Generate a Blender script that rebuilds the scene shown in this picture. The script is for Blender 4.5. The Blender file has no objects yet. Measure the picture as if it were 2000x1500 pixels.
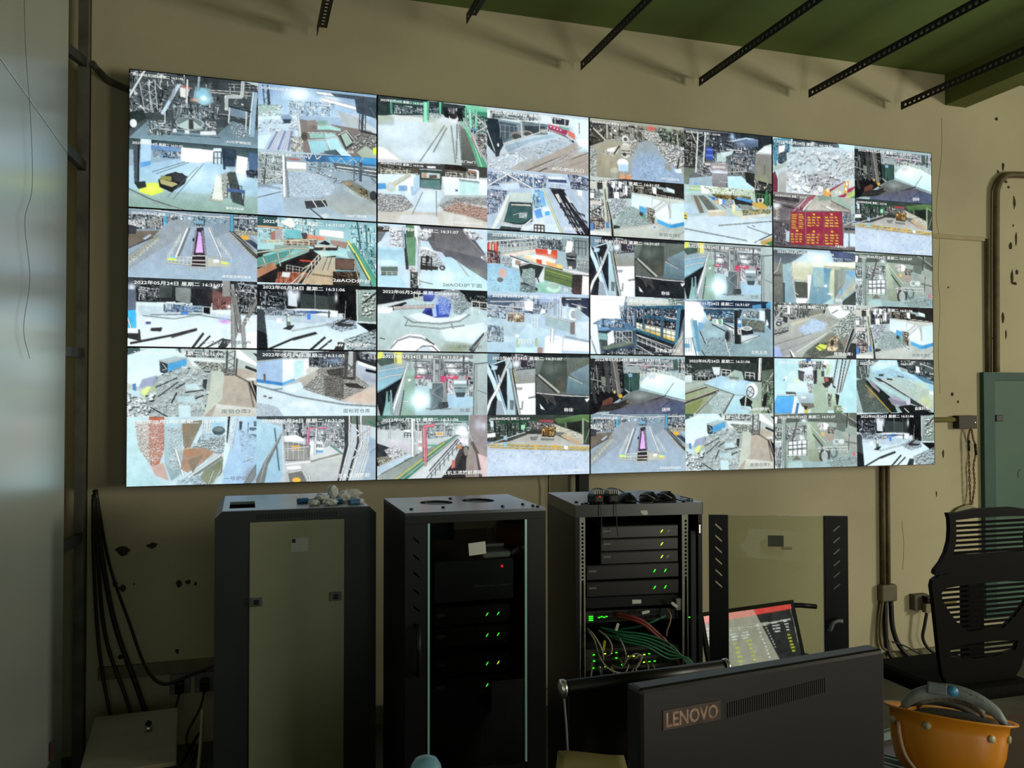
import bpy, bmesh, math, random
import numpy as np
from mathutils import Matrix, Vector
from mathutils.geometry import tessellate_polygon

# ------------------------------------------------------------------ camera, light, exposure
scene = bpy.context.scene
COL = scene.collection
scene.view_settings.view_transform = 'Standard'
scene.view_settings.look = 'None'
scene.view_settings.gamma = 1.0
scene.view_settings.use_curve_mapping = False
scene.view_settings.exposure = 0.0
scene.cycles.use_denoising = True
scene.cycles.max_bounces = 9; scene.cycles.diffuse_bounces = 6; scene.cycles.caustics_reflective = False; scene.cycles.caustics_refractive = False
scene.cycles.transparent_max_bounces = 12

cam_data = bpy.data.cameras.new('camera'); cam = bpy.data.objects.new('camera', cam_data); COL.objects.link(cam)
cam_data.sensor_width = 36.0; cam_data.lens = 36.0*1678.05/2000.0; cam_data.clip_start = 0.05; cam_data.clip_end = 100
R_, D_, F_ = (0.95454, -0.298081, -0.000932), (0.005127, 0.019545, -0.999796), (0.298039, 0.954340, 0.020185)
cam.matrix_world = Matrix(((R_[0], -D_[0], -F_[0], -1.87738), (R_[1], -D_[1], -F_[1], -4.52783), (R_[2], -D_[2], -F_[2], 1.75), (0, 0, 0, 1)))
scene.camera = cam

world = bpy.data.worlds.new('world'); scene.world = world; world.use_nodes = True
world.node_tree.nodes['Background'].inputs[0].default_value = (0.75, 0.86, 1.0, 1)
world.node_tree.nodes['Background'].inputs[1].default_value = 0.25

def area(name, loc, direction, sx, sy, power, color):
    l = bpy.data.lights.new(name, 'AREA'); l.shape = 'RECTANGLE'; l.size = sx; l.size_y = sy; l.energy = power; l.color = color
    o = bpy.data.objects.new(name, l); COL.objects.link(o); o.location = loc
    o.rotation_euler = Vector(direction).to_track_quat('-Z', 'Y').to_euler(); return o
# daylight entering through the windows of the far right wall and the glazed door of the rear wall
area('window_daylight', (6.93, -5.0, 2.1), (-1, 0, 0), 1.6, 1.1, 245, (1.0, 0.95, 0.81))
area('door_daylight', (1.6, -6.93, 1.0), (0, 1, 0), 0.9, 1.7, 50, (1.0, 0.95, 0.80))

area('rear_fill_light', (-1.5, -6.93, 1.8), (0, 1, 0), 1.7, 1.1, 12, (0.95, 1.0, 0.92))  # added soft fill for the dark left side, set in an added window

# ------------------------------------------------------------------ helpers
def lin(h):
    h = h.lstrip('#'); v = [int(h[i:i+2], 16)/255 for i in (0, 2, 4)]
    return tuple(c/12.92 if c <= .04045 else ((c+.055)/1.055)**2.4 for c in v)+(1.0,)
MATS = {}
def mat(name, col, rough=.6, metal=0.0, noise=.12, scale=6.0, bump=0.0, bscale=40.0, coat=0.0, col2=None, aniso=None, spec=.5):
    """procedural Principled material: two-scale noise varies the colour, optional fine bump"""
    if name in MATS: return MATS[name]
    m = bpy.data.materials.new(name); m.use_nodes = True; nt = m.node_tree; N = nt.nodes; Lk = nt.links
    b = N['Principled BSDF']; b.inputs['Roughness'].default_value = rough; b.inputs['Metallic'].default_value = metal
    b.inputs['Coat Weight'].default_value = coat; b.inputs['Specular IOR Level'].default_value = spec
    tc = N.new('ShaderNodeTexCoord'); mp = N.new('ShaderNodeMapping'); Lk.new(tc.outputs['Object'], mp.inputs[0])
    if aniso: mp.inputs['Scale'].default_value = aniso
    nz = N.new('ShaderNodeTexNoise'); nz.inputs['Scale'].default_value = scale; nz.inputs['Detail'].default_value = 6; Lk.new(mp.outputs[0], nz.inputs[0])
    rp = N.new('ShaderNodeValToRGB'); c = Vector(lin(col)[:3]); c2 = Vector(lin(col2)[:3]) if col2 else c*(1-2.2*noise)
    rp.color_ramp.elements[0].position = .3; rp.color_ramp.elements[0].color = (*c2, 1)
    rp.color_ramp.elements[1].position = .62; rp.color_ramp.elements[1].color = (*(c*(1+.25*noise)), 1)
    Lk.new(nz.outputs['Fac'], rp.inputs[0]); Lk.new(rp.outputs[0], b.inputs['Base Color'])
    if bump:
        n2 = N.new('ShaderNodeTexNoise'); n2.inputs['Scale'].default_value = bscale; n2.inputs['Detail'].default_value = 4; Lk.new(mp.outputs[0], n2.inputs[0])
        bp = N.new('ShaderNodeBump'); bp.inputs['Strength'].default_value = bump; bp.inputs['Distance'].default_value = .01
        Lk.new(n2.outputs['Fac'], bp.inputs['Height']); Lk.new(bp.outputs[0], b.inputs['Normal'])
    MATS[name] = m; return m
def emis(name, col, strength):
    if name in MATS: return MATS[name]
    m = bpy.data.materials.new(name); m.use_nodes = True; nt = m.node_tree; nt.nodes.clear()
    o = nt.nodes.new('ShaderNodeOutputMaterial'); e = nt.nodes.new('ShaderNodeEmission')
    e.inputs[0].default_value = lin(col); e.inputs[1].default_value = strength; nt.links.new(e.outputs[0], o.inputs[0])
    m.cycles.emission_sampling = 'NONE' if strength < 3 else 'AUTO'
    MATS[name] = m; return m
def glass(name, tint, gloss=.06, rough=.02):
    """flat sheet glass: clear tinted pane with a fresnel reflection"""
    if name in MATS: return MATS[name]
    m = bpy.data.materials.new(name); m.use_nodes = True; nt = m.node_tree; N = nt.nodes; Lk = nt.links; N.clear()
    o = N.new('ShaderNodeOutputMaterial'); t = N.new('ShaderNodeBsdfTransparent'); g = N.new('ShaderNodeBsdfGlossy'); mx = N.new('ShaderNodeMixShader')
    t.inputs[0].default_value = lin(tint); g.inputs['Roughness'].default_value = rough
    f = N.new('ShaderNodeFresnel'); f.inputs[0].default_value = 1.4
    nz = N.new('ShaderNodeTexNoise'); nz.inputs['Scale'].default_value = 3
    ad = N.new('ShaderNodeMath'); ad.operation = 'MULTIPLY_ADD'; ad.inputs[1].default_value = gloss; Lk.new(nz.outputs['Fac'], ad.inputs[0]); Lk.new(f.outputs[0], ad.inputs[2])
    Lk.new(ad.outputs[0], mx.inputs[0]); Lk.new(t.outputs[0], mx.inputs[1]); Lk.new(g.outputs[0], mx.inputs[2]); Lk.new(mx.outputs[0], o.inputs[0])
    MATS[name] = m; return m

class MB:
    """collects geometry of ONE part; build() links it as one mesh object"""
    def __init__(s, xf=None): s.v = []; s.f = []; s.xf = xf or Matrix()
    def add(s, vs, fs):
        n = len(s.v); s.v += [tuple(s.xf @ Vector(v)) for v in vs]; s.f += [tuple(i+n for i in f) for f in fs]; return s
    def box(s, lo, hi, bevel=0.0, rot=None, about=None):
        x0, y0, z0 = lo; x1, y1, z1 = hi
        if bevel <= 0:
            vs = [(x0, y0, z0), (x1, y0, z0), (x1, y1, z0), (x0, y1, z0), (x0, y0, z1), (x1, y0, z1), (x1, y1, z1), (x0, y1, z1)]
            fs = [(3, 2, 1, 0), (4, 5, 6, 7), (0, 1, 5, 4), (1, 2, 6, 5), (2, 3, 7, 6), (3, 0, 4, 7)]
        else:
            bm = bmesh.new(); bmesh.ops.create_cube(bm, size=1)
            for v in bm.verts: v.co = Vector(((x0+x1)/2+v.co.x*(x1-x0), (y0+y1)/2+v.co.y*(y1-y0), (z0+z1)/2+v.co.z*(z1-z0)))
            bmesh.ops.bevel(bm, geom=bm.edges[:], offset=bevel, segments=2, profile=.5, affect='EDGES')
            bm.verts.index_update(); vs = [v.co.copy() for v in bm.verts]; fs = [tuple(v.index for v in f.verts) for f in bm.faces]; bm.free()
        if rot is not None:
            c = Vector(about or ((x0+x1)/2, (y0+y1)/2, (z0+z1)/2)); vs = [c+rot @ (Vector(v)-c) for v in vs]
        return s.add(vs, fs)
    def prism(s, pts, a, b):
        """polygon pts (3-D, planar) swept from offset vector a to b"""
        n = len(pts); a = Vector(a); b = Vector(b)
        vs = [Vector(p)+a for p in pts]+[Vector(p)+b for p in pts]
        return s.add(vs, [tuple(range(n))[::-1], tuple(range(n, 2*n))]+[(i, (i+1) % n, n+(i+1) % n, n+i) for i in range(n)])
    def plate(s, outer, holes, to3, thick):
        """flat plate with real holes: outer and holes are 2-D loops, to3 maps (u,v,w) to 3-D, thick along w"""
        loops = [outer]+holes; flat = [p for l in loops for p in l]
        tri = tessellate_polygon([[Vector((p[0], p[1], 0)) for p in l] for l in loops]); n = len(flat)
        vs = [to3(u, v, 0) for u, v in flat]+[to3(u, v, thick) for u, v in flat]
        fs = [tuple(t) for t in tri]+[tuple(i+n for i in t)[::-1] for t in tri]; k = 0
        for l in loops:
            m = len(l); fs += [(k+i, k+(i+1) % m, n+k+(i+1) % m, n+k+i) for i in range(m)]; k += m
        return s.add(vs, fs)
    def tube(s, pts, r, n=8, cap=True):
        pts = [Vector(p) for p in pts]; rs = r if isinstance(r, (list, tuple)) else [r]*len(pts)
        T = [(pts[min(i+1, len(pts)-1)]-pts[max(i-1, 0)]).normalized() for i in range(len(pts))]
        up = Vector((0, 0, 1)) if abs(T[0].z) < .9 else Vector((1, 0, 0)); N = T[0].cross(up).normalized(); vs = []; fs = []
        for i, p in enumerate(pts):
            N = (N-T[i]*N.dot(T[i])).normalized(); B = T[i].cross(N)
            vs += [p+(N*math.cos(2*math.pi*k/n)+B*math.sin(2*math.pi*k/n))*rs[i] for k in range(n)]
        for i in range(len(pts)-1):
            fs += [(i*n+k, i*n+(k+1) % n, (i+1)*n+(k+1) % n, (i+1)*n+k) for k in range(n)]
        if cap: fs += [tuple(range(n))[::-1], tuple(range((len(pts)-1)*n, len(pts)*n))]
        return s.add(vs, fs)
    def lathe(s, prof, n=24, xf=None):
        """profile of (r, z) turned about z"""
        vs = []; fs = []; xf = xf or Matrix()
        for r, z in prof: vs += [xf @ Vector((r*math.cos(2*math.pi*k/n), r*math.sin(2*math.pi*k/n), z)) for k in range(n)]
        for i in range(len(prof)-1): fs += [(i*n+k, i*n+(k+1) % n, (i+1)*n+(k+1) % n, (i+1)*n+k) for k in range(n)]
        fs += [tuple(range(n))[::-1], tuple(range((len(prof)-1)*n, len(prof)*n))]
        return s.add(vs, fs)
    def ellipsoid(s, c, r, nu=16, nv=10, rot=None, zmin=-1.0):
        vs = []; fs = []; rot = rot or Matrix()
        for i in range(nv+1):
            th = -math.pi/2+math.pi*i/nv; zz = max(math.sin(th), zmin)
            vs += [Vector(c)+rot @ Vector((r[0]*math.cos(th)*math.cos(2*math.pi*k/nu), r[1]*math.cos(th)*math.sin(2*math.pi*k/nu), r[2]*zz)) for k in range(nu)]
        for i in range(nv): fs += [(i*nu+k, i*nu+(k+1) % nu, (i+1)*nu+(k+1) % nu, (i+1)*nu+k) for k in range(nu)]
        return s.add(vs, fs)
    def build(s, name, material, parent=None, smooth=False, world=True):
        me = bpy.data.meshes.new(name); off = Vector(parent['_w']) if (parent is not None and world) else Vector()
        me.from_pydata([tuple(Vector(v)-off) for v in s.v], [], s.f); me.validate(); me.update()
        bm = bmesh.new(); bm.from_mesh(me); bmesh.ops.recalc_face_normals(bm, faces=bm.faces[:]); bm.to_mesh(me); bm.free()
        if smooth: me.shade_smooth() if hasattr(me, 'shade_smooth') else [setattr(p, 'use_smooth', True) for p in me.polygons]
        return link(name, me, material, parent, off)
def link(name, me, material, parent=None, off=None):
    if material is not None and not me.materials: me.materials.append(material)
    o = bpy.data.objects.new(name, me); COL.objects.link(o)
    if parent is not None: o.parent = parent
    o['_w'] = tuple(off) if off is not None else (0, 0, 0)
    return o
def thing(name, label, cat, loc=(0, 0, 0), rz=0.0, group=None):
    o = bpy.data.objects.new(name, None); COL.objects.link(o); o.location = loc; o.rotation_euler = (0, 0, rz); o.empty_display_size = .1
    o['_w'] = tuple(loc); return tag(o, label, cat, group)
def tag(o, label, cat, group=None, kind=None):
    o['label'] = label
    if cat: o['category'] = cat
    if group: o['group'] = group
    if kind: o['kind'] = kind
    return o
def struct(o): o['kind'] = 'structure'; return o
def label_struct(o, label): o['kind'] = 'structure'; o['label'] = label; return o
def rect(u0, v0, u1, v1): return [(u0, v0), (u1, v0), (u1, v1), (u0, v1)]
def ring(cu, cv, ru, rv, n=16): return [(cu+ru*math.cos(2*math.pi*k/n), cv+rv*math.sin(2*math.pi*k/n)) for k in range(n)]
def spline(pts, n=8):
    """Catmull-Rom through the points"""
    P = [Vector(p) for p in pts]; P = [2*P[0]-P[1]]+P+[2*P[-1]-P[-2]]; out = []
    for i in range(1, len(P)-2):
        for k in range(n):
            t = k/n; a, b, c, d = P[i-1:i+3]
            out.append(.5*((2*b)+(c-a)*t+(2*a-5*b+4*c-d)*t*t+(3*b-a-3*c+d)*t**3))
    return out+[P[-2]]
def text_mesh(body, size=.1, bold=.0):
    """flat lettering turned into a mesh, lower left at the origin, in the XY plane"""
    cu = bpy.data.curves.new('lettering', 'FONT'); cu.body = body; cu.size = size; cu.offset = bold; cu.resolution_u = 2
    o = bpy.data.objects.new('lettering', cu); COL.objects.link(o)
    dg = bpy.context.evaluated_depsgraph_get(); me = bpy.data.meshes.new_from_object(o.evaluated_get(dg)); bpy.data.objects.remove(o); bpy.data.curves.remove(cu)
    me.materials.clear(); n = len(me.vertices); co = np.empty(n*3); me.vertices.foreach_get('co', co); co = co.reshape(-1, 3)
    if n: co -= [co[:, 0].min(), co[:, 1].min(), 0]; me.vertices.foreach_set('co', co.ravel()); me['w'] = float(co[:, 0].max()); me['h'] = float(co[:, 1].max())
    me.update(); return me
random.seed(7)

# ------------------------------------------------------------------ materials
M_wall = mat('cream_wall_paint', '#c9c0a0', .85, noise=.07, scale=1.3, bump=.12, bscale=30)
M_ceil = mat('green_ceiling_paint', '#6b8040', .8, noise=.10, scale=1.1, bump=.15, bscale=18)
M_floor = mat('worn_grey_floor', '#55524a', .7, noise=.2, scale=3)
M_black = mat('black_powder_coat', '#14181b', .45, spec=.25, noise=.1, scale=20)
M_dark = mat('dark_grey_steel', '#262c2e', .5, spec=.3, noise=.1, scale=5)
M_plastic = mat('black_plastic', '#100f0e', .4, spec=.3, noise=.15, scale=12)
M_cable = mat('black_cable_rubber', '#121212', .5, noise=.2, scale=30)
M_iron = mat('dark_slotted_iron', '#15191a', .55, .3, noise=.25, scale=40)
M_cond = mat('brown_painted_conduit', '#6b5f42', .6, noise=.2, scale=14)
M_hole = mat('chipped_plaster_hole', '#4a4433', .95, noise=.4, scale=60)
M_white = mat('white_paper_sticker', '#d6d6cf', .7, noise=.05)
M_chrome = mat('bright_metal', '#c8c8c4', .25, .9, noise=.05)
M_beige = mat('beige_grey_panel', '#84896f', .55, noise=.05, scale=3)
LED_G = emis('green_indicator', '#35ff2a', 2.2); LED_Y = emis('yellow_indicator', '#d8ff3a', 1.8); LED_R = emis('red_indicator', '#ff2030', 1.5)

# ---- screen painter: draws every camera picture from simple shapes into a colour array ----
FW, FH = 400, 224
def hexc(h):
    return np.array([int(h[i:i+2], 16) for i in (0, 2, 4)], float)/255
def poly_mask(pts):
    x0, y0 = np.floor(pts.min(0)).astype(int); x1, y1 = np.ceil(pts.max(0)).astype(int)+1
    x0, y0 = max(x0, 0), max(y0, 0); x1, y1 = min(x1, FW), min(y1, FH)
    if x1 <= x0 or y1 <= y0: return None
    X = np.arange(x0, x1)[None, :]+.5; Y = np.arange(y0, y1)[:, None]+.5
    m = np.zeros((y1-y0, x1-x0), bool)
    n = len(pts)
    for i in range(n):
        ax, ay = pts[i]; bx, by = pts[(i+1) % n]
        if ay == by: continue
        c = ((ay > Y) != (by > Y)) & (X < (bx-ax)*(Y-ay)/(by-ay)+ax)
        m ^= c
    return (slice(y0, y1), slice(x0, x1)), m
def fill(img, pts, col, clip=None):
    r = poly_mask(np.asarray(pts, float))
    if r is None: return
    s, m = r
    if clip is not None: m = m & clip[s]
    img[s][m] = col
def stroke(img, a, b, w, col, clip=None):
    a = np.asarray(a, float); b = np.asarray(b, float); d = b-a; l = math.hypot(*d)
    if l < 1e-6: return
    n = np.array([-d[1], d[0]])/l*max(w, .9)/2; e = d/l*w*.15
    fill(img, [a-e+n, b+e+n, b+e-n, a-e-n], col, clip)
def full_mask(pts):
    m = np.zeros((FH, FW), bool); r = poly_mask(np.asarray(pts, float))
    if r is not None: m[r[0]] = r[1]
    return m
def paint_feed(lines, seed):
    rng = np.random.RandomState(seed)
    img = np.full((FH, FW, 3), .5)
    sx, sy = FW/1000, FH/1000
    ku = sx/.965                       # shape widths are given in thousandths of the picture width
    for ln in lines:
        t = ln.split(); op = t[0]
        pts = np.array([[float(v) for v in a.split(',')] for a in t if ',' in a])
        P = pts*[sx, sy] if len(pts) else None
        if op == 'B': img[:] = hexc(t[1])
        elif op == 'P': fill(img, P, hexc(t[1]))
        elif op == 'G':
            r = poly_mask(P)
            if r is None: continue
            s, m = r; c1, c2 = hexc(t[1]), hexc(t[2])
            k = np.clip((np.arange(s[0].start, s[0].stop)-P[:, 1].min())/max(1, np.ptp(P[:, 1])), 0, 1)[:, None, None]
            img[s][m] = np.broadcast_to(c1*(1-k)+c2*k, m.shape+(3,))[m]
        elif op == 'L':
            c = hexc(t[1]); w = float(t[2])*ku
            if c.mean() > .45 and w > 1.2:
                for a, b in zip(P[:-1], P[1:]): stroke(img, a, b, w+1.8, c*.38)
            for a, b in zip(P[:-1], P[1:]): stroke(img, a, b, w, c)
        elif op in 'ES':
            c = hexc(t[1]); cx, cy = P[0]; rx, ry = P[1]
            yy, xx = np.mgrid[0:FH, 0:FW]
            d = ((xx+.5-cx)/rx)**2+((yy+.5-cy)/ry)**2
            if op == 'E': img[d < 1] = c
            else:
                a = (np.exp(-1.3*d)*float(t[4]))[..., None]; img[:] = img*(1-a)+c*a
        elif op == 'C':
            cs = [hexc(v) for v in t[1:4]]; n = int(int(t[4])*1.15); sz = float(t[5])*ku*1.25; clip = full_mask(P); img[clip] = img[clip]*.5+(cs[1]*.4+cs[2]*.6)*.5
            lo, hi = P.min(0), P.max(0)
            for i in range(n):
                p = lo+rng.rand(2)*(hi-lo); c = cs[rng.randint(3)]*(.85+.3*rng.rand()); k = rng.rand()
                if k < .35: q = p+[rng.uniform(-.25, .25)*sz, rng.uniform(1.5, 5)*sz]; w = rng.uniform(.2, .45)*sz; stroke(img, p, q, w+1.6, cs[1]*.9, clip); stroke(img, p, q, w, c, clip)
                elif k < .0: stroke(img, p, p+[rng.uniform(-.2, .2)*sz, rng.uniform(1, 4)*sz], rng.uniform(.15, .45)*sz, c, clip)
                elif k < .6: q = p+[rng.uniform(1.5, 6)*sz, rng.uniform(-.15, .7)*sz]; w = rng.uniform(.15, .4)*sz; stroke(img, p, q, w+1.6, cs[1]*.9, clip); stroke(img, p, q, w, c, clip)
                elif k < .0: stroke(img, p, p+[rng.uniform(1, 5)*sz, rng.uniform(-.1, .6)*sz], rng.uniform(.12, .4)*sz, c, clip)
                elif k < .72: stroke(img, p, p+rng.uniform(-2.5, 2.5, 2)*sz, .25*sz, c, clip)
                else:
                    w, h = rng.uniform(.4, 1.4, 2)*sz
                    fill(img, [p, p+[w, .1*h], p+[w, h], p+[0, h]], c, clip)
        elif op == 'K':
            c1, c2 = hexc(t[1]), hexc(t[2]); sz = float(t[3])*ku*.62; n = int(t[4])*2; clip = full_mask(P)
            img[clip] = img[clip]*.35+(c1*.5+c2*.5)*.65
            lo, hi = P.min(0), P.max(0)
            q = lo+rng.rand(n, 2)*(hi-lo); q = q[np.argsort(q[:, 1])]
            for p in q:
                a = rng.rand()*3; k = 5
                th = a+np.arange(k)*2*math.pi/k+rng.uniform(-.4, .4, k)
                r = sz*rng.uniform(.5, 1.15, k)
                s = np.c_[np.cos(th)*r, np.sin(th)*r*.75]+p
                fill(img, s+[.25*sz, .4*sz], c2*(.7+.5*rng.rand()), clip)
                fill(img, s*.92+p*.08, np.clip(c1*(.72+.36*rng.rand()), 0, 1), clip)
        elif op == 'T':
            c = hexc(t[1]); w = float(t[2])*ku; n = int(t[-1]); a, b = P[0], P[1]
            d = (b-a)/np.hypot(*(b-a)); nn = np.array([-d[1], d[0]])*w/2
            stroke(img, a+nn, b+nn, 3.0, c); stroke(img, a-nn, b-nn, 3.0, c)
            for i in range(n):
                s = 1 if i % 2 else -1
                stroke(img, a+(b-a)*i/n+nn*s, a+(b-a)*(i+1)/n-nn*s, 1.8, c)
        elif op == 'R':
            c = hexc(t[1]); w = float(t[2])*ku*.8; h = float(t[-2])/.55*sy; n = int(t[-1]); a, b = P[0], P[1]
            stroke(img, a, b, w, c); stroke(img, a+[0, h*.5], b+[0, h*.5], w*.8, c)
            for i in range(n):
                p = a+(b-a)*i/max(1, n-1); stroke(img, p, p+[0, h], w, c)
        elif op == 'Q':
            c = hexc(t[1]); rows, cols = int(t[-2]), int(t[-1]); a, b, cc, d = P
            for i in range(rows):
                v = (i+.5)/rows; l0 = a+(d-a)*v; r0 = b+(cc-b)*v; h = (d-a)[1]/rows*.52
                for j in range(cols):
                    u0 = (j+.06)/cols; u1 = (j+rng.uniform(.55, .85))/cols
                    if j == cols-1 and rng.rand() < .3: u0 += .08
                    p, q = l0+(r0-l0)*u0, l0+(r0-l0)*u1
                    k = 0
                    while p[0]+k < q[0]:
                        g = rng.uniform(2.0, 3.4); stroke(img, [p[0]+k, p[1]], [min(p[0]+k+g*.82, q[0]), p[1]], h*rng.uniform(.6, 1), c*rng.uniform(.85, 1.05)); k += g
    # camera sharpening with dark outlines, grain and highlight lift
    lum = img.mean(2); lb = lum.copy()
    for ax in (0, 1): lb = (np.roll(lb, 1, ax)+lb+np.roll(lb, -1, ax))/3
    gy, gx = np.gradient(lb); ed = np.clip((np.hypot(gx, gy)-.03)*4.5, 0, 1); ed *= (lum < lb+.02)
    img = img*(1-.6*ed[..., None])
    b = img.copy()
    for ax in (0, 1): b = (np.roll(b, 1, ax)+2*b+np.roll(b, -1, ax))/4
    img = img+.45*(img-b)
    g = rng.normal(0, .022, (FH//2, FW//2)); g = np.kron(g, np.ones((2, 2)))
    low = rng.normal(0, 1, (FH//16, FW//16)); low = np.kron(low, np.ones((16, 16)))
    for ax in (0, 1):
        for k in (1, 2, 4): low = (np.roll(low, k, ax)+low+np.roll(low, -k, ax))/3
    img = img+g[..., None]+  .016*low[..., None]
    img = np.clip(img, 0, 1); img = 1-(1-img)**1.2
    lu = img.mean(2, keepdims=True); sat = img.max(2, keepdims=True)-img.min(2, keepdims=True)
    img = lu+(img-lu)*(.62+.25*np.clip((sat-.3)*2, 0, 1))   # haze over the screens put into the picture colours
    img = np.clip(img*[.985, 1.0, 1.005]+.012, 0, 1)
    h = np.clip(img-.72, 0, 1)*1.2                     # glow around blown-out areas
    for k in (1, 2, 4, 6):
        for ax in (0, 1): h = (np.roll(h, k, ax)+2*h+np.roll(h, -k, ax))/4
    return np.clip(img+.4*h*[.9, 1.0, 1.05], 0, 1)
def sample_grid(img, nx, ny):
    k = img.copy()
    for ax in (0, 1): k = (np.roll(k, 1, ax)+2*k+np.roll(k, -1, ax))/4
    k[0], k[-1], k[:, 0], k[:, -1] = img[0], img[-1], img[:, 0], img[:, -1]
    x = np.linspace(0, FW-1, nx); y = np.linspace(0, FH-1, ny)
    xi = np.clip(x.astype(int), 0, FW-2); yi = np.clip(y.astype(int), 0, FH-2)
    fx = (x-xi)[None, :, None]; fy = (y-yi)[:, None, None]
    A = k[yi][:, xi]*(1-fx)+k[yi][:, xi+1]*fx; Bb = k[yi+1][:, xi]*(1-fx)+k[yi+1][:, xi+1]*fx
    return A*(1-fy)+Bb*fy
def parse_feeds(txt):
    D = {}; cur = None
    for ln in txt.strip().splitlines():
        if ln[0] == '@': cur = ln[1:].strip(); D[cur] = []
        else: D[cur].append(ln)
    return D

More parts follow.
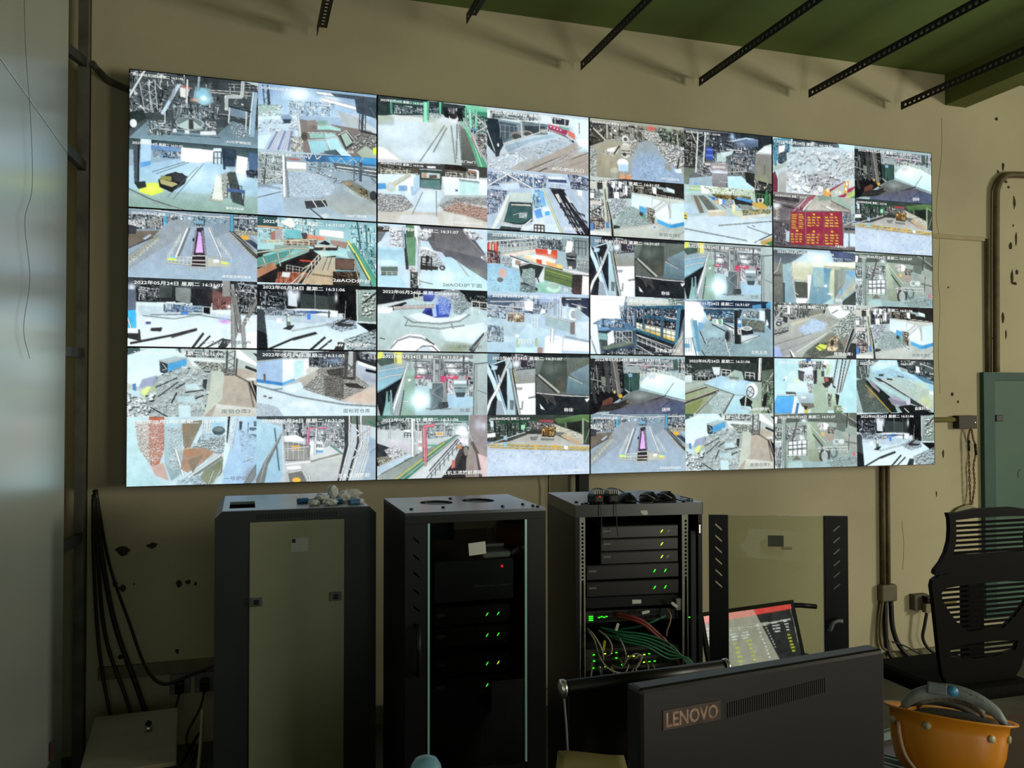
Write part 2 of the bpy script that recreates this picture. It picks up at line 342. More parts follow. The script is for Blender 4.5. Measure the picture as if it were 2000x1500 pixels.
FEED_TEXT = '''
@00TL
B 46545a
G 2a3436 39474c -20,-30 1020,-30 1020,653 -20,901
C dfe4e4 1a2124 6f7d80 260 13 -20,-30 418,-30 441,553 -20,632
C cdd6d8 1a2124 5f7078 200 12 296,112 1020,92 1020,553 299,676
G 4a6a78 6f9ab0 -20,1030 148,702 360,841 669,849 794,610 1020,734 1020,1030 -20,1073
P 20302c -20,630 108,574 128,686 -20,899
E d5dadc 31,780 27,62
P 5b8b9c 501,150 615,167 647,359 564,433 481,350
S b8f4ff 565,318 62,109 .9
E 6fb8d0 555,277 48,109
S e8ffff 565,318 27,44 1
S ff9a6a 496,357 35,25 .9
P d8d0c8 378,154 460,177 440,338 384,329
L e07050 9 388,176 475,186
L e0d0f0 8 367,-30 439,-30 495,-30
T b8bfc0 46 166,118 187,560 7
T 9fa8aa 60 106,169 148,606 6
L c4cac8 16 120,-30 -20,458
L a9c2d4 26 373,155 248,607
L 90a0a8 14 337,221 308,402
L d4dad8 14 439,64 433,633
L 88a0a8 18 531,-30 522,205
C dde4e0 2a3436 8fb0b8 160 12 318,419 689,430 710,604 339,669
R d8d4c8 5 614,88 995,34 50 7
P 30383c 625,66 761,59 761,179 636,183
L c8ccc4 6 615,187 1020,154
L c8ccc4 6 615,216 1020,214
L a8b8b4 30 746,459 743,262 867,238 877,-30 1020,44
L d2dcd8 10 739,461 736,247 859,224 869,-30
L 7fa9c4 46 974,158 958,461 949,823
L bcd8e6 14 961,160 942,464 931,806
P 5f7f98 767,416 921,448 916,569 762,536
L c9d4d6 12 772,415 763,655
L c9d4d6 12 905,451 901,751
L 1f2a30 10 762,401 942,454
E 8ca0a2 462,706 114,91
E 5d7276 456,697 99,73
P a8c0b8 350,765 461,638 565,767 462,824
P 3d3a38 451,649 484,644 489,790 454,796
C dce6e6 39474c 8ea8ac 120 15 128,706 319,692 320,906 139,935
C d6e0e0 39474c 7a98a4 90 14 575,628 668,651 669,829 575,844
K b8d0e0 304048 14 50 763,635 868,637 933,825 816,884
L dde2e0 8 218,748 268,739 268,584
L 8a9c9c 8 339,747 370,810 462,816 565,777
P cfd6d4 329,807 360,802 360,860 330,865
P cfd6d4 539,811 664,790 669,849 539,870
P cfd6d4 421,811 457,805 457,864 421,870
L 2f4048 4 269,895 700,883
@00BL
G 6f98b0 9fc0c8 -20,54 1020,-30 1020,1030 -20,1030
G 2d4448 3f5c68 -20,-30 1020,-30 1020,214 691,181 160,145 -20,169
G 88b8d8 9cc4cc -20,418 392,245 649,226 839,397 1020,513 1020,1030 -20,1030
G 8fb4b4 74a890 -20,744 1020,733 1020,1030 -20,1030
S d8f0ff 526,480 269,218 .5
P 9cc4e8 84,-30 169,-30 165,337 86,406
P c4dcf0 84,-30 169,-30 167,66 85,70
P 4a9ad8 86,348 165,308 165,366 86,425
C cfe6ff 28405a 6f9cc8 90 14 179,45 391,89 392,245 180,257
P 4f86c0 169,66 391,89 392,148 170,143
P f4fcff 393,73 645,81 645,247 515,297 394,284
S f8fcff 525,186 155,91 .6
P c8e4ff 644,50 711,39 707,277 639,267
R 304858 8 649,108 706,99 100 3
P 263a52 711,39 827,41 817,301 723,314
L 20344c 18 722,38 733,352
P f4fcff 830,130 921,150 909,407 820,400
S eaf6ff 871,432 62,109 .7
P 3a6090 928,66 1020,94 1020,334 929,384
C 303a50 101820 405070 40 14 902,348 1020,314 1020,454 913,446
P 3d4a52 30,69 80,61 77,638 43,662
L 1c2628 12 70,62 72,619
P dcff3a 112,653 212,620 262,749 172,818 73,773
S e8ff60 172,702 73,65 .8
P 23302a 42,643 122,613 132,698 72,735
P 1f2226 221,580 281,494 352,446 444,501 424,611 323,751 232,685
P b8b060 231,569 343,602 373,627 323,673 240,636
P 8f9038 241,519 322,518 322,586 241,577
P 2f343a 322,469 403,458 439,511 393,596 342,583
L 5a7078 5 176,470 423,289
L 5a7078 5 206,495 453,295
L 5a7078 5 333,856 567,298
L 5a7078 4 293,822 526,343
L 6a8a90 4 -20,724 172,876 466,1030
L cfe0d8 5 -20,753 183,909 466,1030
K e0dcc0 383c30 18 60 671,460 796,363 839,556 714,839 620,821
P d4d8c8 666,461 707,445 724,828 631,819
P 3a4a46 755,409 818,380 893,886 798,838
R 2a3234 6 755,567 871,591 120 5
P 3a5aa0 755,630 892,648 887,698 750,676
L 2f3a3c 8 892,648 882,868
L c8ccb0 7 615,821 714,839
@00TR
G 5a7f98 8fb8d8 -20,-30 1020,-30 1020,442 -20,493
B 8fb0cc
G 6f9cc0 a8ccec -20,-30 1020,-30 1020,380 -20,473
S f4fcff 332,110 135,127 .95
S ffffff 589,164 93,73 .9
L e8f6ff 22 488,60 759,70
L dfefff 30 533,154 828,244
P 304456 805,41 1020,46 1020,380 828,306
P 3a4c58 600,39 1020,46 1020,108 645,92
C 6f94b4 c8e4f8 40607c 200 12 245,228 645,195 601,408 245,451
P b8c0c4 646,339 805,331 1020,568 1020,651 874,651 691,454
P a8b4b8 657,296 886,421 886,670 714,533
T 2f4450 40 59,21 82,499 6
L 35485a 20 81,97 98,477
L 45606c 8 -20,352 60,463
P 6f9c90 -20,332 157,305 158,385 -20,513
K e4f0ec 6fa090 20 30 -20,352 201,297 201,458 -20,513
R b0c8d8 4 245,370 600,306 40 9
P c0dcec -20,513 322,437 345,1030 -20,1030
K dcecf4 7090a8 24 40 -20,573 311,480 334,679 -20,813
P a8b8dc 126,733 301,664 323,964 40,1030
L 8090b0 7 159,718 73,1030
L e8e0ec 8 191,702 105,1030
L 8090b0 7 224,697 159,1030
L e8e0ec 8 257,683 203,1030
L 8090b0 7 279,688 246,1030
E 6f94b8 234,493 46,51
P 2c4054 202,519 273,507 267,568 213,578
L dce4e0 10 327,375 356,1030
P d4d8d0 322,396 333,394 373,1030 351,1030
P 7c6c64 344,494 944,577 1020,651 1020,1030 378,1030
K c8c8b8 5a5450 26 40 268,771 378,753 367,1030 268,1030
P 8a7a70 400,505 477,481 489,571 411,584
P 70a898 500,488 578,474 590,534 489,561
P 8cd0c4 489,571 590,544 601,614 489,632
P 9cdcd0 590,544 691,578 691,619 601,618
P 80c0b4 422,684 534,656 556,748 433,774
P 90d0c8 545,654 646,678 658,728 556,748
P 88c8d4 411,808 556,765 590,954 445,1030
P 9cd8e0 556,765 658,707 715,883 602,942
L e4ece4 7 411,808 556,765 590,954
L e4ece4 7 556,765 658,707 715,883
L e4ece4 6 489,561 590,534 691,588
L e4ece4 6 411,686 646,658
P 33413c 669,685 737,601 817,785 737,900
P 9cb8a8 692,681 737,622 794,778 737,859
L e0e4d8 7 669,685 737,601 823,784
K b8bcb0 20262a 18 60 805,621 1020,651 1020,901 783,893
E 50483f 383,752 27,65
P a0b498 829,928 909,811 1020,945 1020,1030 886,1030
P dcff3a 967,844 1020,818 1020,943 973,937
P b8e0f0 624,928 715,883 806,1030 715,1030
P 3e5a68 545,955 647,914 715,1030 602,1030
T 3a4450 50 885,47 874,589 7
L 34404a 18 885,47 872,610
L 2c343c 14 863,591 1020,630
L 505c64 10 943,202 1020,442
@00BR
B a0b8c4
G 7898a8 9cb4c0 -20,73 1020,-30 1020,879 -20,1030
C 2c3a34 c8d4d0 5a6c68 160 11 -20,53 203,54 204,507 -20,533
L c8d0cc 9 -20,193 192,247
L d0d8d4 9 -20,313 193,327
L d0d8d4 9 -20,473 193,448
L c4ccc8 11 -20,572 193,388
L c4ccc8 9 30,130 160,493
L 2a3634 8 73,63 52,527
T 9aa8a8 36 41,88 128,497 7
G a4c4dc 8fb0d0 -20,613 204,507 216,1030 -20,952
L e8f0f0 22 208,63 221,706
L 7c929c 8 227,101 254,702
L 40484a 5 -20,753 193,629
L 9cb0c0 10 -20,533 193,589
P e4f0f4 236,160 401,156 401,257 236,271
L c05840 10 247,122 346,123
P b0b4a4 236,271 401,257 401,318 247,320
P 2a5f98 379,37 1020,-30 1020,130 401,135
P 2f8fd0 579,40 1020,-30 1020,100 602,126
L d4f0ff 6 602,44 647,140 692,41 738,131 795,36 841,122 898,-30
L e0f0ff 8 401,-30 423,102 456,-30 490,92 523,36
C e4f4ff 50788c a8ccdc 120 11 401,135 829,114 829,258 423,275
P 4a5c64 624,123 1020,172 1020,318 647,222
L dce8e8 12 658,180 1020,213
L c8d8dc 7 658,221 1020,276
K d4e8f8 7898b4 12 320 247,299 379,301 557,337 648,510 603,638 402,684 259,702
K b8d0e0 405060 20 40 434,253 602,311 738,436 648,448
P 707c70 693,401 784,368 1020,609 1020,733 830,589
R c8c8a0 5 716,480 968,675 40 10
S e88848 750,434 31,25 .9
K c8a860 302a28 16 30 738,415 899,518 945,657 830,548
C d4c060 302a28 907c50 40 10 853,483 933,514 922,598 864,585
E 303438 974,592 31,73
T 405464 44 829,72 830,382 5
L 34485a 14 864,88 864,378
L 5a7080 9 841,133 1020,423
L c8c8c0 4 603,659 1020,775
G 8fa4ac a0a8a0 469,716 716,542 1020,733 1020,889 716,922
P 34383a 386,747 558,695 581,805 402,866
L c8d4d8 10 391,736 558,705
L c8d4d8 10 446,709 491,836
L e0e8e8 8 524,709 569,816
L 404c54 10 425,843 559,1030
P c8ccc8 525,944 570,918 592,946 559,1030
@01TL
B 7c98ac
G 6f8ca0 90a8bc -20,-30 1020,-30 1020,1030 -20,1030
C e4ecec 303c44 8fa0a4 200 13 -20,79 375,75 345,273 -20,308
C d8e4e8 2c3844 7c98b0 160 13 788,-30 1020,-30 1020,322 789,246
C c8dcec 4a6c80 9cc0d8 80 13 375,56 788,48 736,152 406,169
L c8d0d4 12 -20,-30 487,53 1020,43
P 70604f 75,320 305,296 185,405 -20,576 -20,385
K d4d8d4 40484c 18 60 -20,175 124,142 124,257 -20,289
P 30343c -20,232 65,264 55,370 -20,375
K b8b4a8 40404a 16 50 134,160 244,129 244,225 144,255
L 3fa8d8 24 275,48 276,280
L 58bce8 10 268,49 269,281
L 3f9cc4 22 793,-30 794,265
P 8898a4 314,140 487,121 406,363 126,814 -20,957 -20,805
G 8ca0b4 92b0c4 -20,919 325,468 396,403 306,760 531,819 696,806 632,380 799,264 1020,721 1020,1030 -20,1030
R d8d8b8 5 13,766 225,401 34 9
L d8d8b8 6 -20,805 230,410
L c8c8a8 5 -20,776 225,397
L c8c8a8 4 -20,728 224,366
L 4a4440 10 -20,595 185,405
P a0b8cc 105,432 164,359 174,377 125,449
P 90a8bc 457,222 632,203 696,708 397,733
L e8ece4 16 447,242 357,678
L e8ece4 12 611,225 717,666
R d4d8c0 5 396,325 296,664 46 7
R d4d8c0 5 684,374 790,640 40 6
L 6f7c80 5 467,240 377,677
P 2c2430 518,235 570,219 601,814 474,824
G d898f0 e4a0f4 527,351 558,348 571,597 509,603
P b890d8 529,292 551,290 556,352 527,355
L 908c98 9 516,274 489,647
L 908c98 9 562,269 587,639
R 201c24 9 490,394 496,393 20 2
L 1c1820 8 504,626 581,620
L d8d4d0 9 484,648 587,639
L 201c20 12 484,677 587,674
L d8d4d0 8 481,716 587,713
P 400c10 497,734 571,734 572,777 500,783
L dcdcc4 9 474,765 597,767
L dcdcc4 9 474,814 598,814
L dcdcc4 8 481,648 474,873
L dcdcc4 8 592,638 595,873
C 90c8e8 34444c dcecf4 40 14 492,42 579,52 580,209 492,198
P 5f9cc0 513,118 569,116 570,171 513,173
L dcdcc0 8 291,761 479,785
R dcdcc0 6 326,671 479,677 55 6
P b8b8a0 602,676 790,719 785,789 603,794
L d8d8b8 6 612,646 769,682
P e0ff50 294,694 362,701 367,732 296,726
P e0ff50 711,716 764,725 764,751 712,746
P f0f8ff 649,682 696,684 696,737 649,735
P 60b8f0 326,662 351,663 352,694 326,693
P 60b8f0 769,682 790,684 790,719 769,717
P 4a4844 768,248 820,262 1020,621 1020,721 842,379
L d8d8b8 6 757,288 1020,701
L c8c8a8 4 789,265 1020,621
P 2f3f58 895,373 948,368 1020,462 1020,541
P e8a828 863,307 905,303 937,349 916,381 873,356
K d8d4b0 5a5a50 14 50 810,224 1020,246 1020,325 831,301
P 8fb4d0 948,308 1020,322 1020,442
@01BL
B c8dce0
P 20262a -20,-30 1020,-30 1020,357 635,339 -20,357
G 2c3438 1c2024 -20,-30 759,-30 760,332 -20,338
S dce8ff 29,146 41,73 .9
C cfd8e0 14181c 6f7c84 120 12 58,87 247,131 248,324 59,335
P 3c4444 237,94 338,106 328,280 238,286
P 6f7c78 358,124 480,135 471,369 359,317
S 90a0a0 429,158 62,73 .5
P 1c2024 475,135 635,144 636,398 491,387
S a03c30 718,256 93,109 .7
P 7c4844 645,143 792,232 792,429 646,437
C d07060 50302c 8c5450 50 13 656,240 781,291 782,429 657,436
G c0d4da d4e8ec 80,544 431,526 813,506 1020,516 1020,1030 -20,1030 -20,871 110,676
P b4c8d0 69,411 349,414 845,524 845,603 533,521 90,544
L 505c60 5 110,552 350,588 533,521 793,586
L 46525a 5 169,539 574,509
P e4ecec 288,341 359,336 349,453 289,456
P 2f62b8 344,411 492,402 574,402 533,443 349,453
P 3878e0 400,440 456,437 456,525 400,518
C e4ecec 30506c 8fb0d4 60 11 268,361 574,382 574,480 269,496
R e0e4e0 7 574,402 636,408 60 4
P 101418 574,402 625,408 626,506 574,489
R e8ece8 8 683,454 750,460 40 3
S ffffff 776,386 21,33 1
S ffffff 666,102 25,33 1
P 50607c -20,186 59,183 61,869 -20,871
P 2fb0f0 -20,490 60,469 66,736 -20,738
L e4f4ff 10 -20,490 26,737
P 2c2c2c -20,738 91,754 101,925 -20,871
P d8e0e0 -20,738 81,735 81,811 -20,814
P e8f0ff 134,580 174,578 174,645 135,647
P 4040a0 135,641 174,639 170,674 135,675
P d8dcd8 145,675 170,674 165,760 150,761
P 2a2826 175,731 260,718 250,776 170,769
S d060c0 740,608 52,29 .9
S f090e0 761,617 25,18 .8
S 90a8f0 740,569 41,36 .7
L 2a2624 16 22,956 331,830 523,731
L 3a3430 10 331,859 523,745
L 2a2826 18 483,1030 575,791
L 2a2826 14 524,1030 627,828
L 3a3430 12 576,1030 731,864
P 3a3836 679,1030 731,864 794,881 742,1030
C d4d8d8 181c20 70787c 200 12 823,-30 1020,59 1020,496 824,506
T b0b8b8 60 844,90 992,120 5
P 8c8c88 718,-30 780,-30 786,232 724,236
P 80807c 781,134 823,131 851,761 794,1030 792,251
L 94948e 26 802,54 815,1030
L 7c7c78 22 786,134 823,249 877,760
L 787470 26 1020,219 856,760
L 90908a 24 882,601 899,1030
L 54524f 6 791,173 846,761
R e8ece8 8 877,542 1012,575 60 4
R e8ece8 8 919,639 1005,655 40 3
P e4ecec 909,758 1020,754 1020,1030 920,1030
@01TR
B 6fa8ac
G 6fb0bc 9cd0d0 -20,-30 1020,-30 1020,451 -20,501
C 2f6068 d0f4f4 70b0b4 160 15 -20,43 492,-30 492,294 -20,322
C 1f6068 c4f4ff 58b0bc 200 16 762,41 1020,36 1020,720 808,427
L 24606c 12 831,-30 866,422
L 2c6c78 12 911,45 923,603
L bcf0ff 8 876,-30 888,399
L 2c5c5c 26 326,-30 603,-30
P 204c50 -20,-30 162,-30 162,146 -20,143
L ffa868 12 -20,151 206,162
P e8dcd0 194,83 271,-30 315,130 271,155
P a89c9c 140,189 206,182 201,343 141,349
P b0685c 108,232 146,208 146,349 108,352
S a8ffff 332,219 41,36 .9
P 58bcc0 227,180 359,186 359,307 228,320
P eef8ff 509,150 717,159 717,272 509,242
P 9cb8b0 492,253 717,272 717,333 492,314
P 4c3c3c 359,226 403,212 426,321 381,325
P f08060 414,241 559,267 548,319 403,323
C f0b4a0 3c3030 d07860 80 11 228,320 492,294 492,416 217,422
P 28201c 503,374 559,318 604,365 593,386
P a87868 604,303 751,330 740,434 604,365
L dccfa0 10 33,380 492,304
R dccfa0 7 87,354 426,341 50 8
P 282420 -20,521 426,463 649,422 650,585 471,1030 -20,1078
G 64b4b0 8fe0d0 44,578 217,462 426,453 426,503 142,730 45,757
P 3c9488 -20,641 163,547 305,474 142,750 -20,780
P 7ca094 141,429 426,402 426,463 141,489
P 302824 459,399 672,389 661,482 470,479
P c8bcac 470,398 661,390 661,421 470,434
G 8fd0d4 b0d8d0 459,480 740,454 763,575 650,544 537,575
L dcd0b0 9 -20,561 272,457 426,463
L dcd0b0 8 45,618 88,834
L dcd0b0 8 163,527 191,746
L dcd0b0 7 261,478 272,618
L c8b898 6 -20,780 426,483
P b87048 -20,820 142,689 164,788 -20,959
P 201c1c -20,959 426,503 493,579 438,745 262,820 143,1030 -20,1030
P c85838 153,949 229,823 427,827 317,1030 143,1030
C e89068 803020 c0603c 60 12 164,828 427,827 317,1030 153,1030
P d0d4d0 207,824 273,839 262,911 196,905
L e4402c 12 349,642 482,651
L c4b894 9 371,771 448,684
G b4b098 c8a46c 537,575 650,565 650,1030 361,1030
L 5a4c3c 5 582,571 538,778
L 5a4c3c 5 616,568 582,774
L a08050 5 449,846 628,873
L d8d0b8 10 317,1030 448,664
L d8d0b8 8 262,1030 426,746
R d8d0b8 8 448,664 559,430 70 5
L d8d0b8 8 361,1030 438,786
R d8d8d0 5 240,721 371,751 50 6
P 6c4838 650,585 809,592 803,757 650,749
L 4c3020 6 650,585 809,592 803,757 650,749 650,585
P 302820 627,791 843,774 866,1030 628,1030
C 907050 201814 604838 80 9 650,790 855,794 855,897 650,912
L b8a890 8 809,612 866,1030
L 3ca880 50 785,368 1020,1030
L e8e060 16 751,309 831,528 947,890
L 3a5a40 10 808,489 970,1030
P 5cc8c0 900,563 1020,637 1020,1030 1020,929
C c8ffff 2c6468 6cc0c4 60 14 877,359 1020,409 1020,886 923,623
@01BR
B bcd0d8
P 14181c -20,39 1020,-30 1020,486 -20,357
C b8c4d0 101418 50606c 160 12 24,118 241,143 241,424 25,416
S e8f0ff 273,141 41,73 .9
S f0f4ff 328,178 31,109 .8
P c4ccd4 251,142 328,158 329,359 252,343
P 2c3838 356,156 472,168 472,391 356,377
P 34403e 483,168 583,182 584,385 483,391
P 2a3030 594,181 651,177 651,402 595,405
L 8c9898 5 476,107 477,391
L 707c7c 4 589,120 589,385
S e8f4ff 656,197 15,73 1
P 101214 673,74 832,84 833,556 708,501
L 909890 4 739,233 730,479
G 90b0a4 6c8c80 832,63 1020,52 1020,548 833,577
K dcecdc 304038 30 20 866,102 1020,93 971,508 878,472
L d4e4dc 12 832,63 839,577
L 202826 14 1020,72 890,265
G b4ccd8 cce4ec 58,553 606,506 1020,589 1020,1030 -20,1030 -20,794
P a8bcc8 25,416 662,422 719,500 495,613 26,555
P d8e4e8 219,405 340,378 595,384 674,401 662,503 230,425
P 2858b0 329,419 472,411 584,422 472,456 318,444
P 2f78e8 411,459 439,458 439,545 412,546
L 242828 9 595,405 595,507
L 404448 6 483,431 606,435
R e8ece8 8 685,441 730,449 40 3
C e4ecec 30404c 90a8b8 70 11 57,394 406,415 406,496 58,494
P e8f0f4 160,538 203,536 204,616 160,618
P 5c7064 241,494 263,483 280,683 242,695
E e8f4f0 256,487 10,18
P c8d8b8 247,514 263,513 272,583 247,584
P 2c2c2c 209,696 264,644 307,638 275,713
K b4c8d8 384450 18 70 562,610 719,500 821,557 833,659 697,726 607,669
L 303030 16 651,606 787,497
P 303436 651,585 810,598 787,640 674,635
R e0e4dc 8 856,555 936,562 50 3
L e8f0f0 10 1020,570 954,716
P 101214 833,577 1020,589 1020,755 948,716
P 303c40 -20,397 57,414 80,791 -20,714
P 181c20 -20,714 80,771 91,1030 -20,1030
L 242420 16 70,1030 297,843 484,745
L 2c2a28 10 297,863 495,755
L 242424 18 429,1030 562,813
L 242424 14 496,1030 618,851
P 2a2a2a 630,1030 674,880 731,888 720,1030
K b0c8c8 303c40 26 50 720,848 1020,651 1020,1030 765,1030
L c0d0d0 6 286,723 606,608
@02TL
B b0bcb4
P 3c5a58 -20,-30 92,-30 92,75 -20,116
G b8dce8 cfe4ec -20,116 231,-30 453,-30 453,142 262,396 94,570 -20,495
P cfd8d4 453,123 773,173 774,271 494,257
C 90b0b4 384440 c0d0cc 160 13 311,-30 773,36 773,134 453,123
G b8a890 a89c88 732,311 847,270 1020,366 1020,1030 538,1030 578,703
G b4bcac c0c4b0 597,333 743,311 723,742 558,1030 538,1030
G c8c8bc b8b4a4 641,1030 682,810 1020,880 1020,1030
P 9cb8b8 241,176 362,115 448,133 302,213
P 28404c 241,186 302,223 302,386 247,349
L dfe8e8 5 262,224 297,300
L dfe8e8 5 262,320 297,300
P 3fa0d8 304,223 448,138 446,249 302,377
L e4f0f0 6 239,182 302,217 448,133
P 8c9cc0 84,589 113,456 222,397 242,435 183,570
P d8f078 99,647 143,560 223,550 213,627 134,704
P 2f78c8 40,523 64,514 69,618 45,628
P b0d0dc -20,590 94,628 135,1030 -20,1030
K d8e8e4 40504c 30 60 -20,628 174,780 175,1030 -20,1030
K d0e4e4 34443f 44 60 222,416 413,259 639,332 629,566 579,1030 175,1030 134,704
K e4f0f0 5c706c 12 240 232,416 413,278 628,352 579,1030 185,1030
L 26302e 8 213,570 373,433
L 26302e 8 233,703 383,491
L 26302e 9 364,588 434,510
L 26302e 10 334,799 374,645
L 26302e 8 435,645 578,606
L 26302e 10 506,742 578,683
L 26302e 8 174,856 335,1030
P b0d0d4 434,529 526,509 557,606 445,606
P a8c8cc 384,703 506,693 527,800 374,780
P b8d8dc 385,838 476,829 487,1030 395,1030
P 303c38 577,450 608,450 598,606 572,567
K a8b0a0 30382f 22 60 494,180 774,212 743,331 577,314
T 3a3c3a 60 794,16 784,350 6
L 484844 14 763,36 758,350
L 4a4c48 14 847,-30 832,388
K 80807c 24241f 18 40 722,292 837,290 827,388 743,389
P dfe4e4 836,-30 1020,227 1020,267 836,132
L 303030 20 911,259 1020,336
P 34383c 963,50 1020,68 1020,148
L 302e2c 14 938,485 1020,860
L 302e2c 10 964,465 1020,781
P 18181a 964,505 1020,564 1020,861 1020,841
E d8d4cc 953,442 41,25
L 807868 5 837,388 932,485 976,860
@02TR
B a8b0b0
C 303838 b0b8b8 60686c 140 13 -20,-30 429,47 429,117 -20,128
P 30383c -20,-30 210,43 210,123 -20,167
P 8fb4d8 -20,187 210,133 211,522 -20,465
G e0f0f4 c8e4f0 210,133 429,117 430,359 211,522
P b0dcd8 303,161 385,149 386,380 304,431
P 2878c8 -20,435 211,492 211,538 -20,480
P 4fa4e0 211,492 309,425 309,461 211,538
P 6f5048 55,365 71,361 73,474 60,474
L d8e8f0 5 -20,187 210,127 429,113
P 30343a 429,37 743,-30 743,232 430,238
C d0dce4 202830 708090 140 11 429,57 743,48 743,252 452,258
S 90b8f0 641,153 83,55 .6
G b0bcc8 9098b0 811,190 1020,247 1020,495 891,455
P 24282c 822,-30 1020,185 1020,247 822,148
C e4f0ff 1c2024 8090a0 60 12 834,-30 1020,61 1020,185 857,106
P e8f0f4 834,138 1020,257 1020,288 845,209
L 16181a 22 914,290 1020,330
K c4c0b4 38342f 13 420 375,561 518,257 720,232 949,536 834,660 699,762 497,701
K 505048 201e1c 12 90 574,296 720,253 720,395 597,377
K 807c74 282420 12 120 552,378 720,395 721,742 564,681
P 302c28 721,497 834,496 903,578 766,558
P b0a898 353,421 496,328 505,368 359,591
P c4c0b0 408,279 507,237 507,287 408,360
L 484440 30 748,-30 737,416
L 484440 24 816,-30 811,435
P 403c38 709,396 823,404 817,439 715,432
L 5a5650 10 754,191 811,292
L 5a5650 10 811,190 749,375
G b8ccd4 c0d4dc -20,484 211,542 353,481 386,591 721,783 1020,845 1020,1030 -20,1030
P c8dce4 168,563 364,481 386,561 277,642
P c8b4a0 710,762 914,578 1020,556 1020,824 835,813
S d8a890 857,701 83,73 .5
L 84949c 5 -20,524 332,702 721,823 1020,855
L 90a4b0 4 114,603 211,582
E 7c5c48 69,698 15,13
E 7c5c48 112,722 17,13
P 9cacc0 -20,781 169,861 234,1030 -20,1030
K c8d8dc 8090a0 12 60 -20,781 147,841 212,1030 -20,1030
S e8f4fc 365,822 93,44 .7
@02BL
B b0ccd4
G b4d8d8 a0ccd4 -20,-30 96,-30 178,847 339,1030 -20,1030
P d8c8b8 76,84 175,66 177,657 108,521
K e0dcd4 806c5c 14 160 57,65 175,66 188,715 88,464
P c85c3c 165,-30 280,-30 281,470 237,717 178,695
K f0d4c8 a03c20 12 200 160,47 280,49 272,565 188,734 162,466
P c8a090 178,714 277,661 318,931 218,849
G a4c8d0 80a4ac 280,68 416,89 419,820 338,932 282,661
K dcecec 5c7c84 12 120 305,164 416,166 408,782 328,778
L d4e8ec 16 367,473 429,859
P 6c5844 426,89 487,90 488,399 438,475
G 7c7458 8c7c60 416,89 579,52 478,457 427,436
S a07850 447,166 41,91 .7
P b4d4e0 499,438 579,130 620,53 776,-30 773,583 581,634
L dceef8 12 590,72 580,324
L e4f4fc 12 631,53 621,267
C e4f4fc 5c7884 a0bccc 80 12 570,246 766,270 746,582 499,457
P 90c8e0 641,73 745,74 745,211 642,209
E 3c5458 699,210 50,62
E 5c7470 698,191 41,33
L 90a4ac 10 499,457 767,446
K c4d8d8 40504c 16 80 498,399 766,290 746,484 540,478
P b08060 428,474 581,460 663,521 581,673 459,822 408,762
S c07848 478,515 62,73 .7
S b07850 622,558 62,55 .6
P 8c7458 459,630 581,557 500,824
L e8f0f0 14 520,825 746,562
L 787c70 10 500,882 726,601
L d0dce4 12 409,955 767,505
G 707c58 84906c 592,790 767,583 747,797 623,1030 500,1030
L dcecd4 6 664,793 613,1030
L dcecd4 6 716,795 644,1030
K b8d8e4 607c88 18 60 379,934 541,845 623,1030 379,1030
G a4c8e4 8cb8dc 766,-30 1020,-30 1020,1030 727,1030 747,680
P c4e0f0 766,-30 839,-30 798,408 727,874 736,601
L e4f4fc 10 839,36 798,486
K dceefc 84acc8 14 50 766,-30 839,-30 809,408 767,485
P 3c4448 862,76 886,76 876,233 863,194
P 382c2c 774,-30 792,-30 767,407 761,368
P 4c6878 976,77 1020,78 1020,157 977,147
P 4c6878 945,166 1020,176 977,216 940,205
P 9cc4dc 939,57 971,58 971,107 939,107
P 5c7c90 940,264 1020,275 1020,325 940,317
L 587484 6 934,97 929,293
K b4d4ec 6890b0 18 26 850,174 1020,335 1020,690 894,685
S 70787c 968,885 62,127 .8
L 787c7c 40 1020,729 915,1030
@02BR
B b0bcc4
G a0ccdc 84b4d0 -20,-30 202,140 215,897 172,1030 -20,1030
L d8ecf4 6 51,59 202,140
L 5c7c90 4 148,179 187,816
P 6c7470 -20,1030 63,692 208,260 197,339 96,733 64,1030
L d4d8cc 5 204,260 74,692 27,1030
C e8f0f4 30383c 98a8b0 220 12 213,41 744,109 745,434 213,300
C ecf4f4 505c60 c8d4d8 140 14 498,186 744,210 745,516 521,468
P 3c4848 -20,-30 1020,-30 1020,113 -20,39
P 5c7060 722,-30 1020,-30 1020,195 927,152 722,108
L 3c8c60 30 881,-30 1020,-30
L 2c7c54 18 938,91 1020,174
G b8b8ac a4acac 389,705 711,596 712,1030 433,1030
P c4c8c4 443,587 610,451 722,596 700,636 455,708
L 40a880 7 610,451 722,596
L 9c9884 7 444,697 711,576
P d8ecf4 410,385 548,388 549,510 421,606
P e8f4f8 487,427 548,449 549,530 488,538
P 4c9cd8 488,524 549,526 549,562 488,560
R 304048 6 498,437 537,445 24 3
L e05c8c 22 426,184 416,566
L f080a8 10 423,184 415,545
L e8688c 12 421,188 587,187
L d4e0e4 14 492,185 482,588
P 707470 224,380 443,446 433,687 236,679
P 8c8c84 224,420 410,485 433,667 236,659
P f0a838 284,451 361,444 361,504 284,511
P e0e4e4 224,300 322,282 388,344 388,384 235,380
R eef2ee 7 213,390 388,384 150 5
L eef2ee 8 235,500 432,466
L eef2ee 9 236,699 444,677
L e4ecec 18 236,729 444,697
G b8bcb8 a8acac 236,739 444,707 711,677 712,1030 237,1030
P e0eef4 247,759 367,754 367,804 247,809
P 6c6c64 258,859 367,824 422,1030 280,1030
L e8ecec 8 258,859 378,825 444,1030
E f8b030 329,972 35,40
L f4f4f0 10 433,907 444,1030
P 303434 722,-30 790,-30 768,516 701,1030 667,1030 734,475
L f0f4f4 12 772,-30 768,476 689,1030
L e4ecec 14 869,-30 876,438 768,1030
L d8e0e0 12 938,153 927,521 836,1030
L 2c3434 16 835,-30 847,417 746,1030
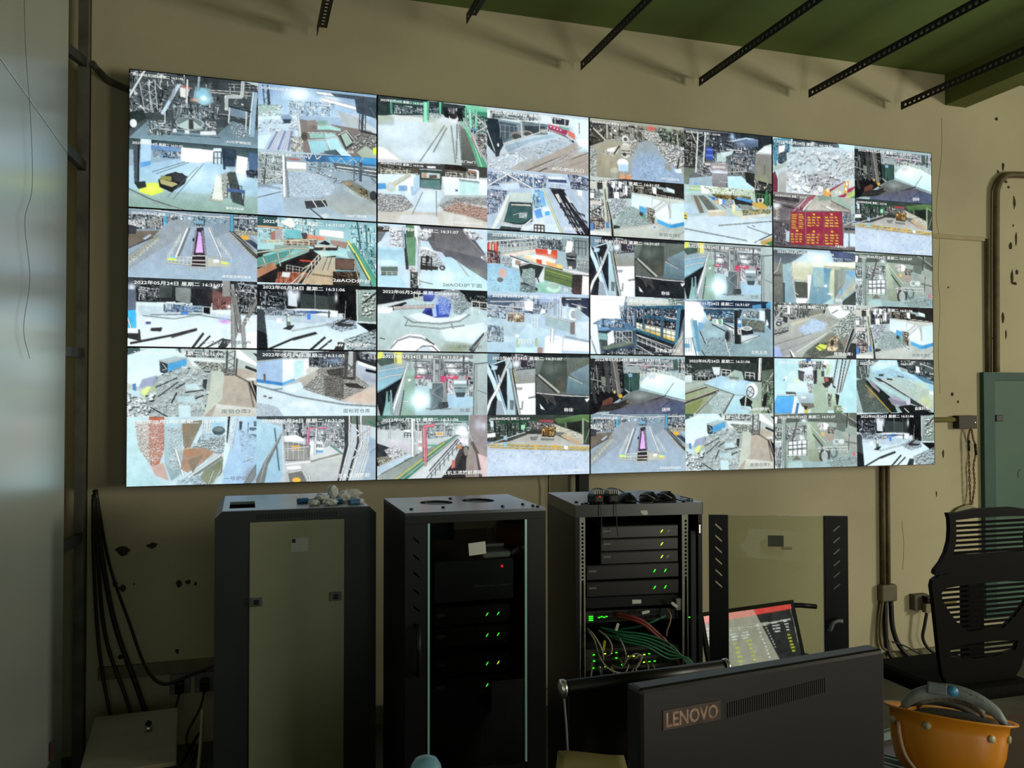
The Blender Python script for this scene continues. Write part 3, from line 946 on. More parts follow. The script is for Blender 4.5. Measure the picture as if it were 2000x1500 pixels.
L f0f4f4 9 773,109 864,274
L f0f4f4 9 864,274 767,435
L f0f4f4 9 767,435 859,581
L f0f4f4 9 847,601 745,719
L f0f4f4 8 938,194 870,315
L f0f4f4 8 875,356 927,521
L f0f4f4 8 927,542 825,620
L f0f4f4 8 723,779 802,843
P 8ca8bc 938,317 1020,401 1020,1030 871,1030 939,645
L 50687c 4 950,584 1020,483
@10TL
B a4acac
P 243434 -20,-30 1020,40 1020,237 580,204 -20,321
P 2c7c64 105,36 439,35 439,88 115,95
C c4e0e4 1c2c30 6c9098 120 14 134,126 410,111 410,216 134,265
C a0b8c8 1c2c30 48606c 50 12 459,84 560,84 560,207 459,225
G c4d4dc a8b8b0 -20,338 134,282 410,304 600,200 661,243 722,321 865,689 947,1030 -20,1030
G a8b8a0 98a490 -20,312 144,307 144,454 -20,459
P c8d0c4 125,276 410,286 410,353 164,364
P b4bca8 420,285 580,195 600,218 499,341 430,344
C dce8e8 6c8890 b0c4c8 80 12 459,190 570,188 560,278 459,295
L 7ce8b8 42 429,37 430,336
L 50b890 12 451,-30 451,297
L 3c9c7c 20 115,78 120,268
L 50c898 20 560,-30 560,190
S c8dcff 164,555 187,164 .8
S d4e4ff 360,872 269,182 .7
S b4bca8 560,419 124,145 .6
P f0f4f4 -20,804 57,815 233,1030 -20,1030
P c8d0cc 57,815 252,1030 223,1030
P 182024 580,80 762,65 773,276 722,285 600,235
E d4d4d4 683,248 44,80
E 282828 681,212 35,44
C e8e8f0 282830 a0a0b0 30 11 630,71 721,72 711,163 640,175
L 8c9898 5 620,409 500,816
L 8c9898 5 716,339 711,890
L a0a8ac 4 600,377 361,1030
L 94a0a4 5 732,337 762,953
L a4a8a4 6 661,367 701,962
G 707468 484c48 742,335 844,514 947,1030 762,1030 752,617
P 48a878 742,228 793,344 906,682 1020,1030 916,1030 834,604
L 70d8a0 18 762,296 865,582 953,1030
L c8606c 12 855,530 937,820
L e8f0e8 8 865,528 942,837
G 6cd8a8 48b88c 783,-30 1020,40 1020,201 824,196
P 2c8c68 896,94 1020,94 1020,183 906,173
C e4f0f4 203c34 8cc4b0 160 13 762,100 1020,183 1020,488 844,442
L 80e0b8 22 834,70 844,389
L 70d0a8 20 896,94 891,399
L 60c098 14 793,59 798,272
L e8f4f4 8 886,167 1020,363
L d4ecf4 8 1020,291 896,434
L 4ca0d8 10 844,389 901,406
C e4e4e0 34342f a09c90 120 13 865,457 1020,488 1020,918 937,749
@10BL
B c0c4c4
P 3c3c38 -20,63 1020,-30 1020,169 -20,252
C d4ccb0 28241f 84806c 160 12 -20,97 361,99 361,204 -20,235
R d8d0ac 7 29,181 351,153 40 8
P 504438 292,109 361,99 351,188 297,196
C b0a890 302820 706450 60 14 600,83 927,72 916,198 600,206
P 241f1c 600,-30 803,36 803,89 600,83
R c0c4c0 6 610,134 916,127 45 7
L e8e8e8 24 824,69 911,74 911,199
P a86848 814,70 896,76 896,112 814,114
P e8f0f4 440,53 520,50 520,85 440,91
P 304844 371,98 575,86 570,421 376,412
P 48807c 381,289 560,264 565,413 381,411
P b4c4bc 390,165 560,159 560,247 390,252
P c8855c 400,181 430,168 440,246 400,242
P 5c4c40 460,199 530,189 530,242 460,252
L 98a0a0 10 371,115 575,107
G c8dcec b8d0e4 -20,244 341,198 361,536 292,649 -20,528
P dcecf4 116,359 341,224 321,523 165,457
P 8cb0d4 292,405 376,412 361,518 302,552
P a0c4dc 321,262 376,193 371,412 312,507
L dcdcac 9 106,412 272,216
L d0d0a0 7 116,446 292,231
E c8c090 116,437 41,73
E b0c8d4 116,437 27,51
P 3c94d4 -20,398 68,383 77,468 -20,489
P 6ca4d4 186,405 262,395 262,479 186,488
G dce8f4 c8dcec 580,200 1020,205 1020,455 600,505
P b0dcd8 737,255 922,251 916,466 742,479
L 8ca8a8 8 737,240 922,255
P 3c5c9c 699,401 722,398 722,428 699,431
G b8ccd8 b4ccd4 361,448 570,439 600,541 520,796 312,838 322,575
S d8e8f0 460,541 83,109 .6
S c0dcf0 430,632 73,91 .5
P a4b0b0 520,726 600,505 1020,455 1020,527 600,629
G bcb4a8 c8c0b4 -20,837 312,803 520,796 661,745 1020,884 1020,1030 -20,1030
P c8c8c4 204,867 520,831 570,1030 165,1030
L 5c5c58 5 401,478 307,847
L 5c5c58 5 525,445 528,848
K c8c8c8 3c3c3c 15 220 -20,545 233,552 322,715 224,813 -20,846
K b8b8b4 484440 14 200 550,670 701,528 1020,491 1020,634 742,612 600,752
K d4a088 6c3c2c 15 330 580,754 722,605 1020,670 1020,902 814,816
P c8c4b8 580,772 814,834 968,905 783,961 601,963
@10TR
B b0c0cc
P c8d4d4 -20,39 1020,47 1020,196 -20,200
C e4e8e4 3c4c50 a0b0b0 80 16 31,52 498,41 498,151 31,178
P 1c2c38 -20,181 104,183 156,607 93,797 -20,576
L d0d8d4 9 -20,287 83,762
G 6c8c98 506874 104,183 326,217 315,437 156,571
P 3c5460 114,217 283,243 283,424 146,555
R a4b8bc 6 125,270 305,275 120 5
P 587078 337,179 584,191 584,356 347,413
P 304048 358,248 563,232 563,342 369,392
E 847c70 283,424 62,62
E 3c4040 283,442 46,47
E 908878 390,370 52,47
E 3c4040 390,385 37,33
E a09c8c 546,308 41,36
L c8d0c8 12 326,181 336,451
L b8c4c4 10 509,76 508,369
L d8e0dc 9 156,580 584,283
G 98b8cc 84a4b4 167,605 411,458 693,320 693,375 411,512 209,716
L c8dce8 6 177,640 198,709
L c0d4e0 5 283,533 304,620
G a8c0d8 a49c90 -20,845 209,716 693,394 870,420 1020,699 1020,1030 -20,1030
K dce8f4 8ca0b4 26 60 -20,845 283,696 390,788 177,1030 -20,1030
K c8d8e4 7c8890 20 60 283,678 715,390 870,439 497,772
P a89888 443,853 870,439 1020,661 1020,959 605,1030 368,1030
L 54483f 7 336,1030 936,521
L 5c5044 7 443,1030 1020,587
L 4c4440 6 475,1030 881,567
L d8d4cc 6 389,1030 892,565
L c8c0b0 5 562,1030 1020,699
K e8e8e8 6c6058 12 60 497,918 847,572 914,636 660,932
P d0e4f0 870,383 1020,364 1020,587 892,491
S e4f0f8 937,428 52,91 .7
S b8e4f8 925,560 52,73 .7
P c8dce0 628,37 1020,47 1020,401 870,346 826,150
L 404c54 6 904,118 903,304
R d4dce0 7 881,141 971,144 90 6
P 28303a 628,55 804,80 793,174 639,163
L e4e4e4 9 661,68 661,160
L e4e4e4 9 760,69 760,161
P b02850 590,181 737,220 793,267 770,344 595,263
P d04068 590,181 737,220 737,248 590,209
P 58b094 694,191 804,218 804,255 737,248
P e06048 793,248 859,311 864,403 792,340
E f4f0f0 619,222 8,15
E f4f0f0 652,238 8,15
E f4f0f0 685,251 8,15
E f4f0f0 718,264 8,15
L 2c3034 16 595,281 759,364 848,443
R dcdcdc 6 606,279 825,409 18 9
P 283038 72,692 125,702 114,794 83,807
E e8f0f4 106,608 10,29
@10BR
B a4b8cc
C e8f0ff 34507c 8cacd4 260 14 -20,60 584,52 562,275 -20,293
C dce8ff 303c5c 8498c4 120 14 780,-30 1020,52 1020,256 824,241
L e4f0ff 13 51,-30 443,290
L e4f0ff 12 -20,327 209,68
L a8c4ec 16 443,35 448,253
P b8cce4 104,245 304,200 315,307 156,346
L f0f4ff 6 104,245 304,191
C f4f8ff 3c4c74 98acd8 160 13 -20,347 209,357 93,730 -20,776
G b4cce0 c4d4e4 432,292 562,257 801,1030 561,1030 442,836
G a0b4c8 b0c0d4 562,257 627,266 879,1030 713,1030
L d4d890 14 540,278 735,1030
G c0ccc0 b0c0bc 219,391 421,357 432,528 209,537
P d8dcd0 193,431 230,390 219,554 61,1030 30,1030
P a8b4b0 214,428 230,408 177,865 93,1030
P 1c3038 219,536 432,528 432,837 325,903 156,885
G 285058 2c6058 208,555 432,546 432,782 325,876 166,866
P d0c8b0 230,567 421,556 421,584 230,592
K d4e4e0 3c6868 14 30 304,706 389,687 378,788 304,788
L e4ece4 5 251,748 304,715 336,775
R e4e8e0 8 145,886 325,912 50 7
L ecf0ec 12 325,957 442,781
L e0e4e0 7 135,869 325,930
P 303c40 135,941 325,957 314,1030 103,1030
P c8d8e0 330,938 539,825 539,861 346,1030
P d8dcd4 432,855 545,815 550,1030 442,1030
R 202428 10 453,889 550,888 60 4
C 8cd0ff 2c6ca8 d4f0ff 120 16 443,308 540,296 561,567 453,616
P 60b0f0 497,320 540,305 572,547 529,571
P 4c98e0 453,653 518,609 539,752 475,777
P 3cb0e8 561,658 605,644 605,708 561,722
P d4ecff 540,588 605,580 610,644 545,660
L 3c4854 4 443,418 432,837
P 2c3c70 594,88 769,100 780,154 594,152
P c8dcfc 594,69 758,65 769,100 600,114
P b4c8e4 605,159 780,154 769,266 605,251
R 6c7c94 5 616,194 769,193 30 6
P 403c34 594,252 758,258 758,286 627,285
P 202430 616,286 736,261 1020,924 1020,1030 890,1030
P d0ccc0 659,354 692,340 736,473 703,495
P d0ccc0 758,360 780,366 835,479 802,483
L b4b8c4 8 736,491 934,1030
L b4b8c4 8 769,487 968,1030
L b4b8c4 8 813,500 1020,924
L c8ccd0 5 703,403 890,1030
R 282c38 10 714,549 957,668 22 5
R 282c38 10 758,672 979,777 22 5
R 282c38 10 801,796 990,887 22 5
P a8b8cc 824,259 935,300 1020,553 1020,776
L d8e0e0 8 857,273 1020,664
P d8e8f8 880,252 935,245 930,357 891,343
@11TL
B b4ccdc
P 6c7078 -20,48 107,38 30,270 -20,340
P 403830 -20,65 107,47 98,126 -20,134
P bcd0dc 117,55 224,43 234,354 -20,374 98,195
K eceff4 606870 24 60 107,56 224,43 229,354 107,349
G 88b8d0 a8d4e4 -20,374 229,372 234,631 -20,614
P 9ccce0 -20,374 229,372 229,406 -20,412
P b8d8e8 -20,580 180,575 181,653 -20,657
P 507060 31,682 176,670 181,808 31,819
P a4d0e4 -20,820 205,806 264,1030 -20,1030
R e0ecf4 6 31,751 176,756 30 4
L 2c3434 10 -20,1030 293,1030
L 303438 24 236,146 264,698
L 8cb4c4 14 226,43 239,371
G 4c8c5c 5ca468 248,-30 342,-30 334,640 273,645
P 3c6848 253,75 327,76 322,189 253,196
P 88b47c 258,57 322,50 322,85 258,92
P d8c8cc 278,653 337,648 337,744 283,748
C c05050 e8e8e8 505c5c 30 11 283,661 332,657 332,744 283,748
P 28302c 293,747 362,742 362,1030 293,1030
C e0e4e4 202824 7c8888 60 11 293,765 362,759 362,1030 293,1030
L e4ecec 16 332,49 371,445 362,950
L c8d4d4 10 371,62 377,932
P e8ecf0 322,-30 351,-30 356,168 327,189
G 4c4854 686c74 361,-30 793,-30 1020,496 1020,852 661,595 581,409 501,381
K e8ecf4 6c7480 30 26 361,63 480,51 480,156 411,250 371,254
K f0f0f4 70707c 34 20 768,-30 958,108 952,188 844,172 773,91
K f0f0f4 70707c 34 14 927,378 1020,371 1020,549 937,466
G 5c585c 707074 500,49 763,39 968,392 927,466 763,410 520,327
L a8a8ac 5 793,106 927,342 1020,603
L 8c9090 5 361,203 520,257 601,390
S c8a8c8 551,438 35,36 .7
S a0b490 844,722 135,91 .6
G a8d0e0 b4dcec 501,609 601,477 661,472 824,652 1020,852 1020,1030 382,1030 541,675
S e4f4f8 601,811 124,127 .6
L e4ecec 5 712,520 824,776
P e4ecec 376,340 441,334 521,414 521,607 377,619
K e0e8ec 50585c 18 70 376,358 521,414 601,600 541,675 382,671
R 28282c 14 391,496 481,505 110 3
P 302c2c 381,619 541,640 541,693 382,697
P 302c2c 431,475 461,472 461,577 431,580
E 404448 581,655 27,40
E c8ccd0 579,658 12,18
P b8d4e4 377,758 501,766 491,924 382,914
L 706860 6 372,880 491,924
@11BL
B a8c4c8
P 1c2024 -20,-30 1020,-30 1020,333 844,199 441,102 -20,317
L 788080 6 157,51 137,190
G 70787c a4acac -20,283 254,217 235,270 32,419
P c4ccc8 -20,300 167,223 264,217 32,419
P 202428 31,351 244,226 264,243 128,380
R dcd8c0 9 323,74 411,86 80 3
L dcd8c0 12 323,161 412,173
P 2c40a0 402,52 561,59 481,204 412,208
S 4c60d0 471,100 62,73 .8
P a4b8c8 521,44 682,51 641,229 501,202
K d8e8f0 607488 16 120 501,63 702,-30 783,80 824,289 722,400 651,299 561,269
K b0c8cc 48585c 18 60 682,51 783,80 844,253 753,399 682,385
C 909c9c 0c0c10 485054 90 12 834,76 1020,84 1020,333 844,270
R e8e0c0 10 855,181 999,199 100 3
G b0c8c8 a4b8b4 -20,420 264,390 661,421 824,377 1020,422 1020,1030 -20,1030
G c8dcec c4d8e4 561,653 968,512 1020,635 865,870 611,826
S dcecfc 743,681 187,127 .6
P 283cb0 392,400 431,311 521,254 661,228 641,440 521,463 422,433
S 4868f0 581,303 62,127 .9
K 90b8ff 2c48c8 12 100 541,113 651,158 641,405 551,409
P 9cb8f0 481,256 521,254 531,445 496,447
P 1c247c 422,381 481,308 491,447 432,450
L c0a8a0 24 147,327 501,281
L e8d4c8 8 147,313 501,269
P dce8e8 -20,334 138,310 138,379 109,415 -20,420
P d0dce4 264,441 382,383 521,463 662,456 793,379 824,413 662,544 382,539
L 98a49c 6 235,460 313,543 561,557 742,505 834,394
L a4acA4 4 245,598 362,610 561,636 783,573
L 98a49c 4 274,493 245,598
L 98a49c 4 662,544 682,631
S 7c9058 722,945 135,91 .8
P 40484c 824,960 968,672 968,725 865,1030
L d0d4cc 6 865,958 1020,617
L 404444 6 22,804 66,820
P e8f0f4 100,1030 148,843 264,735 382,730 481,831 521,899 581,1030 100,1030
L 8c9c9c 6 119,964 177,842 284,772 392,791 481,866
L 586464 8 323,1030 402,920 491,918 561,1030
L 404848 10 432,798 506,891
P c0ccd4 363,965 442,919 521,1030 501,1030 382,1030
@11TR
B 94b4bc
C dce8f0 34444c 84a0ac 220 13 -20,67 878,70 878,310 496,253 -20,263
P 5c7880 -20,49 314,90 -20,209
L e4f0f8 12 -20,192 453,94
R d8ccb8 7 114,235 474,146 70 10
L d8ccb8 8 103,308 474,219
L d4c4a8 8 114,378 464,274
P c8321c -20,227 103,200 103,523 -20,548
S ffd0b0 30,279 12,109 .9
S ff9070 82,256 10,109 .9
L fff0e0 12 56,223 56,437
P 3c2c30 -20,316 93,345 93,470 -20,459
C d0d8d8 282830 a05048 60 11 -20,352 124,342 124,539 -20,531
P e0c8b8 124,395 474,273 474,328 229,422
P e04028 464,265 680,272 680,419 474,364
C e8e8e8 304048 8c9ca0 160 11 496,108 724,103 724,250 517,269
P d84830 474,291 561,302 550,394 474,346
P e45030 604,316 669,319 669,411 604,398
P d4dce0 582,263 626,268 615,352 588,345
S fff4d8 496,399 135,44 1
P ffe8c0 356,375 669,438 658,494 378,445
P ffc890 314,396 474,400 647,513 734,579 474,509
S ffffff 485,409 62,33 1
P e84830 474,437 528,450 528,523 474,491
P fff0c0 528,450 571,465 571,538 528,523
P f8a860 571,465 735,524 723,598 582,555
S ffe860 702,545 31,36 .9
P dce0e0 229,404 410,515 388,643 240,583
P b08068 271,472 324,486 314,559 271,544
L 3c4444 9 219,405 410,506 560,538 734,597
K d4dce4 38444c 16 40 135,430 240,439 229,656 145,627
G 7cb8dc 90ccdc -20,566 145,555 314,685 313,1030 -20,1030
K b0e0f4 68a0c0 10 140 -20,638 145,591 303,722 303,1030 -20,1030
P d4a898 124,610 176,624 187,749 134,771 103,702
E 705c58 124,807 29,36
P dce8f0 779,98 845,110 823,315 757,302
G 687c80 8ca0a0 834,37 1020,40 1020,411 856,367
R 3c4c50 9 856,90 967,98 130 4
P 404448 768,319 878,310 867,568 789,575
E 5c6064 823,324 52,29
E 28282c 823,406 52,40
L d4d8d8 6 768,393 878,402
E e8c8b8 811,554 21,29
P 7c8884 867,403 1020,411 1020,651 878,586
K c8d0d0 40484c 14 40 878,402 1020,411 1020,559 878,568
P d8d0cc 734,579 1020,633 1020,670 734,634
P b0bcb8 410,497 560,538 549,812 410,587
P c8d4d4 474,618 549,558 549,812 474,854
P 28302c 303,542 410,497 549,558 495,744 324,756
G 90b8b0 708880 346,628 431,585 463,673 463,873 367,862 324,756
K b4d4cc 3c5850 12 90 335,611 463,601 463,873 345,863
L e8ecec 9 314,559 410,506 549,548
L 2c3030 16 345,845 517,960
L 2c3030 10 474,673 517,942
P 3c4440 324,829 495,961 313,1030
K a0c4c8 30403f 12 70 314,865 463,891 474,1030 313,1030
G 88d0b8 78c0a8 495,816 658,804 712,947 560,1030 484,962
P 5a7c38 560,557 833,663 822,884 549,776
L 94b048 10 566,611 822,719
L 3c5428 6 560,684 822,793
L d4d8c8 6 560,548 844,653
P 34302c 833,663 1020,670 933,1030 822,884
E b4e0c8 641,897 73,84
E 90c4a8 647,878 52,44
L e4f4ec 6 571,884 625,834 701,856
P e8d8d0 933,674 1020,688 1020,1030 921,1030
E 4c3034 872,936 50,73
@11BR
B a4c0d4
C e8f4ff 3c4c68 8ca8cc 240 13 -20,65 734,92 559,357 -20,332
P 3c5878 -20,101 388,77 176,234 -20,207
L e4f0ff 10 -20,225 495,270
L dcecff 9 30,171 388,149
S ffffff 398,203 52,73 1
P f8fcff 361,142 441,146 441,309 361,295
S a0b8ff 603,100 124,73 .8
P 28304c 712,57 1020,58 1020,408 877,230 734,202
S f4f8ff 899,229 27,55 1
S e4e8ff 778,199 19,44 .9
L dce4f4 9 767,90 921,80
L dce4f4 7 822,160 977,224
S ffc890 271,408 73,80 .9
C ffe8c8 605040 e0b080 120 11 197,358 356,349 356,494 197,501
S ffe0b0 281,407 31,36 .9
C 1c2840 dcecfc 60809c 80 12 -20,260 208,285 176,448 -20,438
E e0ecec 538,304 25,44
L c8d4dc 12 603,118 592,355
L a8b4c0 14 657,96 657,370
L c8ccd4 20 712,75 706,386
G b8d4e0 98bcd0 -20,510 388,510 602,609 711,933 -20,1030
G a8c4d0 a0bcc8 61,525 208,483 388,528 281,731 71,703
C dcecf4 50687c 98b8cc 140 12 -20,545 155,575 155,825 -20,830
R c8d8dc 6 19,723 260,767 40 9
P a4c4d4 420,364 495,360 495,596 430,580
R e0f0f4 7 430,400 484,406 100 3
P 94b4b8 559,393 876,451 854,672 559,538
L e4f0f0 9 559,375 843,471
P 786868 810,472 854,470 854,672 810,674
E b8c8d0 854,342 58,109
E dce8ec 832,343 41,102
E 90a0a8 843,342 27,65
E c4d4dc 755,328 27,91
E a4b4bc 888,340 37,102
G c4d4e0 b0c8d8 854,470 1020,445 1020,796 865,745
P e8f0f4 559,720 733,732 722,1030 548,1030
E f0f8fc 646,744 83,47
E c8d8e4 646,753 62,29
L e4f0f8 26 635,590 624,808
P dce8f0 744,749 1020,814 1020,962 733,951
L a8b4bc 6 755,712 1020,796
L e0e470 12 297,784 292,946
L e0e470 8 473,759 473,886
R e4e4c8 7 302,784 419,779 40 5
P b0d8ec 271,910 494,903 494,1030 270,1030
P b8786c 484,904 537,911 526,1030 483,1030
E e8f0f4 287,721 21,29
@12TL
B 90a4a4
P 707470 71,39 865,34 865,105 294,153
G b0bcc0 a0a8a8 294,119 865,87 865,387 324,377
C f4f8f8 40484c a0acb0 220 13 324,170 865,122 865,369 324,377
S ffffff 393,289 52,62 .9
S ffffff 652,232 52,55 .9
S ffffff 692,302 62,36 .8
S ffffff 763,86 19,29 1
S ffffff 806,85 19,29 1
S f0f8ff 378,217 21,29 1
L 4c5458 9 304,136 865,158
L 4c5458 6 324,239 865,246
L 4c5458 14 778,36 778,353
L 5c6468 10 343,117 343,394
P e0e04c 23,-30 51,-30 47,133 -20,125
P e0d860 143,-30 221,-30 216,189 148,174
L 9c9450 6 167,36 163,173
L 2c2c24 14 71,39 80,124
P 3c5850 -20,125 148,54 148,174 33,228
G 6ca8c0 84c4d4 -20,313 71,227 236,232 241,344 207,413 -20,671
L dcf0f4 9 -20,450 100,380 236,344
L dceef4 8 -20,313 236,232
L 70a0b0 6 -20,654 207,430
P 182024 -20,671 207,422 255,240 275,171 168,637 120,911 33,1030
G 6ca8a8 80bcb8 81,620 100,620 139,911 120,1030 43,1030 72,808
P 26302e 91,628 105,628 110,774 96,791
L e4f0f0 22 275,171 216,499 120,1030
L b0c4c8 10 282,171 228,516 168,911
L 70b0b0 14 120,603 134,1030
G 88b8a4 8cb4b0 255,292 333,291 334,1030 197,1030 217,671
P 7ca890 245,378 334,377 334,1030 207,1030
L e0ecec 6 207,774 285,774
P d8e0e0 265,421 304,420 294,464 275,464
L 3c4c48 10 236,602 197,1030
P c83058 329,368 407,359 402,411 334,411
S f8d0d8 368,380 25,15 1
P 7c5c74 422,358 492,357 492,514 432,514
P d83c68 541,400 591,356 642,407 612,478 561,461
P d83c58 632,355 732,371 722,424 632,416
S ffd0d8 662,381 25,15 1
P d04060 793,370 834,379 824,440 799,432
G a0bcc0 9cb4bc 334,515 865,510 865,1030 334,1030
P 98c0d8 612,670 865,704 865,863 642,879
C 303840 d8e0e0 787c80 90 12 343,411 492,427 492,531 343,532
C 303840 d8d8e0 90606c 90 12 601,408 682,424 682,670 622,670
C 202830 c8d0d0 585c60 60 13 804,388 865,387 865,704 804,687
E 7c8484 536,217 79,138
E 5c6464 536,217 56,98
E a0a8a8 531,226 29,51
L b8c0c0 16 506,113 507,496
L 90989c 14 561,112 556,461
P 4c6068 462,497 602,478 622,879 482,913
T b8b4ac 110 537,496 542,896 3
L 707874 12 477,479 482,913
L 8c908c 14 607,478 617,862
L b8bcb8 8 452,479 602,481
P b0c4c8 452,462 492,479 487,583 452,566
P 7098a0 687,442 804,441 804,634 783,687 712,687 692,617
P c8d8dc 684,442 806,441 804,493 686,498
L 3c5058 6 690,564 802,567
L dce4e4 5 690,538 802,541
P 384848 702,634 793,634 783,704 712,705
P 242c30 552,792 632,792 632,879 552,887
E 3c4448 567,844 27,44
E 3c4448 617,844 21,40
L 4c5458 6 432,895 662,897
S b0f0ff 378,757 135,200 .6
S f4ffff 378,757 79,131 1
S ffffff 383,765 52,84 1
G a8bcb8 94a8a4 865,34 1020,-30 1020,1030 865,1030
L 4c5854 8 875,175 1020,146
L 606c68 10 877,157 870,1030
L dce4e0 4 896,192 896,1030
L 586864 5 906,598 1020,669
@12TR
B 1c2228
P 5c84a0 -20,-30 134,-30 82,153 -20,208
L b8dcf4 12 30,189 207,78
P 98b8c8 165,79 218,60 249,239 186,275
L b8d8f0 40 -20,154 61,455 175,1030
L 8cb4d8 12 45,154 102,491 202,1030
L e8f4fc 24 212,96 92,597 30,775 -20,1030
L c8d8dc 10 218,96 134,419
L c8dcec 12 108,348 123,508
P a8c8e0 40,189 102,197 92,259 40,269
P 8ca0ac 92,757 134,775 175,1030 81,1030
G b0d8e4 a0bcc4 186,240 223,239 270,632 280,1030 191,1030
P 5c6c70 217,757 254,766 249,918 217,909
L a4b4b0 16 223,239 270,668 312,1030
L 70848c 8 212,239 260,704 280,1030
C dce8f0 282c34 8498a4 120 13 228,-30 462,54 462,216 239,275
S e8f8ff 279,166 46,73 1
P 342c38 323,75 376,56 387,218 323,219
C d84c60 2c2c34 8c8c94 40 11 228,42 451,54 451,108 249,95
G 90a0a4 8c8c7c 260,274 462,234 462,469 270,489
L d8d47c 8 249,256 275,471
P f4f8f8 270,489 462,469 466,1030 323,1030 291,722
L 485458 5 281,560 334,560 323,587 281,578
L 8c9ca4 5 339,775 333,901 312,901
P dce8f8 344,775 461,740 466,1030 355,1030
L 707880 6 397,722 461,703
G 5c6c5c 505450 462,54 1020,40 1020,666 797,685 472,640
P 3c4840 548,88 776,101 776,630 645,594 494,342
G 6c7c70 505c54 462,72 526,70 505,342 462,325
S 5c4c3c 710,503 52,127 .7
S 7c8c80 623,231 104,109 .5
L a0a898 22 494,342 699,630
L 20281f 10 472,343 666,631
L 303c38 5 645,86 645,267
G 7098a8 506c7c 798,319 1020,132 1020,501 930,483
G 5c8898 486874 787,374 1020,519 1020,684 765,648
L c8d0c8 7 792,365 930,483
L 8c9898 4 820,81 820,319
L dce0dc 8 472,640 765,685 1020,699
L 8c8c88 4 537,649 590,812
L 60605c 4 601,667 644,812
P d4dcdc 952,740 1020,712 974,795
P e0e8e8 504,812 558,920 515,902
P 3c3c3a 494,649 645,685 666,849 601,776
@12BL
B b8c0c0
C e4ecec 303838 94a4a4 260 13 -20,-30 824,38 824,267 -20,216
P 3c6858 -20,-30 824,-30 824,91 -20,80
L 2c4440 20 -20,182 305,50
L 68b0a0 12 266,49 824,109
L b0d8d0 10 344,136 814,144
C e8f0f4 586468 b0c4cc 160 13 423,138 814,161 723,335 433,380
S ffffff 763,248 52,73 1
S f4ffff 743,318 62,73 .8
P ece8d0 522,261 592,262 592,332 522,330
P d8a040 527,275 587,276 582,318 532,316
P 30343a -20,421 315,635 325,687 -20,795
G c8c0c8 b4b0b4 92,371 295,411 315,618 72,456
K ecf4f8 70787c 14 140 63,541 149,475 266,582 169,698 121,697
K d4d0b0 40382c 14 60 -20,659 101,628 140,714 34,795
G b4d0e0 98b4c8 -20,846 295,583 315,644 -20,931
L dcecf0 8 -20,829 300,583
G 70847c 8c9c94 -20,965 325,635 723,317 763,336 266,1030 102,1030
P 2c9068 169,1030 702,317 733,318 247,1030
P 48b08c 443,467 562,470 552,496 433,489
L d8d04c 10 140,1030 602,436
L dce4e0 6 198,1030 723,335
L 3c4444 5 35,914 364,620
G b8c0c4 c4c8c8 247,1030 733,335 824,337 763,458 463,1030
L f0f4f4 9 257,1030 743,335
L e8f0f0 22 310,50 315,652
L c0ccd0 10 329,50 336,636
L e4ecec 12 359,85 369,603
L dce4e4 9 602,53 602,332
L dce4e4 7 110,64 111,372
P e4ecf0 236,221 295,222 295,359 237,324
R 303c3c 8 241,272 295,282 40 3
P e8f4f4 364,413 398,396 398,552 369,551
R c05050 6 369,447 395,445 30 3
L e86078 34 418,189 428,725
L f890a0 12 413,189 421,708
L e86078 22 418,181 512,156
E a09070 431,777 15,36
S e4ffff 763,231 62,109 .7
L 2c3438 9 463,882 723,387
R 303a40 7 443,985 753,371 70 9
P 2c2a2c 562,1030 794,494 824,513 814,1030 783,1030
P 403838 682,770 753,493 794,512 702,876
P c87840 712,492 763,476 758,546 718,544
P d06050 672,717 702,719 697,841 662,857
P e4e4ec 733,370 814,390 814,477 753,441
S f0a8d8 783,406 31,36 .7
E 80786c 799,582 21,73
G 8c7c80 9c8c88 834,-30 1020,-30 1020,1030 794,1030 824,513
S c8d0e8 916,163 41,109 .6
S e8f0ff 967,181 25,73 .6
L c8c4c8 8 824,232 885,550 947,1030
L 5c4c44 26 855,443 906,621 937,1030
L b8b0a8 6 834,302 824,1030
P d8b0b0 906,621 1020,695 1020,1030 957,1030
G a08c80 8c7c70 804,687 844,513 885,1030 794,1030
@12BR
B a8b4bc
P 303c34 -20,-30 1020,-30 1020,511 -20,430
C e4f4f0 1c2824 708c80 260 13 -20,58 493,100 386,314 -20,377
P 245038 113,95 493,82 472,136 113,148
R 1c3028 10 19,200 365,152 100 8
L 1c2820 18 71,59 76,414
L 202c24 16 191,78 196,346
L 203024 14 312,80 317,313
P 80e0a0 323,170 365,161 360,242 323,250
P b8d8ec 29,94 61,94 61,201 29,200
P d8e8f0 -20,306 81,290 81,361 -20,377
P b03840 493,82 644,93 633,129 515,119
C f4ecec 302c28 a0948c 100 10 386,99 644,139 644,247 440,243
L 4c7c34 26 666,84 1020,70
G 588c3c 3c6430 644,84 1020,-30 1020,89 688,157
L 68a048 16 929,70 1020,144
L 98b888 14 935,88 934,491
L 709464 9 1020,162 956,473
P 1c2420 775,141 918,106 918,307 786,232
L 54883c 14 759,140 764,213
G d4c8a4 b8b498 644,157 797,250 929,344 929,509 818,415 666,284
K e8e4d0 807858 14 120 644,157 918,326 918,490 687,284
P c4a070 709,303 929,472 884,526 709,358
P 4c5458 365,278 558,255 536,336 344,349
P 5c6060 644,284 753,304 709,358 666,338
G a8a498 b0b0a4 175,416 365,314 666,338 873,508 175,488
P 707470 407,369 493,353 471,424 418,423
P 687070 514,389 644,401 644,429 514,425
P 303430 344,277 536,263 536,308 354,322
P e09838 525,263 579,228 644,247 655,320 644,356 525,335
P f0b048 558,210 644,211 655,257 558,246
C f4c060 3c2818 c08030 60 12 525,209 666,211 655,356 525,353
L 202020 10 525,353 644,365
P 404440 50,466 175,416 365,296 376,332 207,435
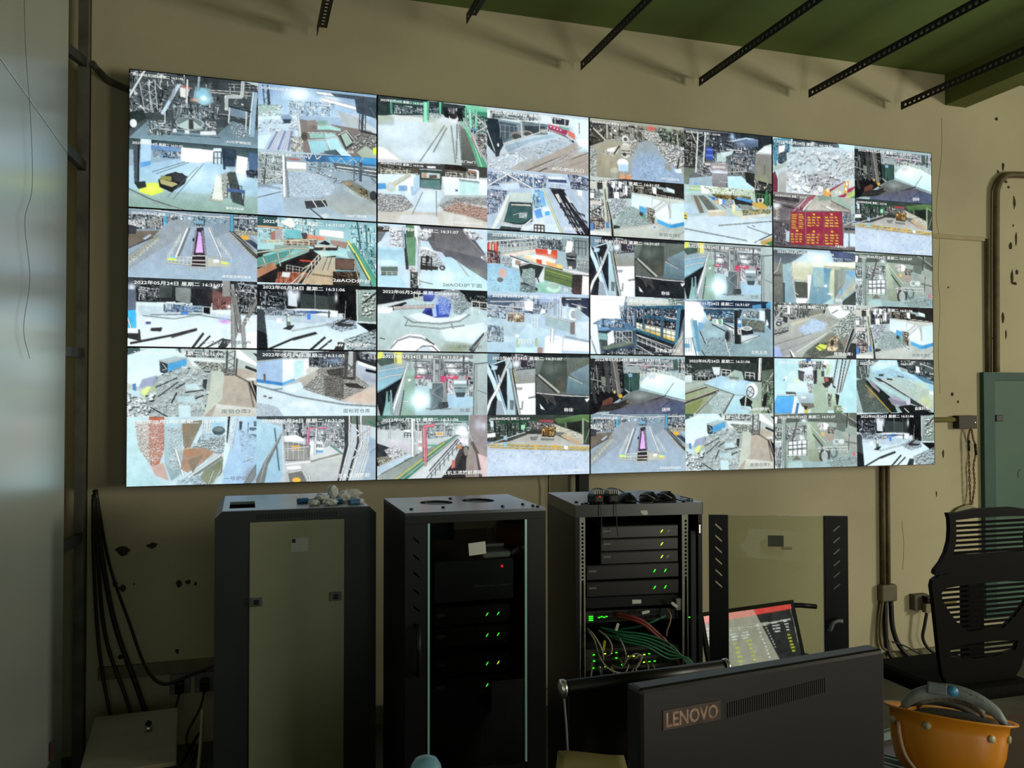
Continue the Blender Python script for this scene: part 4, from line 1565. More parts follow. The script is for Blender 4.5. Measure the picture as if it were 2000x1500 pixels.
L c8ccc8 8 60,449 365,287
P 90b8c8 154,345 191,346 191,417 154,407
L c8c088 6 -20,492 1020,557
R e0b848 7 29,475 990,548 50 18
L d8b450 6 29,537 1020,603
L e0b848 8 144,487 1020,575
P e8a838 644,501 671,502 671,592 644,591
P e8a838 455,496 477,496 477,577 455,576
P 60c8f0 159,466 186,467 186,515 159,514
P f0f4f4 742,522 785,527 785,587 742,580
P 3c70b8 -20,447 50,431 -20,501 -20,501
G a8b8cc a0b8d4 -20,536 1020,621 1020,1030 -20,1030
K dce8f8 90a8c4 12 260 -20,571 1020,639 1020,1030 -20,1030
S c8d8f0 280,812 207,127 .4
S 98b0d0 763,868 155,91 .4
@20TL
B 9c9c84
C e4e0d4 2c2c28 908c78 360 14 -20,66 1020,45 1020,460 661,346 -20,339
P 34342f -20,66 165,70 145,379 -20,499
C c8c4b0 201f1c 6c6858 90 12 -20,114 165,102 125,366 -20,451
L c8bca0 14 38,172 164,360
L a8a494 22 179,100 179,326
K c8d0cc 5c5c54 24 40 -20,498 105,563 115,754 66,922 76,1030 -20,1030
G a89c78 8c8468 106,434 262,361 321,691 300,1030 85,1030 66,825
S b4a880 183,712 93,218 .6
P d0ccb8 154,539 311,418 291,550 242,614 154,587
L 24241f 14 306,435 242,606
K d4d0c0 50483c 16 40 135,542 252,556 252,621 144,605
P ece4d8 179,503 262,458 252,540 193,549
K d8d4c4 4c4a40 18 90 253,281 500,290 490,634 420,596 341,380
E d4d0c0 373,505 54,131
E b8b4a4 373,497 54,91
L 3c3a34 6 323,513 422,506
L 3c3a34 6 323,562 422,555
E 3c3834 360,572 21,29
E d8d4cc 366,303 35,62
E 4c4840 371,311 19,33
E 3c3a34 521,205 21,47
S e04838 642,78 35,40 1
P e05040 607,52 677,56 682,96 611,100
S 90c090 835,54 41,55 .8
S e8a070 601,208 62,55 .5
K ece8e0 403c34 18 120 521,123 866,148 824,320 601,290
P d4b46c 845,201 907,224 906,291 845,267
C 6c8068 1f241f 98a890 120 15 703,93 1020,95 1020,361 763,280
L 3c3c34 10 959,67 968,347
L c8ccb8 9 928,105 937,352
G 8c9ca0 84a8cc 520,336 651,282 803,620 967,795 1020,1030 429,1030 440,641
S 78a8d8 640,759 187,218 .8
K a0c0dc 6890b4 12 200 520,532 681,540 864,809 863,1030 519,1030
S 8898a0 580,408 62,109 .5
K d8d8d4 2c2c2c 20 220 661,313 1020,344 1020,693 905,737 803,604
P 8c8c84 793,655 854,679 864,809 792,753
L 1c1a1a 14 947,566 926,734
P c8dcec 885,757 967,728 977,810 915,819
E e4ecec 342,721 60,73
P e0e8f0 291,712 400,696 400,858 301,872
P 9cc4f0 301,751 400,745 395,859 310,855
L c8d0d0 6 306,872 399,883
E 9c9880 254,903 46,95
E b4b098 254,863 44,47
P d88c5c 320,910 447,933 429,1030 300,1030
L e8c8a8 7 320,910 447,933
L a05c34 5 375,919 369,1030
@20BL
B b0b8b0
C 2c3030 dce8e8 586460 200 16 -20,75 163,69 161,840 -20,921
P 34322f -20,75 183,50 177,196 -20,219
P c0c0b0 -20,74 75,81 75,209 -20,218
P e4ecf0 -20,282 46,277 41,373 -20,377
L 50483f 14 -20,585 152,729
L 3c3830 10 26,599 152,456
P c8bcb4 -20,410 123,411 114,493 -20,474
P d8d0cc 55,692 162,760 142,906 26,886
C e4d8d4 3c3634 a8988c 60 14 -20,649 152,681 152,889 -20,904
P 3c78c8 -20,793 31,790 40,917 -20,920
G c8c8b0 b4b8a4 129,73 173,67 196,772 152,777
L 6c7054 14 153,199 191,773
P 3c78c8 162,760 196,764 200,868 166,864
R 787468 10 2,937 220,946 60 8
P d4d0c8 -20,929 220,930 220,1030 -20,1030
L 201e1c 18 177,421 220,737 239,1030
L d8d4c4 6 167,390 211,722
P 34383c 183,50 439,-30 428,325 192,355
C e8f0f4 202428 90a0a4 100 16 192,65 439,48 418,310 202,321
P e8f0fc 231,51 266,55 261,169 231,172
P e8f0fc 295,51 325,47 325,160 295,164
P f0f8fc 249,238 305,231 305,349 248,356
P f0f4f8 359,107 394,111 389,282 359,269
K c0ccd0 2c3434 22 160 187,355 359,334 388,525 358,657 240,703
K dce8f0 405058 18 80 201,369 379,364 378,655 260,685
P a4c0c4 379,348 518,347 518,509 438,503
G a0c0bc 94b0a8 388,460 518,461 658,738 457,841 259,830 250,702
K b8d0cc 506460 12 280 339,466 518,477 678,736 457,833 259,830
P 28302c 245,807 318,823 298,874 240,864
P 241f1c 429,-30 1020,-30 1020,289 438,227
C b8b4a0 201c18 706858 120 14 439,64 659,67 649,216 438,227
P 90a8a8 700,78 894,119 894,185 720,158
P e0f0f4 649,101 700,95 699,226 659,215
P 302820 710,126 771,135 771,201 710,200
P c8e0f0 802,81 894,119 894,185 812,146
R d8d4bc 6 699,226 984,273 60 12
G c4dcec d0e4f0 433,243 649,281 648,478 518,444 508,511 433,454
G d4e8f4 c8dcec 659,297 821,359 811,475 678,589 648,494
R c8ccc4 6 438,227 649,249 40 6
L d8dcd0 12 658,558 811,360
L d0d4c8 9 658,477 760,350
P 3ca4d8 516,445 588,485 583,583 517,550
P 44a480 527,557 577,584 577,665 532,638
C e4e0d0 40382c a09878 80 13 588,452 679,491 678,752 597,712
P 3c3830 517,542 557,562 547,620 517,607
G dceaf4 c8e0f0 678,572 821,400 846,734 703,668
G b8d8e8 c4e0f0 852,371 893,350 1020,339 1020,670 846,743
L e8f4f8 5 821,400 847,471 846,734
P 3ca8e0 703,651 846,734 846,808 708,716
P 2c90d0 846,738 1020,662 1020,728 846,808
G c0c4b8 b4b8ac 244,888 718,732 728,894 597,1030 249,1030
L d8d8cc 7 244,880 718,732
P e8f0f4 658,784 703,766 693,816 657,820
P 4c8cd0 663,790 693,780 688,809 666,813
G a8b4a8 b8bcb0 728,829 1020,753 1020,1030 597,1030
L d4d8c8 4 809,1030 1020,819
@20TR
B 5c6468
P 202830 -20,61 1020,-30 1020,480 -20,493
C d0dce8 161c24 5c6c7c 260 13 230,72 844,90 820,538 229,557
S 90b8f0 545,71 31,62 1
S 7c9cd0 658,188 93,91 .7
L a8c8f0 16 539,156 702,79 833,92
G 5c80b4 34486c 647,122 844,73 843,210 712,248
C e8f0f8 3c4c60 98a8b8 160 13 346,372 799,371 797,678 345,607
L e4ecf4 10 474,318 646,309
P a8c0b8 367,402 474,369 473,538 366,554
P b8d0d0 409,379 560,322 538,393 430,477
P 2c44b0 245,304 325,308 324,526 239,522
P 5080e0 250,336 319,334 319,359 250,363
P 5080e0 245,438 319,435 319,460 245,465
P 2c2c28 -20,61 136,70 134,705 -20,692
C c4c8b8 181a18 5c6058 120 13 -20,95 136,104 123,673 -20,674
L b8bcb0 10 83,62 145,269
G 5c6c54 788878 -20,726 144,703 60,865 28,1030 -20,1030
T c8ccc8 80 193,78 165,784 8
L d4d4cc 16 157,67 133,771
L d0d0c8 16 241,70 218,592
P d0ccc4 228,591 473,555 494,754 270,786
C f0f4f4 30343a a0a4a4 140 13 144,653 313,612 312,813 154,835
P 90a0a4 483,587 645,564 645,682 494,721
E 909498 591,487 46,91
C e4ecec 1c2024 707880 120 12 484,435 777,408 710,758 494,754
L c8c4b8 9 494,721 710,673
G 98b4c0 84a8b8 60,881 312,813 322,1030 709,962 862,1030 49,1030
P a8d8ec 483,790 644,767 862,1030 493,1030
S c4ecf8 536,816 41,36 .7
L 3c4850 6 70,847 112,774
P 5ca0dc 112,949 148,944 143,1030 117,1030
P 242824 688,693 808,711 808,881 862,1030 698,862
P 988890 292,581 473,572 483,705 302,714
P c8bcb8 313,629 462,616 462,658 313,671
E b8c4dc 397,743 87,47
E d4dcf0 397,754 66,29
G 908c90 787478 308,764 488,747 471,960 428,1030 343,1030 317,913
L dcdcd8 6 308,898 488,899
L b8b4b0 6 317,1030 471,1030
L c8ccd0 4 408,867 386,954
L c8ccd0 4 429,848 439,947
G 807c78 7c7c60 810,335 1020,325 1020,892 797,814
P d4e4e4 810,335 910,200 1020,170 1020,316
P b8c8c0 887,203 1020,119 1020,187
S 98a068 896,801 73,73 .6
L d8dcd4 7 810,335 1020,325
L 504c48 5 919,524 918,695
P 181c1c 841,826 1020,875 1020,1030 862,1030
L d8d8d0 12 797,832 862,1030
L d8d8d0 12 951,862 895,1030
C d8d4b8 202420 807c68 40 12 797,849 1020,892 1020,1030 796,1030
@20BR
B a8c0bc
G 90c0a0 a8ccd8 -20,41 195,-30 195,130 -20,173
P 98c878 49,66 195,-30 195,97 59,114
P e4f0ec 174,-30 557,-30 557,101 195,147
C 5c8c50 e8ecd8 a0b478 160 14 195,-30 1020,-30 1020,132 300,167
L c89c38 16 321,164 578,166
C d8a840 302c18 887038 120 12 311,132 752,127 751,195 332,230
P 1c2420 796,-30 1020,-30 1020,269 817,272
R 38703c 14 818,67 983,81 120 6
L 2c8040 26 939,-30 932,258
L 48a058 14 972,48 971,271
P 2c2a28 556,185 773,209 773,294 577,301
P 3c98e0 589,156 762,194 762,245 589,198
L 70b8f0 6 589,161 762,197
P d8d8d0 828,151 905,142 894,280 839,287
P 303430 850,166 883,162 877,214 850,217
P d4a840 762,245 883,213 960,306 871,351 784,310
G 9cb4b4 b8c8d0 -20,206 311,149 556,388 652,478 1020,407 1020,1030 -20,1030
G a4c0d0 a4c4dc -20,337 90,326 173,499 -20,520
G b8ccdc c0d4dc -20,587 257,523 1020,509 1020,1030 -20,1030
P 706858 101,192 142,187 225,477 173,499
P 5c6458 153,185 216,177 374,426 268,438
L d0ccb8 8 80,194 173,491
L c8c8b8 7 142,178 246,474
L 90988c 6 216,177 384,408
L 4c544c 6 269,171 470,381
P c8b89c 262,431 470,415 469,499 267,547
P e0d4bc 262,431 384,408 470,423 278,462
K dce4f0 303c44 14 110 300,183 556,236 556,388 427,319
P 2870c8 300,183 343,195 342,245 311,232
P 3888e0 428,218 460,222 454,316 433,301
P e8f0f0 385,206 428,218 422,320 390,315
P e0b848 342,245 385,257 385,307 353,294
P 28302c 578,250 751,280 773,345 620,346
G 849c90 70847c 599,281 751,289 773,362 642,361
P e0dca8 534,323 567,251 577,453 534,424
R e8d880 10 545,389 696,473 50 7
R e8d880 10 696,439 982,355 50 9
C e8d060 303028 a89848 70 11 642,378 1020,321 970,425 663,477
P c8c8b4 642,488 926,413 948,445 663,545
R d0d0bc 6 652,504 959,426 30 7
P 3c78c8 -20,355 -20,336 -20,468 -20,487
P e8c030 -20,520 27,500 37,614 -20,634
L 202020 8 -20,536 27,566
L 202020 8 -20,585 32,615
L 94a4a4 4 383,693 1020,544
L 8c9ca0 4 -20,782 705,930
L 9cacac 4 706,676 1020,818
L 3c4444 6 766,652 799,666
P c8a048 858,932 1020,818 1020,869 891,1030
P 3c8c3c 924,960 1020,886 1020,1030
L 303430 9 792,956 1020,766
@21TL
=12TR
@21TR
=12TL
@21BL
B 50687c
G f0fcff d4ecf8 -20,-30 375,-30 335,257 315,386 81,430 -20,529
S ffffff 140,171 176,200 1
S c8ecff 286,323 93,145 .6
P b8c8cc 375,-30 1020,41 1020,123 384,157
R d4c49c 8 395,76 837,49 50 9
C c8d8d0 4c6c60 98b0a8 80 16 817,-30 1020,41 1020,123 826,115
L dcd8c0 9 434,154 1020,123
P 2c80a8 375,174 1020,115 1020,189 384,238
R 183850 10 384,189 978,139 30 12
P 14202c 454,202 1020,189 977,386 916,849 473,637 453,492
C e8f4fc 142030 6888a8 240 15 474,201 918,209 918,389 473,378
C dcecf8 203850 70a0c8 220 15 296,162 474,184 473,508 334,514
P 3c6c9c 71,462 335,417 453,509 433,590 81,621
P 5c94c4 71,462 188,425 197,584 81,621
C e4f4ff 2c4c70 7cb0e0 120 14 81,398 354,384 354,545 90,541
P 2c84b0 573,309 938,372 938,421 573,357
R 183448 10 573,325 938,388 26 8
C e0e4e4 0c1014 5c646c 90 13 573,357 918,439 917,553 573,455
L e8f0f0 10 795,346 938,372
P e8ecb8 473,443 917,570 906,767 473,540
P f0f0c8 473,451 917,573 915,627 473,483
P e0b848 553,545 896,718 896,768 552,577
R 586450 7 513,465 907,587 90 8
L 586450 5 473,500 917,677
L 2c5c7c 20 559,147 553,553
L 2c5478 28 760,152 749,691
L 2c5474 18 469,201 467,879
L 387898 26 944,191 906,849
L 4c98c0 8 923,192 886,850
L 3c98b8 22 453,557 896,800
R 183848 10 473,572 886,784 26 9
G 28343c 485458 81,605 453,589 462,944 119,938
P d8dcdc 173,649 236,582 255,790 177,856
P 6cb0b0 85,637 168,649 172,761 90,748
R c8d4e0 8 236,614 433,590 120 7
P 607860 129,874 393,769 462,799 255,886 138,929
L d0d8d4 6 305,612 413,784
L d0d8d4 6 255,678 393,801
G dce8ec c8d4dc -20,481 71,494 109,1030 -20,1030
L 8c9ca0 5 -20,592 70,1030
R e4ece8 5 13,719 80,939 30 5
P 1c3c5c 119,930 452,847 452,912 128,1030
C d0d8e0 101418 5c6870 160 13 128,938 472,879 834,1030 138,1030
P 242c34 473,637 916,849 834,1030 492,879
L d8d8d0 7 482,653 855,867
L d8d8d0 7 482,750 814,950
L d8d8d0 7 482,830 692,1030
R d0d4cc 6 492,668 834,901 60 8
P b8b0a8 834,1030 916,816 977,551 976,1030
L 6c6460 6 855,1030 976,699
L e8e0d8 6 844,949 977,617
@21BR
B 7ca8b8
P 182c48 -20,40 974,-30 974,134 635,136 209,159 -20,221
G e4f4fc c8e8f4 -20,40 147,47 209,143 209,309 145,478 154,1030 -20,1030
S 5c98d8 251,74 83,73 .8
S ffffff 94,216 124,200 1
S d4f4ff 188,277 83,127 .7
P 2858a0 147,47 273,39 251,124
L a0b8cc 8 220,159 974,134
P 3c88c0 760,78 864,46 869,131 765,128
P 3c98c8 919,52 974,-30 974,125 924,120
P 203850 209,176 549,166 548,409 271,372
C c8ecff 1c3c5c 5898c8 180 14 209,193 548,191 548,393 271,356
C e8f0f4 38505c 90acb4 90 13 646,169 841,175 841,311 645,304
P c8dce0 841,158 907,172 906,376 841,328
P 303838 907,137 974,134 972,509 917,409
P 505c50 645,321 906,359 906,563 785,551 644,455
K 90a090 303830 16 60 645,321 906,359 906,512 698,487
P d8ecec 929,307 950,391 950,442 917,426
G 84a8b0 74a0a8 156,477 303,404 547,527 698,655 972,611 970,1030 196,1030
S a8d4dc 323,603 124,91 .6
S 5c7c80 546,795 124,91 .5
S 8cb8bc 719,857 124,91 .6
K a0c4cc 50707c 22 50 197,674 547,661 545,963 227,1030
P e8f0e8 303,337 430,348 419,465 313,420
P 70c8a0 319,353 351,352 345,419 319,412
P 50b080 372,351 409,357 409,441 377,434
E d8b088 272,322 17,44
P c8d0d0 430,415 547,460 633,624 547,611
L 303c44 10 303,437 547,628
L 303840 12 430,415 547,502
P 303438 452,330 527,310 548,393 462,388
E 404c54 494,345 41,44
P 202428 633,523 763,518 774,585 644,624
E d0dcdc 698,495 62,40
E 8c9898 698,495 41,22
P bcc8c8 633,624 840,608 697,757 632,742
L 404c50 5 632,750 850,616
P 808488 461,547 536,536 546,745 482,747
E 585c64 477,639 33,109
E 282c30 474,639 21,80
L c0c4c4 7 515,545 530,737
P 1c2428 554,174 613,171 632,776 557,778
P 2c3438 592,172 613,171 632,776 611,776
P 203044 613,154 646,169 623,288 613,272
P e8f4fc 591,315 640,312 636,498 590,500
P 3888d8 594,323 636,321 633,481 594,483
E e4f0fc 614,381 17,36
P f0f0f0 590,508 633,506 631,607 592,606
C 404448 e8e8e8 90949c 20 10 596,525 629,523 626,599 595,600
P 4c98c0 62,382 135,379 175,923 112,925
P 88c4dc 62,382 88,381 138,924 112,925
L 9cd4e8 10 83,348 133,875
P 5ca0cc 151,411 208,425 197,542 155,543
P d4e8f0 -20,682 61,688 102,958 -20,1030
L 586068 8 82,679 133,1030
R b0a8a8 8 -11,699 72,695 130 4
P 4c9cc8 -20,797 51,795 56,861 -20,863
P d8506c -20,863 -20,854 -20,928 -20,929
L d8dcd8 12 450,698 471,831 513,1030
L 303438 8 166,560 228,789
L 303030 8 186,907 238,1030
L c0ccc8 7 971,645 932,817 970,951
@22TL
B 8cacb0
C f0f4f8 404850 a0acb4 300 14 333,49 1020,49 1020,230 352,322
S e89090 571,173 52,29 .8
L e8dcdc 10 353,145 1020,181
P 3c5c50 865,52 916,51 925,231 874,232
L 2c3430 12 947,50 941,280
G d0e8ec b0dce0 510,481 621,285 854,330 1020,443 1020,771 802,674 520,545
S f0ffff 691,414 114,109 .7
K ecf8ff 90b4c0 16 40 591,269 691,284 681,382 611,383
R d8dcb8 8 631,212 843,282 60 6
R d8d8b8 7 451,272 591,269 60 5
R d0d0b0 8 895,289 987,312 50 3
P c8d0c0 510,432 550,432 530,497 510,497
P 90a0a0 353,177 511,174 511,271 441,304
P 141418 -20,58 333,49 352,578 391,642 117,929 -20,1030
C a8acA4 101214 4c5450 200 14 -20,73 333,65 332,611 -20,675
L 3c3c3c 40 148,70 195,611
L 484848 30 216,68 244,611
L 68645c 44 250,67 297,675
L 9c988c 10 230,68 288,659
L 8c9088 8 60,167 79,548
L 303430 30 -20,295 59,802
L 98a098 8 -20,390 137,452
P 6c7c60 108,357 157,372 147,516 118,500
P e0a828 288,659 327,659 327,715 292,723
P f0c050 234,603 259,595 261,643 239,643
L 1c1c1c 20 322,723 327,803
P 203c34 342,306 511,287 505,577 411,618 352,562
P 285048 412,305 501,295 500,569 431,602
L 4c8c7c 5 402,305 406,594
P 60a8e8 390,308 436,308 433,361 392,361
L d0e4f4 5 397,324 431,324
G 6c7474 48504c 411,618 510,585 781,690 650,771 351,883 156,946 283,803
S a0b4b0 510,690 93,55 .5
P 2c2826 117,834 283,803 391,739 430,803 253,930 78,961
P 6c3828 127,770 205,707 234,723 224,818 117,850
K 706860 201c18 14 50 371,739 440,771 420,819 371,803
L 1c1c1e 9 156,946 509,835 791,682
G 584c58 48587c 194,946 781,706 1020,804 1020,1030 185,1030
S 4c5c94 811,869 135,109 .6
L 303848 7 700,933 863,755
L 303848 7 750,1030 944,788
P 3c4c70 852,771 1020,821 1020,1030 770,1030
L 506064 5 781,674 874,461
L 506064 5 802,690 1020,771
@22TR
B 90a898
P 202824 -20,-30 1020,-30 1020,450 694,419 59,410 -20,443
C d0d8d8 161c1c 5c6c6c 140 13 -20,115 81,129 80,442 -20,443
P c8d0d0 -20,328 80,311 80,442 -20,459
P 283430 81,63 805,97 803,384 90,310
R d8dcc4 8 90,286 395,239 70 8
C e4ecec 202824 90a4a0 90 13 101,244 395,189 395,306 101,393
P c8d4d4 300,174 395,172 384,323 321,307
G 98c0dc a0ccd4 215,457 395,322 458,338 673,402 792,452 693,671 543,655 362,556 204,491
S c0e0f4 522,488 124,91 .6
G a0b4b8 a8b090 -20,492 215,424 373,339 205,474 -20,607
P 98b4a4 448,355 555,220 641,252 662,386 587,420
P 607870 490,338 608,353 587,403 501,404
S d8d0c8 533,404 62,29 .7
R e0e4d8 10 406,214 512,229 60 3
R e0e4d8 10 673,259 782,275 60 3
G 98a878 809048 -20,657 236,524 362,572 256,805 88,1030 -20,1030
P 7c9040 -20,870 204,739 99,1030 -20,1030
G a8c4bc 98bcb8 256,805 372,606 543,672 435,1030 297,1030 298,871
K c8dcd8 708c88 14 120 267,639 532,672 435,1030 308,1030
G a8d0dc 98ccd8 543,672 693,688 779,874 692,1030 435,1030
L 34342c 14 -20,657 246,523
L 34342c 18 -20,821 373,589
L d0c8b0 8 -20,640 246,507
L d0c8b0 8 -20,796 373,564
L 5c5c50 12 99,1030 373,589
L d8d4bc 7 83,1030 362,597
L 4c4c44 12 413,1030 548,655
L d4d4c4 6 397,1030 537,655
L 6c6c60 8 205,474 373,564 543,655
R 504c3c 5 16,772 351,622 16 8
E dce4e4 753,587 68,138
E 50585c 732,612 46,105
E c0ccd0 732,612 37,87
L 3c4448 5 694,570 769,654
L 3c4448 5 759,553 704,688
P 20241f 607,755 672,680 758,789 736,873 628,856
L e4ecec 12 683,688 671,873
P 98b090 758,772 857,722 855,1030 757,1030
L e4e8e4 26 849,-30 836,401
L b8bcb8 10 865,-30 852,400
G 4c6450 6c8c64 870,231 1020,195 976,1030 855,1030
L b8c4b0 12 1020,229 835,637
L 8cc878 16 1020,365 932,1030
C d8e8cc 202c20 789c70 90 13 869,349 1020,365 976,1030 867,942
P 201f1c 890,671 934,603 911,874 867,874
L e8f0e8 10 934,501 939,603
L d8dcd4 8 628,890 736,941
L 2c2c28 12 736,840 757,941
@22BL
=01TL
@22BR
=02TL
@30TL
B b4c8d0
P 3c8ca8 -20,39 221,-30 198,308 64,408 -20,545
C d4f0f4 1c4860 5ca0b8 110 14 -20,55 220,50 178,327 64,408
P e4f0f4 70,153 148,125 142,237 70,296
L 2c80a8 30 -20,52 43,569
L 8cd0e4 10 -20,53 22,540
P 203038 65,297 189,230 183,390 105,481 64,471
K 60809c 141c24 14 40 65,297 178,264 157,426 74,454
P 2c3c44 241,-30 1020,-30 1020,41 241,143
C e4f0f4 2c3c44 88a4b0 90 13 220,50 1020,-30 1020,90 220,146
S ffffff 487,32 25,22 1
P b0dce8 792,-30 1020,-30 1020,90 813,102
P 3c6878 791,105 921,101 899,145 812,142
P a0b4a8 -20,559 156,442 166,520 -20,637
P 7c2438 -20,702 27,619 57,757 56,1030 -20,1030
G b4b4ac 9c9c98 63,693 156,553 176,709 154,1030 71,1030
G b8ccd4 c4ccd0 168,265 366,123 791,72 1020,106 1020,629 572,1030 154,1030 166,631
K d8e8f0 7890a0 26 200 173,280 366,139 1020,123 1020,597 572,960 164,1030
K dce4e8 8c9ca4 40 110 178,264 387,152 1020,156 1020,564 594,844 186,739
K e4ecf0 a0b0b8 60 34 166,647 395,631 467,1030 164,1030
K d4d4d4 605c60 36 40 405,645 681,558 820,669 594,957 488,1030
K dce4e4 6c7478 24 60 747,306 1020,237 1020,531 810,621
L 504850 7 390,647 394,775
L 504850 6 404,837 467,845
L 4c3c40 8 544,304 576,364
L 4c3c40 8 736,308 790,349
E d0ccc8 514,959 37,55
E d4d0cc 573,879 37,62
P b02848 562,1030 679,882 885,684 1020,744 1020,776 851,1030
P b4b8a8 679,930 879,709 862,939 722,1030
P e8d8c0 885,660 934,645 900,918 862,915
P e0a838 874,710 928,670 894,919 856,923
E f0f0e4 899,739 12,36
E f0f0e4 887,838 12,36
P c8c8c0 928,703 1020,646 1020,760 917,834
P e8a040 615,906 669,867 700,943 668,1030 604,1030
E f8d890 663,892 21,40
P 98c070 894,919 1020,825 1020,956 894,1030
P e0c840 872,1030 1020,842 1020,866 894,1030
P 3c9c58 916,1030 1020,923 1020,1030
@30TR
=22TL
@30BL
B 78706c
G 50484c 706870 -20,49 330,54 193,373 151,504 -20,538
P 3c3438 -20,81 319,104 308,169 -20,128
L a89c9c 8 -20,160 277,220
L 8c8484 8 -20,254 225,338
L 302a2c 14 -20,207 256,286
S ffffff 50,247 52,44 1
L e4ecf4 12 -20,206 81,260
S e4e4ec 39,280 31,55 .9
P b0a890 39,280 70,277 58,641 38,643
K c8b8a0 50443c 14 30 44,311 80,354 78,734 48,737
G 9c3448 7c2438 214,323 372,97 530,-30 360,306 204,356
P a83c50 308,200 445,40 530,-30 381,272
L f0f4f4 16 360,298 466,101
L e8e4e4 9 287,267 392,94
L c89ca4 5 235,352 329,150
R c8a0a8 5 225,322 530,45 30 8
G a4a494 bcb4a4 530,-30 1020,-30 1020,249 528,286 391,302
P 88b4a0 721,-30 764,-30 958,187 958,236 871,181 721,54
P 78947c 530,-30 721,-30 700,73 550,107
L 605c50 10 700,89 958,252
L c8c0a8 9 571,185 741,269
P ece8d8 656,191 741,261 720,272 635,209
G 988c7c a8a090 710,120 958,252 849,273 678,188
L 706858 5 764,129 806,205
L 706858 5 828,170 871,230
P 98b8b0 937,-30 1020,-30 1020,510 956,513
L d8e4e4 10 959,-30 972,527
C c8dce4 4c5c60 90a4ac 60 13 838,283 1020,282 1020,494 848,492
P 303840 858,572 1020,575 1020,608 869,620
P b8d0ec 858,669 1020,673 1020,917 845,930
L 708090 6 923,581 921,923
L d4dce4 8 858,523 1020,412
G 5c5458 48404c -20,538 203,499 201,1030 -20,1030
S c8d0ff 28,487 31,18 1
S ffffff 32,817 17,25 1
C a8a4a8 302c30 706870 60 13 -20,537 182,580 170,961 -20,1030
P b0b8c0 150,710 197,705 191,912 149,900
P 8c1c30 209,347 833,275 851,929 201,951
P a02038 216,362 386,338 383,941 209,942
P a02038 402,341 602,313 601,937 396,940
P a02038 613,317 825,292 840,922 612,936
L d06c78 5 391,334 388,949
L d06c78 5 608,309 606,936
Q f8c038 216,378 386,359 384,646 215,664 8 2
Q f8c038 412,404 581,385 569,587 409,604 4 3
Q f8c038 623,380 800,360 804,570 622,589 4 3
Q f8c038 210,736 358,721 357,904 209,918 4 3
Q f8c038 402,724 568,707 567,908 401,924 4 3
Q f8c038 621,710 809,691 808,901 620,919 4 3
E f8b830 491,366 15,20
E f8b830 707,341 15,20
E f8b830 285,688 15,20
E f8b830 487,683 15,20
E f8b830 712,663 15,20
L b0a8ac 7 201,959 856,942
P 5c5054 -20,1030 201,951 845,946 1020,949 1020,1030 -20,1030
L 706468 7 252,1030 1020,958
@30BR
=12BR
@31TL
B 90b0b4
G 404c58 5c707c -20,47 409,41 230,247 117,304 -20,299
G 8cacc4 bcd8e0 230,232 429,55 673,-30 1020,53 1020,297 230,343
S c8ecff 524,143 187,127 .9
S f0ffff 545,173 93,73 .8
P 3c4c74 673,-30 1020,37 1020,135 715,126
S 4c5c94 866,80 93,55 .7
C 90a8c0 283848 50607c 30 12 715,142 1020,135 1020,200 736,204
P e4e8c8 460,244 1020,183 1020,289 608,312 460,308
L c8c8a0 14 608,312 1020,313
R b8b890 8 629,326 984,297 14 7
G 787c6c 60645c -20,283 107,274 124,1030 -20,1030
L e8ece8 7 92,180 44,421 -20,503
P 505450 -20,487 95,480 95,527 -20,534
G 8cb4b8 70a4b4 112,297 199,282 268,1030 124,1030
L e4f0f0 8 210,281 238,722 278,1030
P 3c5458 105,637 136,634 134,1030 113,1030
G d8d8bc a4a88c 225,248 470,243 469,451 406,583 229,580
P c4c4a0 240,358 459,340 406,456 395,600 239,579
S e4e4c8 376,267 93,73 .7
L e4e4cc 8 229,580 406,599
P 484c40 249,610 406,615 404,901 269,894
S 5c6450 321,748 62,127 .5
L e8ece4 9 259,815 295,845
P e8ece0 406,471 459,467 425,900 404,901
G 6ca4b4 5c98b4 459,467 671,339 690,819 710,1030 435,1030 425,900
P 88b8bc 470,339 607,328 606,681 479,689
S a4c0b0 553,572 52,109 .7
L d4e0e0 9 543,477 575,426
G 4c90b8 70acc0 607,328 693,337 669,692 616,664
E f0f8f8 627,660 21,29
L e4f0f0 7 537,701 536,781
G d0d4a4 b0bc9c 682,402 735,317 732,881 711,947 669,756
P e8ecdc 647,790 722,793 711,826 647,822
G 88907c 707c70 735,350 875,355 874,549 732,897
P 8c9c8c 778,346 875,355 874,549 776,717
G 68a8c0 88b8c4 875,355 1020,362 1020,476 874,549
P 48a8e8 935,366 962,364 961,453 934,447
G c0c0a0 a8a47c 710,1030 1020,508 1020,654 775,943 775,1030
L e8e8cc 7 721,1030 1020,500
P 48a0d8 814,698 835,697 829,810 813,811
P 48a0d8 910,854 943,852 931,950 904,935
P 3c4840 829,939 1020,703 1020,1030 839,1030
P e4ece4 269,910 425,900 362,1030 278,1030
P a8ccc8 561,1030 711,882 721,1030 604,1030
@31TR
B 8ca494
P 505c50 -20,36 1020,-30 1020,232 778,183 360,151 -20,199
G 606c5c 4c5448 361,-30 1020,-30 1020,299 870,208 619,163
L c8c8b8 6 779,-30 1020,198
L 38403c 14 883,-30 870,275
L a4b0a4 7 900,-30 893,240
L 404844 18 894,123 1020,265
P 5c6c60 755,184 870,192 846,361 732,303
C f0f8f8 404c4c a8b8b4 180 13 -20,231 382,232 380,479 -20,491
P e4f4f4 -20,52 40,65 28,196 -20,182
S e8f8ff 349,136 41,36 1
G d0e4e8 a8c8cc -20,491 92,500 100,1030 -20,1030
C f0f8f8 586468 b0c0c4 90 15 -20,524 81,534 78,1030 -20,1030
G 90a89c 6c8478 78,78 139,72 133,1030 89,1030
L d0dcd0 6 89,77 100,1030
L 506058 6 133,122 127,1030
